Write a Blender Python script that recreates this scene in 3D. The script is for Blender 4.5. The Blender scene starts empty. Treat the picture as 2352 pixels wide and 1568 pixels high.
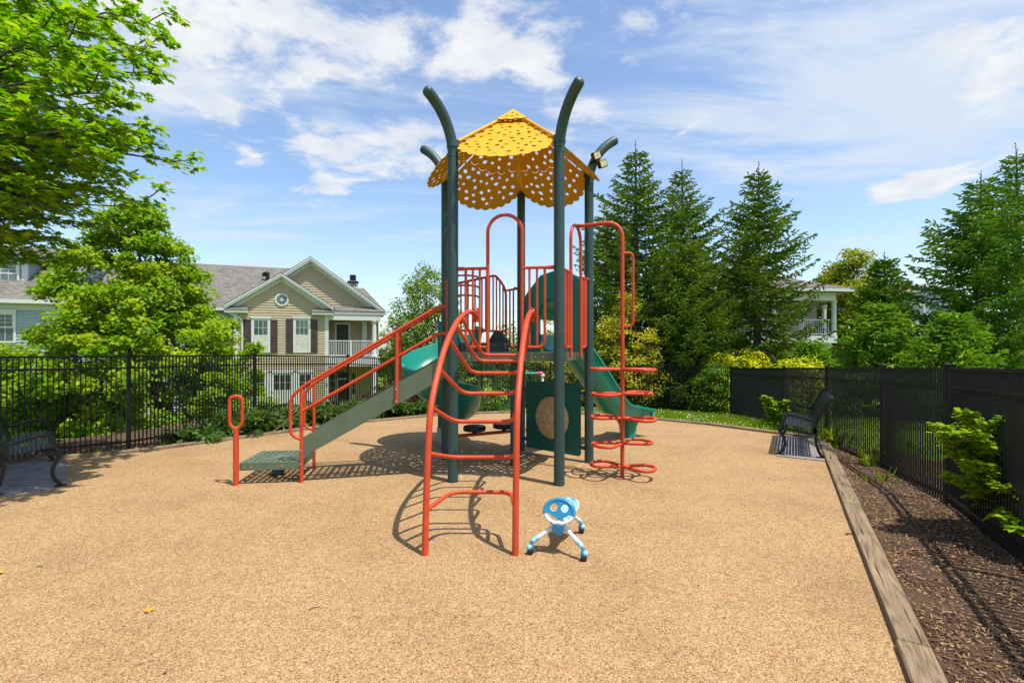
import bpy, math, random
import numpy as np
from mathutils import Vector, Matrix, Quaternion
from mathutils.geometry import tessellate_polygon, delaunay_2d_cdt

random.seed(7)
SC = bpy.context.scene
COL = SC.collection
PI = math.pi
rad = math.radians

# ------------------------------------------------------------------ measured camera
FPX, CX, HY, CAMH = 1147.0, 1176.0, 800.0, 1.57      # focal length and centre in the pixels of a 2352 px wide view

def at(x, y, Y):
    """world point seen at (x, y) and standing Y metres ahead"""
    return Vector(((x - CX) / FPX * Y, Y, CAMH + (HY - y) / FPX * Y))

def gnd(x, y, z=0.0):
    Y = (CAMH - z) * FPX / (y - HY)
    return Vector(((x - CX) / FPX * Y, Y, z))

# ------------------------------------------------------------------ materials
def nt_new(name):
    m = bpy.data.materials.new(name)
    m.use_nodes = True
    nt = m.node_tree
    for n in list(nt.nodes):
        nt.nodes.remove(n)
    out = nt.nodes.new('ShaderNodeOutputMaterial')
    return m, nt, out

def N(nt, typ, **kw):
    n = nt.nodes.new(typ)
    for k, v in kw.items():
        if k.startswith('i_'):
            key = k[2:]
            key = int(key) if key.isdigit() else key.replace('_', ' ')
            n.inputs[key].default_value = v
        else:
            setattr(n, k, v)
    return n

def L(nt, a, b):
    nt.links.new(a, b)

def ramp(nt, stops, interp='LINEAR'):
    r = nt.nodes.new('ShaderNodeValToRGB')
    r.color_ramp.interpolation = interp
    el = r.color_ramp.elements
    while len(el) > 1:
        el.remove(el[-1])
    el[0].position = stops[0][0]
    el[0].color = (*stops[0][1], 1)
    for p, c in stops[1:]:
        e = el.new(p)
        e.color = (*c, 1)
    return r

def mat(name, col, rough=0.5, metal=0.0, var=0.12, vscale=3.0, bump=0.0, bscale=40.0, spec=0.5, coat=0.0, col2=None, c2scale=2.0, c2lo=.5, c2hi=.7):
    """painted / moulded surface: base colour broken up by noise, a little roughness wear and bump"""
    m, nt, out = nt_new(name)
    b = N(nt, 'ShaderNodeBsdfPrincipled')
    b.inputs['Roughness'].default_value = rough
    b.inputs['Metallic'].default_value = metal
    b.inputs['Specular IOR Level'].default_value = spec
    b.inputs['Coat Weight'].default_value = coat
    tc = N(nt, 'ShaderNodeTexCoord')
    nz = N(nt, 'ShaderNodeTexNoise', i_Scale=vscale, i_Detail=5.0, i_Roughness=0.6)
    L(nt, tc.outputs['Object'], nz.inputs['Vector'])
    lo = tuple(c * (1 - var) for c in col)
    hi = tuple(min(1, c * (1 + var)) for c in col)
    r = ramp(nt, [(0.3, lo), (0.7, hi)])
    L(nt, nz.outputs['Fac'], r.inputs['Fac'])
    colsock = r.outputs['Color']
    if col2 is not None:
        n2 = N(nt, 'ShaderNodeTexNoise', i_Scale=c2scale, i_Detail=6.0, i_Roughness=0.65)
        L(nt, tc.outputs['Object'], n2.inputs['Vector'])
        r2 = ramp(nt, [(c2lo, (0, 0, 0)), (c2hi, (1, 1, 1))])
        L(nt, n2.outputs['Fac'], r2.inputs['Fac'])
        mx = N(nt, 'ShaderNodeMixRGB')
        mx.inputs['Color2'].default_value = (*col2, 1)
        L(nt, r2.outputs['Color'], mx.inputs['Fac'])
        L(nt, colsock, mx.inputs['Color1'])
        colsock = mx.outputs['Color']
    L(nt, colsock, b.inputs['Base Color'])
    if bump > 0:
        n3 = N(nt, 'ShaderNodeTexNoise', i_Scale=bscale, i_Detail=4.0)
        L(nt, tc.outputs['Object'], n3.inputs['Vector'])
        bp = N(nt, 'ShaderNodeBump', i_Strength=bump, i_Distance=0.01)
        L(nt, n3.outputs['Fac'], bp.inputs['Height'])
        L(nt, bp.outputs['Normal'], b.inputs['Normal'])
    L(nt, b.outputs['BSDF'], out.inputs['Surface'])
    return m

def leaf_mat(name, cols, trans=0.35, tcol=(1.25, 1.2, 0.5), patch=None, pscale=0.8, rough=0.5, gloss=0.25):
    """each leaf (mesh island) takes its own colour from a ramp; thin, so light also passes through"""
    m, nt, out = nt_new(name)
    g = N(nt, 'ShaderNodeNewGeometry')
    st = [(i / max(1, len(cols) - 1), c) for i, c in enumerate(cols)]
    r = ramp(nt, st)
    L(nt, g.outputs['Random Per Island'], r.inputs['Fac'])
    cs = r.outputs['Color']
    if patch is not None:
        tc = N(nt, 'ShaderNodeTexCoord')
        nz = N(nt, 'ShaderNodeTexNoise', i_Scale=pscale, i_Detail=3.0)
        L(nt, tc.outputs['Object'], nz.inputs['Vector'])
        r2 = ramp(nt, [(0.45, (0, 0, 0)), (0.62, (0.75, 0.75, 0.75))])
        L(nt, nz.outputs['Fac'], r2.inputs['Fac'])
        mx = N(nt, 'ShaderNodeMixRGB')
        mx.inputs['Color2'].default_value = (*patch, 1)
        L(nt, r2.outputs['Color'], mx.inputs['Fac'])
        L(nt, cs, mx.inputs['Color1'])
        cs = mx.outputs['Color']
    b = N(nt, 'ShaderNodeBsdfPrincipled')
    b.inputs['Roughness'].default_value = rough
    b.inputs['Specular IOR Level'].default_value = gloss
    L(nt, cs, b.inputs['Base Color'])
    t = N(nt, 'ShaderNodeBsdfTranslucent')
    tm = N(nt, 'ShaderNodeMixRGB', blend_type='MULTIPLY')
    tm.inputs['Fac'].default_value = 1.0
    tm.inputs['Color2'].default_value = (*tcol, 1)
    L(nt, cs, tm.inputs['Color1'])
    L(nt, tm.outputs['Color'], t.inputs['Color'])
    ms = N(nt, 'ShaderNodeMixShader')
    ms.inputs['Fac'].default_value = trans
    L(nt, b.outputs['BSDF'], ms.inputs[1])
    L(nt, t.outputs['BSDF'], ms.inputs[2])
    L(nt, ms.outputs['Shader'], out.inputs['Surface'])
    return m

# ------------------------------------------------------------------ objects
ROOT = {}          # world origin of every thing, so parts can be written in world coordinates

def tag(o, label=None, cat=None, group=None, kind=None):
    if label: o['label'] = label
    if cat: o['category'] = cat
    if group: o['group'] = group
    if kind: o['kind'] = kind
    return o

def thing(name, loc, label, cat, group=None, rotz=0.0):
    o = bpy.data.objects.new(name, None)
    o.empty_display_size = 0.2
    o.location = loc
    o.rotation_euler = (0, 0, rotz)
    COL.objects.link(o)
    ROOT[o.name] = Vector(loc)
    return tag(o, label, cat, group)

def link_mesh(name, me, material, parent=None, smooth=False, sharp=40):
    o = bpy.data.objects.new(name, me)
    COL.objects.link(o)
    if material is not None:
        me.materials.append(material)
    if smooth and len(me.polygons):
        me.polygons.foreach_set('use_smooth', [True] * len(me.polygons))
        me.set_sharp_from_angle(angle=rad(sharp))
    if parent is not None:
        o.parent = parent
        ROOT[o.name] = ROOT[parent.name]
    else:
        ROOT[o.name] = Vector((0, 0, 0))
    return o

def frame_of(d):
    d = Vector(d).normalized()
    up = Vector((0, 0, 1)) if abs(d.z) < 0.95 else Vector((1, 0, 0))
    a = d.cross(up).normalized()
    b = a.cross(d).normalized()
    return a, b

class MB:
    """collects shapes in world coordinates and links them as ONE mesh object"""
    def __init__(s):
        s.v = []; s.f = []
    def add(s, vs, fs):
        o = len(s.v)
        s.v += [Vector(p) for p in vs]
        s.f += [tuple(i + o for i in f) for f in fs]
        return s
    def box(s, c, size, rz=0.0, M=None, bev=0.0):
        hx, hy, hz = size[0] / 2, size[1] / 2, size[2] / 2
        R = M if M is not None else Matrix.Rotation(rz, 3, 'Z')
        if bev > 0:
            b = min(bev, hx * .9, hy * .9, hz * .9)
            vs = []
            for sx in (-1, 1):
                for sy in (-1, 1):
                    for sz in (-1, 1):
                        vs.append((sx * (hx - b), sy * (hy - b), sz * hz))
                        vs.append((sx * (hx - b), sy * hy, sz * (hz - b)))
                        vs.append((sx * hx, sy * (hy - b), sz * (hz - b)))
            def ix(a, b_, c_, k): return ((a * 2 + b_) * 2 + c_) * 3 + k
            fs = []
            for z in (0, 1):
                q = [ix(0, 0, z, 0), ix(1, 0, z, 0), ix(1, 1, z, 0), ix(0, 1, z, 0)]; fs.append(q if z else q[::-1])
                q = [ix(0, z, 0, 1), ix(1, z, 0, 1), ix(1, z, 1, 1), ix(0, z, 1, 1)]; fs.append(q[::-1] if z else q)
                q = [ix(z, 0, 0, 2), ix(z, 1, 0, 2), ix(z, 1, 1, 2), ix(z, 0, 1, 2)]; fs.append(q if z else q[::-1])
            for a in (0, 1):
                for c_ in (0, 1):
                    fs.append([ix(0, a, c_, 0), ix(1, a, c_, 0), ix(1, a, c_, 1), ix(0, a, c_, 1)])
                    fs.append([ix(a, 0, c_, 0), ix(a, 1, c_, 0), ix(a, 1, c_, 2), ix(a, 0, c_, 2)])
                    fs.append([ix(a, c_, 0, 1), ix(a, c_, 1, 1), ix(a, c_, 1, 2), ix(a, c_, 0, 2)])
                    for d in (0, 1):
                        fs.append([ix(a, c_, d, 0), ix(a, c_, d, 1), ix(a, c_, d, 2)])
        else:
            vs = [(x * hx, y * hy, z * hz) for z in (-1, 1) for x, y in ((-1, -1), (1, -1), (1, 1), (-1, 1))]
            fs = [(3, 2, 1, 0), (4, 5, 6, 7), (0, 1, 5, 4), (1, 2, 6, 5), (2, 3, 7, 6), (3, 0, 4, 7)]
        c = Vector(c)
        return s.add([R @ Vector(p) + c for p in vs], fs)
    def bar(s, a, b, w, h, up=(0, 0, 1)):
        """rectangular bar from a to b, w across, h along up"""
        a = Vector(a); b = Vector(b); d = (b - a).normalized()
        up = Vector(up)
        x = d.cross(up)
        if x.length < 1e-4: x = d.cross(Vector((1, 0, 0)))
        x.normalize(); z = x.cross(d).normalized()
        vs = []
        for p in (a, b):
            for sx, sz in ((-1, -1), (1, -1), (1, 1), (-1, 1)):
                vs.append(p + x * sx * w / 2 + z * sz * h / 2)
        return s.add(vs, [(3, 2, 1, 0), (4, 5, 6, 7), (0, 1, 5, 4), (1, 2, 6, 5), (2, 3, 7, 6), (3, 0, 4, 7)])
    def tube(s, pts, r, seg=10, cap=True, closed=False, flat=1.0):
        pts = [Vector(p) for p in pts]
        n = len(pts)
        rs = r if isinstance(r, (list, tuple)) else [r] * n
        tang = []
        for i in range(n):
            if closed:
                d = pts[(i + 1) % n] - pts[i - 1]
            else:
                d = pts[min(i + 1, n - 1)] - pts[max(i - 1, 0)]
            tang.append(d.normalized())
        a, b = frame_of(tang[0])
        vs = []
        for i in range(n):
            if i:
                q = tang[i - 1].rotation_difference(tang[i])
                a = q @ a; a = (a - tang[i] * a.dot(tang[i])).normalized()
                b = a.cross(tang[i]).normalized()
                b = -b if b.dot(q @ bprev) < 0 else b
            bprev = b
            for k in range(seg):
                t = 2 * PI * k / seg
                vs.append(pts[i] + (a * math.cos(t) + b * math.sin(t) * flat) * rs[i])
        fs = []
        for i in range(n if closed else n - 1):
            j = (i + 1) % n
            for k in range(seg):
                k2 = (k + 1) % seg
                fs.append((i * seg + k, i * seg + k2, j * seg + k2, j * seg + k))
        if cap and not closed:
            fs.append(tuple(range(seg))[::-1])
            fs.append(tuple((n - 1) * seg + k for k in range(seg)))
        return s.add(vs, fs)
    def lathe(s, prof, origin=(0, 0, 0), seg=24, M=None):
        """prof: (r, z) list"""
        vs = []; fs = []
        o = Vector(origin)
        for r, z in prof:
            for k in range(seg):
                t = 2 * PI * k / seg
                p = Vector((r * math.cos(t), r * math.sin(t), z))
                if M is not None: p = M @ p
                vs.append(p + o)
        for i in range(len(prof) - 1):
            for k in range(seg):
                k2 = (k + 1) % seg
                fs.append((i * seg + k, i * seg + k2, (i + 1) * seg + k2, (i + 1) * seg + k))
        fs.append(tuple(range(seg))[::-1])
        fs.append(tuple((len(prof) - 1) * seg + k for k in range(seg)))
        return s.add(vs, fs)
    def ball(s, c, r, seg=12, rings=8):
        pr = []
        for i in range(1, rings):
            t = -PI / 2 + PI * i / rings
            pr.append((math.cos(t), math.sin(t)))
        rr = r if isinstance(r, (tuple, list)) else (r, r, r)
        M = Matrix.Diagonal(rr)
        return s.lathe(pr, c, seg, M)
    def plate(s, loops, T, th):
        """flat plate with holes: loops of 2D points (first the outline), T maps (x, y, z) to world, th thick"""
        l3 = [[Vector((p[0], p[1], 0)) for p in lp] for lp in loops]
        flat = [p for lp in l3 for p in lp]
        if len(l3) == 1:
            tris = tessellate_polygon(l3)
        else:
            ed = []; k = 0
            for lp in l3:
                ed += [(k + i, k + (i + 1) % len(lp)) for i in range(len(lp))]; k += len(lp)
            r_ = delaunay_2d_cdt([Vector((p.x, p.y)) for p in flat], ed, [], 0, 1e-6, True)
            mp = [o_[0] if o_ else -1 for o_ in r_[3]]
            tris = [tuple(mp[i] for i in f) for f in r_[2]]
            boxes = [(min(p.x for p in lp), max(p.x for p in lp), min(p.y for p in lp), max(p.y for p in lp)) for lp in l3]
            def inside(c, li):
                b_ = boxes[li]; lp = l3[li]
                if not (b_[0] <= c.x <= b_[1] and b_[2] <= c.y <= b_[3]): return False
                r2 = False; j = len(lp) - 1
                for i in range(len(lp)):
                    if (lp[i].y > c.y) != (lp[j].y > c.y) and c.x < (lp[j].x - lp[i].x) * (c.y - lp[i].y) / (lp[j].y - lp[i].y) + lp[i].x: r2 = not r2
                    j = i
                return r2
            keep = []
            for t in tris:
                if min(t) < 0: continue
                c = (flat[t[0]] + flat[t[1]] + flat[t[2]]) / 3
                if inside(c, 0) and not any(inside(c, li) for li in range(1, len(l3))): keep.append(t)
            tris = keep
        n = len(flat)
        vs = [T @ Vector((p.x, p.y, th / 2)) for p in flat] + [T @ Vector((p.x, p.y, -th / 2)) for p in flat]
        fs = []
        for t in tris:
            a, b, c = (flat[i] for i in t)
            cr = (b - a).cross(c - a).z
            if abs(cr) < 1e-12: continue
            t2 = t if cr > 0 else t[::-1]
            fs.append(tuple(t2)); fs.append(tuple(i + n for i in t2[::-1]))
        k = 0
        for li, lp in enumerate(l3):
            m = len(lp)
            area = sum(lp[i].x * lp[(i + 1) % m].y - lp[(i + 1) % m].x * lp[i].y for i in range(m))
            ccw = area > 0
            for i in range(m):
                a = k + i; b = k + (i + 1) % m
                q = (a + n, b + n, b, a)
                if (ccw and li > 0) or (not ccw and li == 0): q = q[::-1]
                fs.append(q)
            k += m
        return s.add(vs, fs)
    def sweep(s, rings, close_ring=False, cap=False):
        """rings: list of lists of points"""
        m = len(rings[0]); vs = [p for r in rings for p in r]; fs = []
        for i in range(len(rings) - 1):
            for k in range(m if close_ring else m - 1):
                k2 = (k + 1) % m
                fs.append((i * m + k, i * m + k2, (i + 1) * m + k2, (i + 1) * m + k))
        if cap and close_ring:
            fs.append(tuple(range(m))[::-1]); fs.append(tuple((len(rings) - 1) * m + k for k in range(m)))
        return s.add(vs, fs)
    def build(s, name, material, parent=None, smooth=False, sharp=40):
        me = bpy.data.meshes.new(name)
        o = ROOT[parent.name] if parent is not None else Vector((0, 0, 0))
        me.from_pydata([tuple(p - o) for p in s.v], [], s.f)
        me.validate()
        return link_mesh(name, me, material, parent, smooth, sharp)

def fillet(pts, r, n=6, closed=False):
    """polyline with its corners rounded"""
    pts = [Vector(p) for p in pts]
    out = []
    m = len(pts)
    rng = range(m)
    for i in rng:
        if not closed and i in (0, m - 1):
            out.append(pts[i]); continue
        p0, p1, p2 = pts[i - 1], pts[i], pts[(i + 1) % m]
        d0 = (p0 - p1); d2 = (p2 - p1)
        rr = r[i] if isinstance(r, (list, tuple)) else r
        l = min(rr, d0.length * .49, d2.length * .49)
        a = p1 + d0.normalized() * l; c = p1 + d2.normalized() * l
        for k in range(n + 1):
            t = k / n
            out.append(a * (1 - t) ** 2 + p1 * 2 * t * (1 - t) + c * t * t)
    return out

def spline(pts, n=6):
    """Catmull-Rom through the points"""
    pts = [Vector(p) for p in pts]
    P = [pts[0] * 2 - pts[1]] + pts + [pts[-1] * 2 - pts[-2]]
    out = []
    for i in range(1, len(P) - 2):
        for k in range(n):
            t = k / n
            a, b, c, d = P[i - 1], P[i], P[i + 1], P[i + 2]
            out.append(0.5 * ((2 * b) + (c - a) * t + (2 * a - 5 * b + 4 * c - d) * t * t + (3 * b - 3 * c + d - a) * t ** 3))
    out.append(pts[-1])
    return out

# ------------------------------------------------------------------ masses of small leaves in one mesh (numpy)
def leaf_mesh(name, tv, tf, pos, X, Y, Z, sc, material, parent=None, origin=None):
    """template tv/tf copied to every pos with axes X, Y, Z and size sc"""
    tv = np.asarray(tv, dtype=np.float64)
    n = len(pos); m = len(tv)
    sc = np.asarray(sc).reshape(n, 1, 1)
    loc = tv[None, :, 0:1] * X[:, None, :] + tv[None, :, 1:2] * Y[:, None, :] + tv[None, :, 2:3] * Z[:, None, :]
    V = pos[:, None, :] + loc * sc
    if parent is not None:
        V = V - np.array(ROOT[parent.name])[None, None, :]
    elif origin is not None:
        V = V - np.array(origin)[None, None, :]
    V = V.reshape(-1, 3)
    lens = [len(f) for f in tf]
    flat = np.concatenate([np.array(f) for f in tf])
    loops = (flat[None, :] + (np.arange(n) * m)[:, None]).reshape(-1)
    tot = np.tile(np.array(lens), n)
    start = np.concatenate([[0], np.cumsum(tot)[:-1]])
    me = bpy.data.meshes.new(name)
    me.vertices.add(len(V)); me.vertices.foreach_set('co', V.astype(np.float32).reshape(-1))
    me.loops.add(len(loops)); me.loops.foreach_set('vertex_index', loops.astype(np.int32))
    me.polygons.add(len(tot)); me.polygons.foreach_set('loop_start', start.astype(np.int32))
    me.update(calc_edges=True)
    return link_mesh(name, me, material, parent)

def unit(a):
    return a / np.maximum(1e-9, np.linalg.norm(a, axis=1, keepdims=True))

def axes_from(normal, along):
    Z = unit(normal); Y = unit(along - Z * np.sum(along * Z, axis=1, keepdims=True)); X = np.cross(Y, Z)
    return X, Y, Z

# leaf outlines: y is the length of the leaf, a fold along the midrib
MAPLE_V = [(0, -.1, 0), (.16, .12, .03), (.5, .08, -.03), (.34, .3, .02), (.52, .58, -.05), (.24, .56, .02), (0, 1.0, -.06),
           (-.24, .56, .02), (-.52, .58, -.05), (-.34, .3, .02), (-.5, .08, -.03), (-.16, .12, .03)]
MAPLE_F = [(0, 1, 2, 3, 4, 5, 6), (0, 6, 7, 8, 9, 10, 11)]
LEAF_V = [(0, 0, 0), (.3, .25, .05), (.27, .62, .05), (0, 1, -.05), (-.27, .62, .05), (-.3, .25, .05)]
LEAF_F = [(0, 1, 2, 3), (0, 3, 4, 5)]
STAR_V = [(0, 0, 0), (.48, .15, 0), (.3, .42, .04), (.42, .75, 0), (0, 1, -.06), (-.42, .75, 0), (-.3, .42, .04), (-.48, .15, 0)]
STAR_F = [(0, 1, 2, 3, 4), (0, 4, 5, 6, 7)]
NEEDLE_V = [(-.11, 0, 0), (.11, 0, 0), (.15, .55, .02), (0, 1, -.04), (-.15, .55, .02), (0, 0, -.11), (0, 0, .11), (0, .55, .15), (0, 1, 0), (0, .55, -.15)]
NEEDLE_F = [(0, 1, 2, 3, 4), (5, 6, 7, 8, 9)]
# ------------------------------------------------------------------ materials in use
M = {}
M['red'] = mat('red_coated_steel', (0.50, 0.058, 0.017), .48, spec=.3, var=.10, vscale=5, col2=(0.47, 0.030, 0.022), c2scale=2.6, c2lo=.56, c2hi=.66, bump=.12, bscale=260)
M['pole'] = mat('dark_green_coated_steel', (0.020, 0.052, 0.048), .48, var=.15, vscale=4, bump=.12, bscale=300)
M['deck'] = mat('olive_coated_deck', (0.092, 0.122, 0.072), .55, var=.10, vscale=6, bump=.1, bscale=200)
M['slide'] = mat('green_slide_plastic', (0.004, 0.215, 0.150), .30, var=.07, vscale=2, bump=.05, bscale=60)
M['panel'] = mat('dark_green_panel_plastic', (0.004, 0.095, 0.066), .5, spec=.35, var=.08, vscale=4, bump=.06, bscale=150)
M['box'] = mat('dark_plastic', (0.035, 0.055, 0.045), .5, var=.15)
M['yellow'] = mat('yellow_coated_steel', (0.64, 0.300, 0.001), .55, spec=.25, var=.06, vscale=4)
M['shell'] = mat('tan_plastic_shell', (0.50, 0.335, 0.150), .6, var=.14, vscale=9, bump=.2, bscale=60)
M['steel'] = mat('bolt_steel', (0.55, 0.53, 0.5), .35, metal=.9)
M['galv'] = mat('galvanised_steel', (0.33, 0.36, 0.38), .5, metal=.5, var=.2)
M['black'] = mat('black_coated_metal', (0.005, 0.005, 0.0055), .5, var=.25, vscale=6, spec=.3)
M['bench'] = mat('black_bench_coating', (0.007, 0.007, 0.0075), .42, var=.2, vscale=10, spec=.35)
M['white'] = mat('white_trim', (0.56, 0.56, 0.545), .5, var=.03)
M['siding'] = mat('tan_vinyl_siding', (0.405, 0.325, 0.198), .6, var=.06, vscale=1.5)
M['siding_grey'] = mat('grey_blue_vinyl_siding', (0.30, 0.345, 0.39), .6, var=.05, vscale=1.5)
M['siding_taupe'] = mat('taupe_vinyl_siding', (0.30, 0.25, 0.19), .6, var=.05, vscale=1.5)
M['shutter'] = mat('dark_brown_shutter', (0.050, 0.032, 0.030), .5, var=.1)
M['door'] = mat('dark_door', (0.022, 0.015, 0.014), .45, var=.1)
M['curtain'] = mat('pale_curtain', (0.50, 0.47, 0.41), .8, var=.22, vscale=8)
M['darkroom'] = mat('dark_interior', (0.02, 0.02, 0.02), .8)
M['concrete'] = mat('weathered_concrete', (0.22, 0.20, 0.18), .85, var=.25, vscale=9, bump=.5, bscale=70, col2=(0.09, 0.078, 0.066), c2scale=5, c2lo=.45, c2hi=.75)
M['toyblue'] = mat('blue_toy_plastic', (0.014, 0.205, 0.37), .38, var=.05, coat=.2)
M['toypale'] = mat('pale_blue_toy_plastic', (0.24, 0.50, 0.66), .38, var=.05)
M['toywhite'] = mat('white_toy_plastic', (0.66, 0.66, 0.65), .35, var=.03, coat=.2)
M['rubber'] = mat('dark_rubber', (0.02, 0.02, 0.02), .7)
M['bark'] = mat('tree_bark', (0.085, 0.066, 0.05), .9, var=.35, vscale=14, bump=.8, bscale=30)
M['lampface'] = mat('floodlight_lens', (0.62, 0.5, 0.28), .25, var=.25, vscale=30)

def glass_mat():
    m, nt, out = nt_new('window_glass')
    b = N(nt, 'ShaderNodeBsdfPrincipled')
    b.inputs['Base Color'].default_value = (0.16, 0.21, 0.21, 1)
    b.inputs['Roughness'].default_value = 0.05
    b.inputs['Specular IOR Level'].default_value = 0.5
    tc = N(nt, 'ShaderNodeTexCoord')
    nz = N(nt, 'ShaderNodeTexNoise', i_Scale=1.3, i_Detail=3.0)
    L(nt, tc.outputs['Object'], nz.inputs['Vector'])
    r = ramp(nt, [(.35, (.05, .085, .085)), (.65, (.15, .21, .20))])
    L(nt, nz.outputs['Fac'], r.inputs['Fac'])
    L(nt, r.outputs['Color'], b.inputs['Base Color'])
    L(nt, b.outputs['BSDF'], out.inputs['Surface'])
    return m
M['glass'] = glass_mat()

def blind_mat():
    m, nt, out = nt_new('dark_blinds')
    b = N(nt, 'ShaderNodeBsdfPrincipled')
    b.inputs['Roughness'].default_value = 0.4
    tc = N(nt, 'ShaderNodeTexCoord')
    w = N(nt, 'ShaderNodeTexWave', i_Scale=9.0, i_Distortion=0.0)
    w.bands_direction = 'Z'
    L(nt, tc.outputs['Object'], w.inputs['Vector'])
    r = ramp(nt, [(.3, (.010, .009, .008)), (.7, (.06, .05, .045))])
    L(nt, w.outputs['Fac'], r.inputs['Fac'])
    L(nt, r.outputs['Color'], b.inputs['Base Color'])
    L(nt, b.outputs['BSDF'], out.inputs['Surface'])
    return m
M['blind'] = blind_mat()

def shingle_mat(name, c1, c2, mortar, rotz):
    """asphalt shingles: short offset tabs of uneven tone (object X runs along the courses)"""
    m, nt, out = nt_new(name)
    b = N(nt, 'ShaderNodeBsdfPrincipled')
    b.inputs['Roughness'].default_value = 0.9
    tc = N(nt, 'ShaderNodeTexCoord')
    mp = N(nt, 'ShaderNodeMapping')
    mp.inputs['Rotation'].default_value = (0, 0, -rotz)
    L(nt, tc.outputs['Object'], mp.inputs['Vector'])
    sep = N(nt, 'ShaderNodeSeparateXYZ'); L(nt, mp.outputs['Vector'], sep.inputs['Vector'])
    cmb = N(nt, 'ShaderNodeCombineXYZ')
    add = N(nt, 'ShaderNodeMath', operation='ADD')
    mul = N(nt, 'ShaderNodeMath', operation='MULTIPLY'); mul.inputs[1].default_value = 0.0
    L(nt, sep.outputs['Y'], mul.inputs[0])
    L(nt, sep.outputs['X'], cmb.inputs['X'])
    L(nt, sep.outputs['Z'], add.inputs[0]); L(nt, mul.outputs[0], add.inputs[1])
    L(nt, add.outputs[0], cmb.inputs['Y'])
    br = N(nt, 'ShaderNodeTexBrick', i_Scale=1.0)
    br.inputs['Color1'].default_value = (*c1, 1); br.inputs['Color2'].default_value = (*c2, 1); br.inputs['Mortar'].default_value = (*mortar, 1)
    br.inputs['Mortar Size'].default_value = 0.006; br.inputs['Brick Width'].default_value = 0.30; br.inputs['Row Height'].default_value = 0.085
    br.inputs['Bias'].default_value = 0.0
    L(nt, cmb.outputs['Vector'], br.inputs['Vector'])
    nz = N(nt, 'ShaderNodeTexNoise', i_Scale=7.0, i_Detail=5.0)
    L(nt, tc.outputs['Object'], nz.inputs['Vector'])
    rr = ramp(nt, [(.3, (.75, .75, .75)), (.7, (1.2, 1.2, 1.2))])
    L(nt, nz.outputs['Fac'], rr.inputs['Fac'])
    mx = N(nt, 'ShaderNodeMixRGB', blend_type='MULTIPLY'); mx.inputs['Fac'].default_value = 1
    L(nt, br.outputs['Color'], mx.inputs['Color1']); L(nt, rr.outputs['Color'], mx.inputs['Color2'])
    L(nt, mx.outputs['Color'], b.inputs['Base Color'])
    bp = N(nt, 'ShaderNodeBump', i_Strength=.5, i_Distance=.02)
    L(nt, br.outputs['Fac'], bp.inputs['Height']); bp.invert = True
    L(nt, bp.outputs['Normal'], b.inputs['Normal'])
    L(nt, b.outputs['BSDF'], out.inputs['Surface'])
    return m

def rubber_mat():
    """poured rubber crumb: cream, tan and brown granules with reddish and dark ones among them"""
    m, nt, out = nt_new('rubber_crumb_surface')
    b = N(nt, 'ShaderNodeBsdfPrincipled')
    b.inputs['Roughness'].default_value = 0.85
    b.inputs['Specular IOR Level'].default_value = 0.25
    tc = N(nt, 'ShaderNodeTexCoord')
    wz = N(nt, 'ShaderNodeTexNoise', i_Scale=60.0, i_Detail=2.0)
    L(nt, tc.outputs['Object'], wz.inputs['Vector'])
    va = N(nt, 'ShaderNodeVectorMath', operation='MULTIPLY_ADD')
    va.inputs[1].default_value = (.012, .012, .012)
    L(nt, wz.outputs['Color'], va.inputs[0]); L(nt, tc.outputs['Object'], va.inputs[2])
    v = N(nt, 'ShaderNodeTexVoronoi', i_Scale=150.0)
    L(nt, va.outputs['Vector'], v.inputs['Vector'])
    sp = N(nt, 'ShaderNodeSeparateColor'); L(nt, v.outputs['Color'], sp.inputs['Color'])
    r = ramp(nt, [(0, (.415, .294, .147)), (.25, (.312, .198, .086)), (.48, (.276, .165, .068)), (.66, (.358, .238, .105)), (.80, (.213, .121, .051)), (.87, (.272, .090, .048)), (.95, (.095, .060, .031))], 'CONSTANT')
    L(nt, sp.outputs['Red'], r.inputs['Fac'])
    # clumps of darker / lighter grain a few cm across, then broad wear
    n2 = N(nt, 'ShaderNodeTexNoise', i_Scale=26.0, i_Detail=4.0, i_Roughness=.7)
    L(nt, tc.outputs['Object'], n2.inputs['Vector'])
    r2 = ramp(nt, [(.34, (.86, .84, .82)), (.5, (1, 1, 1)), (.66, (1.08, 1.08, 1.07))])
    L(nt, n2.outputs['Fac'], r2.inputs['Fac'])
    mx = N(nt, 'ShaderNodeMixRGB', blend_type='MULTIPLY'); mx.inputs['Fac'].default_value = 1
    L(nt, r.outputs['Color'], mx.inputs['Color1']); L(nt, r2.outputs['Color'], mx.inputs['Color2'])
    n3 = N(nt, 'ShaderNodeTexNoise', i_Scale=1.1, i_Detail=4.0, i_Roughness=.6)
    L(nt, tc.outputs['Object'], n3.inputs['Vector'])
    r3 = ramp(nt, [(.32, (.86, .84, .82)), (.52, (1, 1, 1)), (.68, (1.05, 1.05, 1.05))])
    L(nt, n3.outputs['Fac'], r3.inputs['Fac'])
    mx2 = N(nt, 'ShaderNodeMixRGB', blend_type='MULTIPLY'); mx2.inputs['Fac'].default_value = 1
    L(nt, mx.outputs['Color'], mx2.inputs['Color1']); L(nt, r3.outputs['Color'], mx2.inputs['Color2'])
    L(nt, mx2.outputs['Color'], b.inputs['Base Color'])
    bp = N(nt, 'ShaderNodeBump', i_Strength=.55, i_Distance=.004)
    L(nt, v.outputs['Distance'], bp.inputs['Height']); bp.invert = True
    L(nt, bp.outputs['Normal'], b.inputs['Normal'])
    L(nt, b.outputs['BSDF'], out.inputs['Surface'])
    return m

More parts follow.
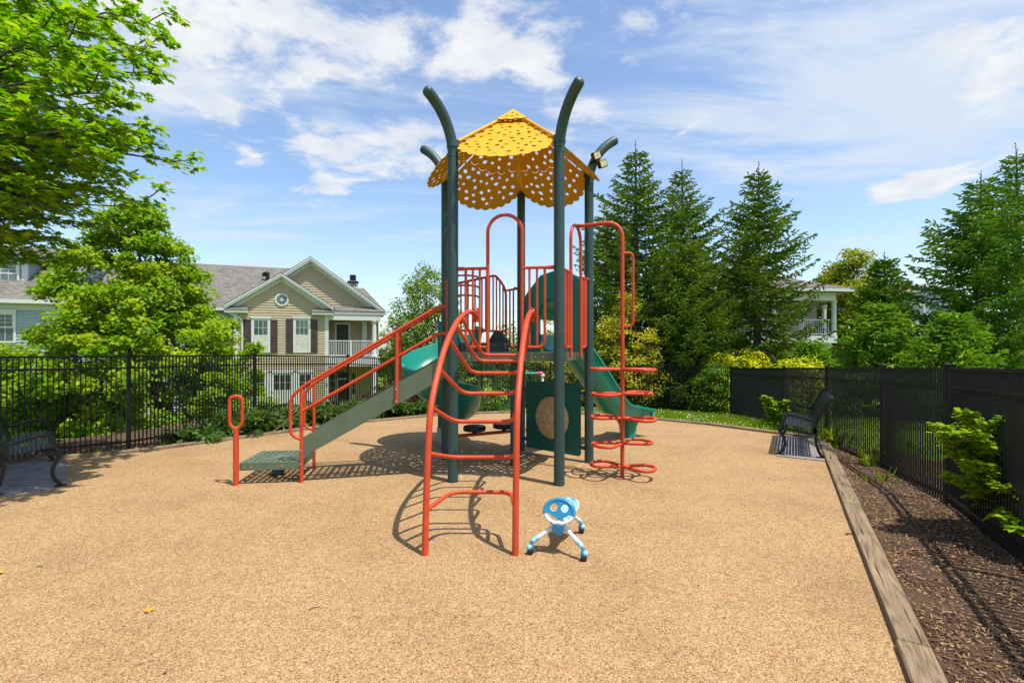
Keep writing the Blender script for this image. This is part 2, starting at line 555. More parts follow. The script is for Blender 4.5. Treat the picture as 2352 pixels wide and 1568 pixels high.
def earth_mat(name, cols, scale, bump, s2=4.0, dist=.03):
    m, nt, out = nt_new(name)
    b = N(nt, 'ShaderNodeBsdfPrincipled'); b.inputs['Roughness'].default_value = 0.95
    b.inputs['Specular IOR Level'].default_value = 0.15
    tc = N(nt, 'ShaderNodeTexCoord')
    n1 = N(nt, 'ShaderNodeTexNoise', i_Scale=scale, i_Detail=8.0, i_Roughness=.75)
    L(nt, tc.outputs['Object'], n1.inputs['Vector'])
    st = [(.28 + .44 * i / (len(cols) - 1), c) for i, c in enumerate(cols)]
    r = ramp(nt, st); L(nt, n1.outputs['Fac'], r.inputs['Fac'])
    n2 = N(nt, 'ShaderNodeTexNoise', i_Scale=s2, i_Detail=3.0)
    L(nt, tc.outputs['Object'], n2.inputs['Vector'])
    r2 = ramp(nt, [(.3, (.7, .7, .7)), (.7, (1.25, 1.25, 1.25))]); L(nt, n2.outputs['Fac'], r2.inputs['Fac'])
    mx = N(nt, 'ShaderNodeMixRGB', blend_type='MULTIPLY'); mx.inputs['Fac'].default_value = 1
    L(nt, r.outputs['Color'], mx.inputs['Color1']); L(nt, r2.outputs['Color'], mx.inputs['Color2'])
    L(nt, mx.outputs['Color'], b.inputs['Base Color'])
    bp = N(nt, 'ShaderNodeBump', i_Strength=bump, i_Distance=dist)
    L(nt, n1.outputs['Fac'], bp.inputs['Height']); L(nt, bp.outputs['Normal'], b.inputs['Normal'])
    L(nt, b.outputs['BSDF'], out.inputs['Surface'])
    return m

def timber_mat():
    """weathered landscape timber, grain along local X, with checks and knots"""
    m, nt, out = nt_new('weathered_timber')
    b = N(nt, 'ShaderNodeBsdfPrincipled'); b.inputs['Roughness'].default_value = 0.85
    tc = N(nt, 'ShaderNodeTexCoord'); oi = N(nt, 'ShaderNodeObjectInfo')
    ofs = N(nt, 'ShaderNodeVectorMath', operation='MULTIPLY_ADD'); ofs.inputs[1].default_value = (17, 9, 5)
    L(nt, oi.outputs['Random'], ofs.inputs[0]); L(nt, tc.outputs['Object'], ofs.inputs[2])
    mp = N(nt, 'ShaderNodeMapping'); mp.inputs['Scale'].default_value = (.30, 6.0, 6.0)
    L(nt, ofs.outputs['Vector'], mp.inputs['Vector'])
    n0 = N(nt, 'ShaderNodeTexNoise', i_Scale=1.6, i_Detail=2.0, i_Distortion=.6)
    L(nt, mp.outputs['Vector'], n0.inputs['Vector'])
    mulr = N(nt, 'ShaderNodeMath', operation='MULTIPLY'); mulr.inputs[1].default_value = 13.0
    L(nt, n0.outputs['Fac'], mulr.inputs[0])
    fr = N(nt, 'ShaderNodeMath', operation='PINGPONG'); fr.inputs[1].default_value = 0.5
    L(nt, mulr.outputs[0], fr.inputs[0])
    r = ramp(nt, [(0, (.155, .105, .055)), (.22, (.255, .180, .098)), (.5, (.31, .225, .130))])
    L(nt, fr.outputs[0], r.inputs['Fac'])
    n1 = N(nt, 'ShaderNodeTexNoise', i_Scale=2.2, i_Detail=5.0, i_Roughness=.65)
    L(nt, ofs.outputs['Vector'], n1.inputs['Vector'])
    r1 = ramp(nt, [(.33, (.34, .31, .29)), (.47, (.74, .72, .70)), (.7, (.92, .88, .84))]); L(nt, n1.outputs['Fac'], r1.inputs['Fac'])
    mx = N(nt, 'ShaderNodeMixRGB', blend_type='MULTIPLY'); mx.inputs['Fac'].default_value = 1
    L(nt, r.outputs['Color'], mx.inputs['Color1']); L(nt, r1.outputs['Color'], mx.inputs['Color2'])
    mp2 = N(nt, 'ShaderNodeMapping'); mp2.inputs['Scale'].default_value = (1.3, 26.0, 26.0)
    L(nt, ofs.outputs['Vector'], mp2.inputs['Vector'])
    n2 = N(nt, 'ShaderNodeTexNoise', i_Scale=1.5, i_Detail=3.0); L(nt, mp2.outputs['Vector'], n2.inputs['Vector'])
    r2 = ramp(nt, [(.30, (.16, .13, .11)), (.37, (1, 1, 1))]); L(nt, n2.outputs['Fac'], r2.inputs['Fac'])
    mx2 = N(nt, 'ShaderNodeMixRGB', blend_type='MULTIPLY'); mx2.inputs['Fac'].default_value = 1
    L(nt, mx.outputs['Color'], mx2.inputs['Color1']); L(nt, r2.outputs['Color'], mx2.inputs['Color2'])
    L(nt, mx2.outputs['Color'], b.inputs['Base Color'])
    bp = N(nt, 'ShaderNodeBump', i_Strength=.6, i_Distance=.008)
    L(nt, r2.outputs['Color'], bp.inputs['Height']); L(nt, bp.outputs['Normal'], b.inputs['Normal'])
    L(nt, b.outputs['BSDF'], out.inputs['Surface'])
    return m

M['play'] = rubber_mat()
M['grass'] = earth_mat('lawn_soil', [(.10, .17, .014), (.18, .27, .024), (.26, .34, .045)], 22, .8, 1.2)
M['mulch'] = earth_mat('bark_mulch', [(.028, .017, .012), (.085, .050, .031), (.17, .105, .062), (.32, .21, .115)], 60, 1.0, 2.2, .04)
M['timber'] = timber_mat()
M['twig'] = mat('dry_twig', (.30, .24, .17), .9, var=.3)

# ------------------------------------------------------------------ camera
cam = bpy.data.cameras.new('camera')
cam.sensor_width = 36.0
cam.lens = 36.0 * FPX / 2352.0
cam.shift_y = 16.0 / 2352.0
cam.clip_end = 3000
camo = bpy.data.objects.new('camera', cam)
camo.location = (0, 0, CAMH)
camo.rotation_euler = (PI / 2, 0, 0)
COL.objects.link(camo)
SC.camera = camo

# ------------------------------------------------------------------ light
SUN_EL = rad(69.0)
SUN_DIR = Vector((0.80 * math.cos(SUN_EL), -0.60 * math.cos(SUN_EL), math.sin(SUN_EL)))   # towards the sun
sl = bpy.data.lights.new('sun', 'SUN')
sl.energy = 5.0
sl.angle = rad(0.5)
sl.color = (1.0, 0.955, 0.88)
so = bpy.data.objects.new('sun', sl)
so.rotation_euler = (-SUN_DIR).to_track_quat('-Z', 'Y').to_euler()
so.location = (20, -15, 60)
COL.objects.link(so)

def build_world():
    w = bpy.data.worlds.new('World'); SC.world = w; w.use_nodes = True
    nt = w.node_tree
    for n in list(nt.nodes): nt.nodes.remove(n)
    out = N(nt, 'ShaderNodeOutputWorld'); bg = N(nt, 'ShaderNodeBackground')
    sky = N(nt, 'ShaderNodeTexSky', sky_type='NISHITA')
    sky.sun_disc = False
    sky.sun_elevation = SUN_EL
    sky.sun_rotation = math.atan2(SUN_DIR.x, SUN_DIR.y)
    sky.air_density = 1.0; sky.dust_density = 1.1; sky.ozone_density = 1.6; sky.altitude = 50
    # clouds live on a flat layer overhead: direction / height gives the place on that layer
    tc = N(nt, 'ShaderNodeTexCoord')
    sp = N(nt, 'ShaderNodeSeparateXYZ'); L(nt, tc.outputs['Generated'], sp.inputs['Vector'])
    def math_(op, a, b=None, c=None):
        n = N(nt, 'ShaderNodeMath', operation=op)
        for i, v in enumerate((a, b, c)):
            if v is None: continue
            if isinstance(v, (int, float)): n.inputs[i].default_value = v
            else: L(nt, v, n.inputs[i])
        return n.outputs[0]
    zc = math_('MAXIMUM', sp.outputs['Z'], 0.0)
    den = math_('ADD', zc, 0.10)
    px = math_('DIVIDE', sp.outputs['X'], den); py = math_('DIVIDE', sp.outputs['Y'], den)
    cb = N(nt, 'ShaderNodeCombineXYZ'); L(nt, px, cb.inputs['X']); L(nt, py, cb.inputs['Y'])
    P = cb.outputs['Vector']
    def noise(scale, detail, rough, sx=1.0, sy=1.0, rot=0.0, off=(0, 0, 0), dist=0.0):
        mp = N(nt, 'ShaderNodeMapping'); mp.inputs['Scale'].default_value = (sx, sy, 1); mp.inputs['Rotation'].default_value = (0, 0, rot)
        mp.inputs['Location'].default_value = off
        L(nt, P, mp.inputs['Vector'])
        n = N(nt, 'ShaderNodeTexNoise', i_Scale=scale, i_Detail=detail, i_Roughness=rough, i_Distortion=dist)
        L(nt, mp.outputs['Vector'], n.inputs['Vector'])
        return n.outputs['Fac']
    def lay(x, y):
        d = Vector(((x - CX) / FPX, 1.0, (HY - y) / FPX)).normalized()
        return d.x / (max(d.z, 0) + .10), d.y / (max(d.z, 0) + .10)
    def blob(x, y, rx, ry, rot=0.0, soft=1.0):
        """a bank of cloud on the layer: 1 in its middle, 0 outside"""
        c = lay(x, y)
        dx = math_('SUBTRACT', px, c[0]); dy = math_('SUBTRACT', py, c[1])
        cr, sr = math.cos(rot), math.sin(rot)
        u = math_('ADD', math_('MULTIPLY', dx, cr / rx), math_('MULTIPLY', dy, sr / rx))
        v = math_('ADD', math_('MULTIPLY', dx, -sr / ry), math_('MULTIPLY', dy, cr / ry))
        r2 = math_('ADD', math_('MULTIPLY', u, u), math_('MULTIPLY', v, v))
        return math_('POWER', 2.718, math_('MULTIPLY', r2, -soft))
    # puffy cumulus field
    n1 = noise(3.6, 10.0, .62, 1.0, 1.1, 0.3, (3.1, 1.7, 0), .25)
    banks = None
    for b_ in CLOUD_BANKS:
        s = math_('MULTIPLY', blob(*b_[:5]), b_[5])
        banks = s if banks is None else math_('ADD', banks, s)
    n1 = math_('MULTIPLY_ADD', n1, 2.3, -.66)
    dens = math_('ADD', n1, math_('SUBTRACT', banks, .30))
    cu = N(nt, 'ShaderNodeMapRange'); cu.interpolation_type = 'SMOOTHSTEP'
    cu.inputs['From Min'].default_value = .45; cu.inputs['From Max'].default_value = .88
    L(nt, dens, cu.inputs['Value'])
    # thin veil, streaked
    n2 = math_('MULTIPLY_ADD', noise(1.5, 9.0, .64, .5, 1.7, -0.5, (8.2, 4.4, 0), .6), 2.6, -.80)
    veil_b = None
    for b_ in VEIL_BANKS:
        s = math_('MULTIPLY', blob(*b_[:5]), b_[5])
        veil_b = s if veil_b is None else math_('ADD', veil_b, s)
    ve = N(nt, 'ShaderNodeMapRange'); ve.interpolation_type = 'SMOOTHSTEP'
    ve.inputs['From Min'].default_value = .48; ve.inputs['From Max'].default_value = 1.15; ve.inputs['To Max'].default_value = .9
    L(nt, math_('ADD', n2, veil_b), ve.inputs['Value'])
    # blue of the air, a bit lighter than the bare model and paler low down
    hs = N(nt, 'ShaderNodeHueSaturation'); hs.inputs['Saturation'].default_value = SKY_SAT; hs.inputs['Value'].default_value = SKY_VAL
    hs.inputs['Hue'].default_value = SKY_HUE
    L(nt, sky.outputs['Color'], hs.inputs['Color'])
    m1 = N(nt, 'ShaderNodeMixRGB'); m1.inputs['Color2'].default_value = (*VEIL_COL, 1)
    L(nt, ve.outputs['Result'], m1.inputs['Fac']); L(nt, hs.outputs['Color'], m1.inputs['Color1'])
    # cloud tone: thick middles a little greyer
    n3 = noise(4.0, 5.0, .6, 1, 1, .9, (1.3, 7.7, 0))
    rc = ramp(nt, [(.35, CLOUD_LO), (.62, CLOUD_HI)]); L(nt, n3, rc.inputs['Fac'])
    m2 = N(nt, 'ShaderNodeMixRGB')
    L(nt, math_('MULTIPLY', cu.outputs['Result'], .96), m2.inputs['Fac']); L(nt, m1.outputs['Color'], m2.inputs['Color1']); L(nt, rc.outputs['Color'], m2.inputs['Color2'])
    L(nt, m2.outputs['Color'], bg.inputs['Color'])
    bg.inputs['Strength'].default_value = SKY_STR
    L(nt, bg.outputs['Background'], out.inputs['Surface'])

SKY_STR = 0.15
SKY_SAT, SKY_VAL, SKY_HUE = 1.02, 1.16, 0.5
VEIL_COL = (3.6, 4.1, 4.7)
CLOUD_LO, CLOUD_HI = (3.7, 4.0, 4.5), (4.75, 4.8, 4.85)
# x, y, rx, ry, rotation, weight
CLOUD_BANKS = [
    (700, 100, .42, .22, .0, .42), (1020, 80, .30, .20, .0, .38), (470, 200, .22, .24, .0, .38), (1230, 140, .15, .13, .0, .42), (1400, 30, .16, .10, 0, .30), (420, 40, .3, .2, 0, .34),
    (740, 350, .36, .15, .0, .42), (860, 400, .30, .12, .0, .36), (690, 435, .30, .13, .0, .40), (960, 330, .25, .2, 0, .36), (1340, 300, .22, .25, .0, .36),
    (2115, 425, .20, .20, 0, .80), (2080, 535, .2, .16, 0, .50), (2190, 90, .20, .22, .0, .44), (2270, 200, .2, .3, 0, .34), (1460, 270, .2, .2, 0, .26),
    (560, 255, .2, .10, 0, .26), (820, 195, .14, .08, 0, .24), (1010, 235, .1, .08, 0, .26), (350, 300, .2, .16, 0, .34), (530, 478, .14, .1, 0, .30), (2050, 640, .7, .5, 0, .30)]
VEIL_BANKS = [(1900, 100, .5, .35, .3, .16), (1750, 290, .6, .3, -.3, .26), (2080, 250, .5, .3, -.2, .24), (700, 150, .9, .5, .2, .12), (2280, 180, .4, .45, 0, .30),
              (1480, 280, .4, .4, 0, .16), (1800, 600, 3.5, 1.5, 0, .06), (600, 640, 3.0, 1.2, 0, .08), (2300, 360, .6, .5, 0, .18), (1000, 300, .5, .4, 0, .14)]
build_world()
SC.view_settings.view_transform = 'Standard'
SC.view_settings.look = 'None'
SC.view_settings.gamma = 1.0
SC.view_settings.exposure = 0.40

# ------------------------------------------------------------------ ground
EDGE = [(5.42, 8.50), (4.05, 10.30), (2.40, 11.72), (0.40, 12.35), (-1.62, 11.80), (-3.25, 10.55), (-4.52, 9.00), (-5.66, 7.60), (-7.75, 6.35), (-8.75, 4.2)]
RX = lambda y: 1.95 + .5436 * (y - 2.345)       # centre line of the straight timber edge on the right
POLY = [(RX(-3), -3.0), (RX(8.35), 8.35)] + EDGE + [(-9.4, -3.0)]

FENCE_L = [(-9.55, 4.6, .02), (-7.70, 6.10, .02), (-5.85, 7.62, .01), (-5.04, 9.78, 0.0), (-3.97, 12.1, -.07), (-2.65, 14.0, -.20), (-.95, 15.6, -.30), (1.30, 16.9, -.38), (3.70, 17.5, -.43), (5.19, 16.4, -.42), (6.75, 15.4, -.46)]
FENCE_R = [(6.75, 15.4, -.46), (6.25, 12.95, -.385), (5.77, 10.59, -.287), (5.42, 8.59, -.21), (5.03, 6.76, -.14), (4.47, 5.12, -.075), (3.56, 3.32, -.02), (2.65, 1.55, .0), (2.2, .6, 0)]

def G(x, y):
    k = min(.085, max(.03, .05 + .004 * x))
    z = -.05 - k * max(0.0, y - 10.0)
    z -= .05 * max(0.0, min(x, 9) - 4.2) * (1 if y < 10 else 0.3)
    if y > 16.5: z -= .13 * (y - 16.5)
    if x < -7: z -= .10 * (-x - 7)
    return max(z, -1.8)

M_flower = mat('clover_white', (.8, .8, .72), .8)

def grid_sheet(name, xs, ys, material, dz=0.0, mask=None):
    mb = MB()
    vs = [(x, y, G(x, y) + dz) for y in ys for x in xs]
    n = len(xs)
    fs = []
    for j in range(len(ys) - 1):
        for i in range(n - 1):
            if mask and not mask((xs[i] + xs[i + 1]) / 2, (ys[j] + ys[j + 1]) / 2): continue
            fs.append((j * n + i, j * n + i + 1, (j + 1) * n + i + 1, (j + 1) * n + i))
    mb.add(vs, fs)
    return mb.build(name, material, None, True, 80)

def dense(lo, hi, step, far):
    a = list(np.arange(lo, hi + 1e-6, step))
    s = step; x = hi
    while x < far:
        s *= 1.35; x += s; a.append(x)
    s = step; x = lo; pre = []
    while x > -far:
        s *= 1.35; x -= s; pre.append(x)
    return pre[::-1] + a
g = grid_sheet('ground', dense(-16, 16, .8, 600), dense(-3, 30, .8, 600), M['grass'])
tag(g, kind='structure')

mb = MB()
mb.plate([POLY], Matrix.Identity(4), .04)
ps = mb.build('play_surface', M['play'])
ps.location.z = -.02
tag(ps, kind='structure')

def offset_line(pts, d):
    """shift a polyline sideways by d (to the left of its direction)"""
    out = []
    for i, p in enumerate(pts):
        a = Vector(pts[max(i - 1, 0)][:2]); b = Vector(pts[min(i + 1, len(pts) - 1)][:2])
        t = (b - a).normalized()
        out.append((p[0] - t.y * d, p[1] + t.x * d))
    return out

def strip(name, A, B, material, rows=6, dz=.012, sub=8):
    """sheet between two polylines with the same number of points, lying on the ground"""
    def dens(pts):
        o = []
        for i in range(len(pts) - 1):
            for k in range(sub):
                t = k / sub
                o.append((pts[i][0] * (1 - t) + pts[i + 1][0] * t, pts[i][1] * (1 - t) + pts[i + 1][1] * t))
        o.append(pts[-1][:2])
        return o
    A = dens(A); B = dens(B)
    rings = []
    rnd = random.Random(3)
    for r in range(rows + 1):
        t = r / rows
        rings.append([Vector((a[0] * (1 - t) + b[0] * t, a[1] * (1 - t) + b[1] * t, 0)) for a, b in zip(A, B)])
    for ring in rings:
        for p in ring: p.z = G(p.x, p.y) + dz + rnd.uniform(0, .022)
    mb = MB(); mb.sweep(rings)
    return mb.build(name, material, None, True, 80)

# mulch: right bed from the timbers to past the fence, left bed under the shrubs
ra = [(RX(y) + .10, y) for y in (-2, 1, 2.5, 4, 5.5, 7, 8.3)]
rb = [(RX(y) + w, y) for y, w in ((-2, 3.2), (1, 3.2), (2.5, 2.9), (4, 2.5), (5.5, 2.1), (7, 1.7), (8.3, 1.3))]
mr = strip('mulch_bed_right', rb, ra, M['mulch'], 14, .03, 10); tag(mr, kind='structure')
la = [(-8.75, 4.3), (-7.75, 6.45), (-5.70, 7.72), (-4.62, 9.08), (-3.33, 10.66), (-1.66, 11.92), (.3, 12.45), (1.6, 12.2)]
lb = [(-11.5, 5.6), (-9.6, 8.6), (-7.9, 10.3), (-6.6, 12.1), (-5.1, 14.2), (-2.6, 15.6), (-.2, 15.2), (1.4, 13.3)]
ml = strip('mulch_bed_left', la, lb, M['mulch'], 12, .015, 8); tag(ml, kind='structure')

# loose bark chips on the right bed: too many to count
def chips(name, n, sampler, cols, smin, smax, seed, zf):
    r = np.random.RandomState(seed)
    pts = np.array([sampler(r) for _ in range(n)])
    pts = np.column_stack([pts, np.array([zf(p[0], p[1]) for p in pts])])
    nrm = np.column_stack([r.normal(0, .45, n), r.normal(0, .45, n), np.ones(n)])
    al = np.column_stack([r.normal(0, 1, n), r.normal(0, 1, n), r.normal(0, .3, n)])
    X, Y, Z = axes_from(nrm, al)
    tv = [(-.5, -.16, 0), (.5, -.12, 0), (.45, .15, .0), (-.4, .13, 0), (-.45, -.1, .1), (.42, -.08, .09), (.4, .1, .1), (-.36, .1, .09)]
    tf = [(4, 5, 6, 7), (0, 1, 5, 4), (1, 2, 6, 5), (2, 3, 7, 6), (3, 0, 4, 7)]
    return leaf_mesh(name, tv, tf, pts, Y, X, Z, r.uniform(smin, smax, n), cols)

def s_right(r):
    y = r.uniform(1.6, 8.2) ** 1.0
    y = 1.6 + (r.uniform(0, 1) ** 1.5) * 6.6
    w = np.interp(y, [1.6, 4, 5.5, 8.2], [2.6, 2.2, 1.9, 1.1])
    return RX(y) + .11 + r.uniform(0, w), y
M['chip'] = leaf_mat('bark_chip', [(.045, .023, .014), (.095, .048, .027), (.18, .095, .05), (.28, .17, .08), (.24, .15, .075), (.06, .037, .025), (.44, .30, .15), (.09, .05, .03), (.03, .016, .01)], trans=0.0, rough=.9, gloss=.15)
c1 = chips('mulch_chips', 38000, s_right, M['chip'], .009, .034, 5, lambda x, y: G(x, y) + .045)
tag(c1, 'loose brown bark chips between the timber edge and the right fence', 'mulch', kind='stuff')

def s_left(r):
    i = r.randint(0, len(la) - 1); t = r.uniform(); w = r.uniform(0, .45)
    a = [(la[i][k] * (1 - t) + la[i + 1][k] * t) for k in (0, 1)]; b = [(lb[i][k] * (1 - t) + lb[i + 1][k] * t) for k in (0, 1)]
    return a[0] * (1 - w) + b[0] * w, a[1] * (1 - w) + b[1] * w
c2 = chips('leaf_litter', 3500, s_left, M['chip'], .03, .09, 6, lambda x, y: G(x, y) + .03)
tag(c2, 'brown mulch and leaf litter along the left black fence', 'mulch', kind='stuff')

# landscape timbers: every piece a thing, grain along its own X
def timber(a, b, label, h=.15, w=.145, top=.045, group='timbers edging the play surface'):
    a = Vector((a[0], a[1], 0)); b = Vector((b[0], b[1], 0)); d = b - a
    ln = d.length - .006
    mb = MB(); mb.box((0, 0, 0), (ln, w, h), bev=.008)
    r = random.Random(int(a.x * 100) + 17)
    for v in mb.v:
        v.z += r.uniform(-.004, .004); v.y += r.uniform(-.004, .004)
    o = mb.build('landscape_timber', M['timber'])
    o.location = ((a.x + b.x) / 2, (a.y + b.y) / 2, top - h / 2 + r.uniform(-.006, .006))
    o.rotation_euler = (0, 0, math.atan2(d.y, d.x))
    return tag(o, label, 'timber', group)
R_J = [-1.6, .30, 2.60, 4.92, 7.10, 8.62]
R_L = ['weathered timber edging right behind the camera, out of sight', 'pale grey timber nearest the camera in the bottom right corner',
       'long cracked brown timber in front along the right mulch bed', 'pale weathered timber with swirling grain beside the right mulch bed',
       'short timber ending at the corner beside the right bench pad']
for i in range(len(R_J) - 1):
    if i == 0: continue
    timber((RX(R_J[i]), R_J[i]), (RX(R_J[i + 1]), R_J[i + 1]), R_L[i])
B_L = ['grey timber behind the right bench, between pad and fence', 'low timber along the clover lawn, right of the slide exit', 'timber behind the green slide, at the edge of the lawn',
       'timber at the far back edge, seen under the deck', 'timber under the spreading juniper, behind the spiral slide', 'timber at the foot of the junipers behind the stair',
       'timber below the black fence behind the red loop post', 'mossy timber at the foot of the left fence post, in tree shade', 'timber behind the left bench and its pad']
EB = [(5.50, 8.42)] + EDGE[1:]
for i in range(len(EB) - 1):
    timber(EB[i], EB[i + 1], B_L[i], top=.04)

# grass blades and clover on the lawn beyond the timbers
def in_poly(p, poly):
    x, y = p; c = False; j = len(poly) - 1
    for i in range(len(poly)):
        xi, yi = poly[i][0], poly[i][1]; xj, yj = poly[j][0], poly[j][1]
        if (yi > y) != (yj > y) and x < (xj - xi) * (y - yi) / (yj - yi) + xi: c = not c
        j = i
    return c
LAWN = [(5.55, 8.6), (4.15, 10.4), (2.5, 11.85), (1.0, 12.4), (1.2, 15.6), (3.7, 17.3), (5.19, 16.3), (6.6, 15.2), (6.3, 13), (6.05, 11), (5.7, 9.2)]
rs = np.random.RandomState(11)
def sample_poly(n, poly, dens=None):
    xs = [p[0] for p in poly]; ys = [p[1] for p in poly]; out = []
    while len(out) < n:
        x = rs.uniform(min(xs), max(xs)); y = rs.uniform(min(ys), max(ys))
        if in_poly((x, y), poly) and (dens is None or rs.uniform() < dens(x, y)): out.append((x, y, G(x, y)))
    return np.array(out)
pts = sample_poly(26000, LAWN)
LAWN2 = [(5.2, 6.5), (6.3, 11), (6.9, 15.5), (3.7, 17.7), (6, 22), (13, 20), (12, 11), (8, 6)]
pts = np.vstack([pts, sample_poly(12000, LAWN2)])
n = len(pts)
al = np.column_stack([rs.normal(0, .4, n), rs.normal(0, .4, n), np.ones(n)])
nr = np.column_stack([rs.normal(0, 1, n), rs.normal(0, 1, n), rs.normal(0, .2, n)])
X, Y, Z = axes_from(nr, al)
M['blade'] = leaf_mat('grass_blade', [(.16, .28, .014), (.26, .38, .02), (.36, .46, .035), (.22, .33, .02)], trans=.5, gloss=.1)
gb = leaf_mesh('lawn_grass', [(-.09, 0, 0), (.09, 0, 0), (.05, .6, .1), (0, 1, .28), (-.05, .6, .1)], [(0, 1, 2, 3, 4)], pts, X, Y, Z, rs.uniform(.06, .12, n), M['blade'])
tag(gb, 'short green lawn grass between the timber edge and the back fence', 'grass', kind='stuff')
pts = sample_poly(520, LAWN, lambda x, y: (.25 + .75 * (math.sin(x * 2.1) * math.sin(y * 1.7 + 1) > -.1)) * (1.0 if x < 5 else .3))
pts[:, 2] += rs.uniform(.05, .11, len(pts))
n = len(pts)
nr = np.column_stack([rs.normal(0, .3, n), rs.normal(0, .3, n), np.ones(n)]); al = rs.normal(0, 1, (n, 3))
X, Y, Z = axes_from(nr, al)
hexa = [(math.cos(k * PI / 3), math.sin(k * PI / 3), 0) for k in range(6)] + [(.6 * math.cos(k * PI / 3 + .5), .6 * math.sin(k * PI / 3 + .5), .7) for k in range(6)] + [(0, 0, 1)]
hf = [(k, (k + 1) % 6, 6 + (k + 1) % 6, 6 + k) for k in range(6)] + [(6 + k, 6 + (k + 1) % 6, 12) for k in range(6)]
cf = leaf_mesh('clover_flowers', hexa, hf, pts, X, Y, Z, rs.uniform(.007, .012, n), M_flower)
tag(cf, 'white clover flowers dotted over the back lawn', 'flowers', kind='stuff')

# bench pads
def pad(name, q, label):
    mb = MB(); mb.plate([q], Matrix.Translation((0, 0, -.013)), .05)
    return tag(mb.build(name, M['concrete']), kind='structure')
pad('concrete_pad_right', [(3.85, 7.27), (4.36, 6.92), (5.33, 8.62), (4.84, 9.12)], '')
pad('concrete_pad_left', [(-5.03, 5.63), (-6.33, 7.08), (-7.6, 6.34), (-7.4, 5.9), (-6.0, 4.75)], '')
# ================================================================== the play structure: bolted together, one thing
C5 = Vector((.021, 6.672, 0)); R5 = 1.062; A0 = rad(227.5)
def pv(k, r=R5, z=0.0):
    a = A0 + k * 2 * PI / 5
    return Vector((C5.x + r * math.cos(a), C5.y + r * math.sin(a), z))
PFL, PFR, PR, PB, PL = (pv(k) for k in range(5))       # post feet: front left, front right, right, back, left
PS = thing('play_structure', (C5.x, C5.y, 0), 'tall five-post playground tower with yellow canopy, red rails and green slides', 'playground')
DZ = 1.52
PRAD = .0625

def lift(p, z): return Vector((p.x, p.y, z))
def mix(a, b, u): return a * (1 - u) + b * u
def nrm_out(a, b):
    d = (b - a); n = Vector((d.y, -d.x, 0)).normalized()
    m = (a + b) / 2 - C5; m.z = 0
    return n if n.dot(m) > 0 else -n

# ---- posts with bent tops
for k in range(5):
    b = pv(k); o = (b - C5); o.z = 0; o.normalize()
    JZ = 3.83
    mb = MB(); mb.tube([lift(b, -.02), lift(b, 1.5), lift(b, JZ)], PRAD, 20)
    post = mb.build('post', M['pole'], PS, True)
    mb = MB(); mb.lathe([(PRAD + .003, JZ - .012), (PRAD + .003, JZ + .004), (PRAD - .002, JZ + .008)], (b.x, b.y, 0), 20)
    Rb, th = .72, rad(61)
    arc = [lift(b, JZ)]
    for i in range(1, 13):
        t = th * i / 12
        arc.append(lift(b, JZ + Rb * math.sin(t)) + o * Rb * (1 - math.cos(t)))
    end = arc[-1]; d = (arc[-1] - arc[-2]).normalized()
    rr = [PRAD] * len(arc)
    for i in range(1, 6):                     # domed cap
        t = PI / 2 * i / 5
        arc.append(end + d * PRAD * .8 * math.sin(t)); rr.append(max(.004, PRAD * math.cos(t)))
    mb.tube(arc, rr, 20)
    mb.build('bent_post_top', M['pole'], post, True)

# ---- canopy: five pierced petals, ridge pipes and a small cap
SL = .87; AP = 4.71
FS = math.sqrt(1 + SL * SL)
def leaf_outline(cx, cy, s, rot, kind):
    base = [(0, -.5), (.14, -.2), (.42, -.28), (.3, 0), (.5, .2), (.20, .20), (.12, .34), (0, .66), (-.12, .32), (-.22, .22), (-.5, .2), (-.3, 0), (-.42, -.28), (-.14, -.2)] if kind else \
           [(0, -.6), (.09, -.3), (.33, -.33), (.26, -.1), (.42, .05), (.24, .16), (.3, .36), (.1, .38), (0, .62), (-.1, .38), (-.3, .36), (-.24, .16), (-.42, .05), (-.26, -.1), (-.33, -.33), (-.09, -.3)]
    c, s_ = math.cos(rot), math.sin(rot)
    return [(cx + s * (x * c - y * s_), cy + s * (x * s_ + y * c)) for x, y in base]
rl = random.Random(21)
def petal_loops():
    wc, bc, bl = .528, .95 * math.cos(PI / 5) * FS, 1.13 * FS       # half width at the corner, slope length to corner and to lobe tip
    out = [(-.022, .05), (-wc, bc)]
    n = 13
    for i in range(n):                          # scalloped lobe
        for j in range(5):
            t = PI - PI * (i + j / 5) / n
            sc = 1 + .07 * math.sin(PI * j / 5)
            out.append(((wc + .035) * math.cos(t) * sc, bc + .015 + (bl - bc - .03) * math.sin(t) * sc))
    out += [(wc, bc), (.022, .05)]
    holes = []; cs = []
    def ok(x, y, m):
        if y < .26: return False
        if y < bc and abs(x) > wc * y / bc - m: return False
        if y >= bc and (x / (wc - m * .6)) ** 2 + ((y - bc) / (bl - bc - m)) ** 2 > 1: return False
        if abs(y - (.86 - .16 * (x / .4) ** 2)) < .055 and abs(x) < .42: return False
        return all((x - a) ** 2 + (y - b) ** 2 > .098 ** 2 for a, b in cs)
    tries = 0
    while len(cs) < 46 and tries < 9000:
        tries += 1
        x = rl.uniform(-.6, .6); y = rl.uniform(.2, 1.5)
        if ok(x, y, .085): cs.append((x, y))
    for x, y in cs:
        kd = rl.random() < .5
        holes.append(leaf_outline(x, y, rl.uniform(.052, .064) if kd else rl.uniform(.062, .078), rl.uniform(0, 2 * PI), kd))
    for i in range(5):                          # arc slits half way down
        x0 = -.36 + i * .15; pts = []; w = .062
        for j in range(9):
            t = j / 8; x = x0 + w * 2 * t - 0; yb = .86 - .16 * ((x0 + w) / .4) ** 2
            pts.append((x, yb + .035 * math.sin(PI * t)))
        holes.append(pts + [(a, b - .008) for a, b in pts[::-1]])
    return [out] + holes
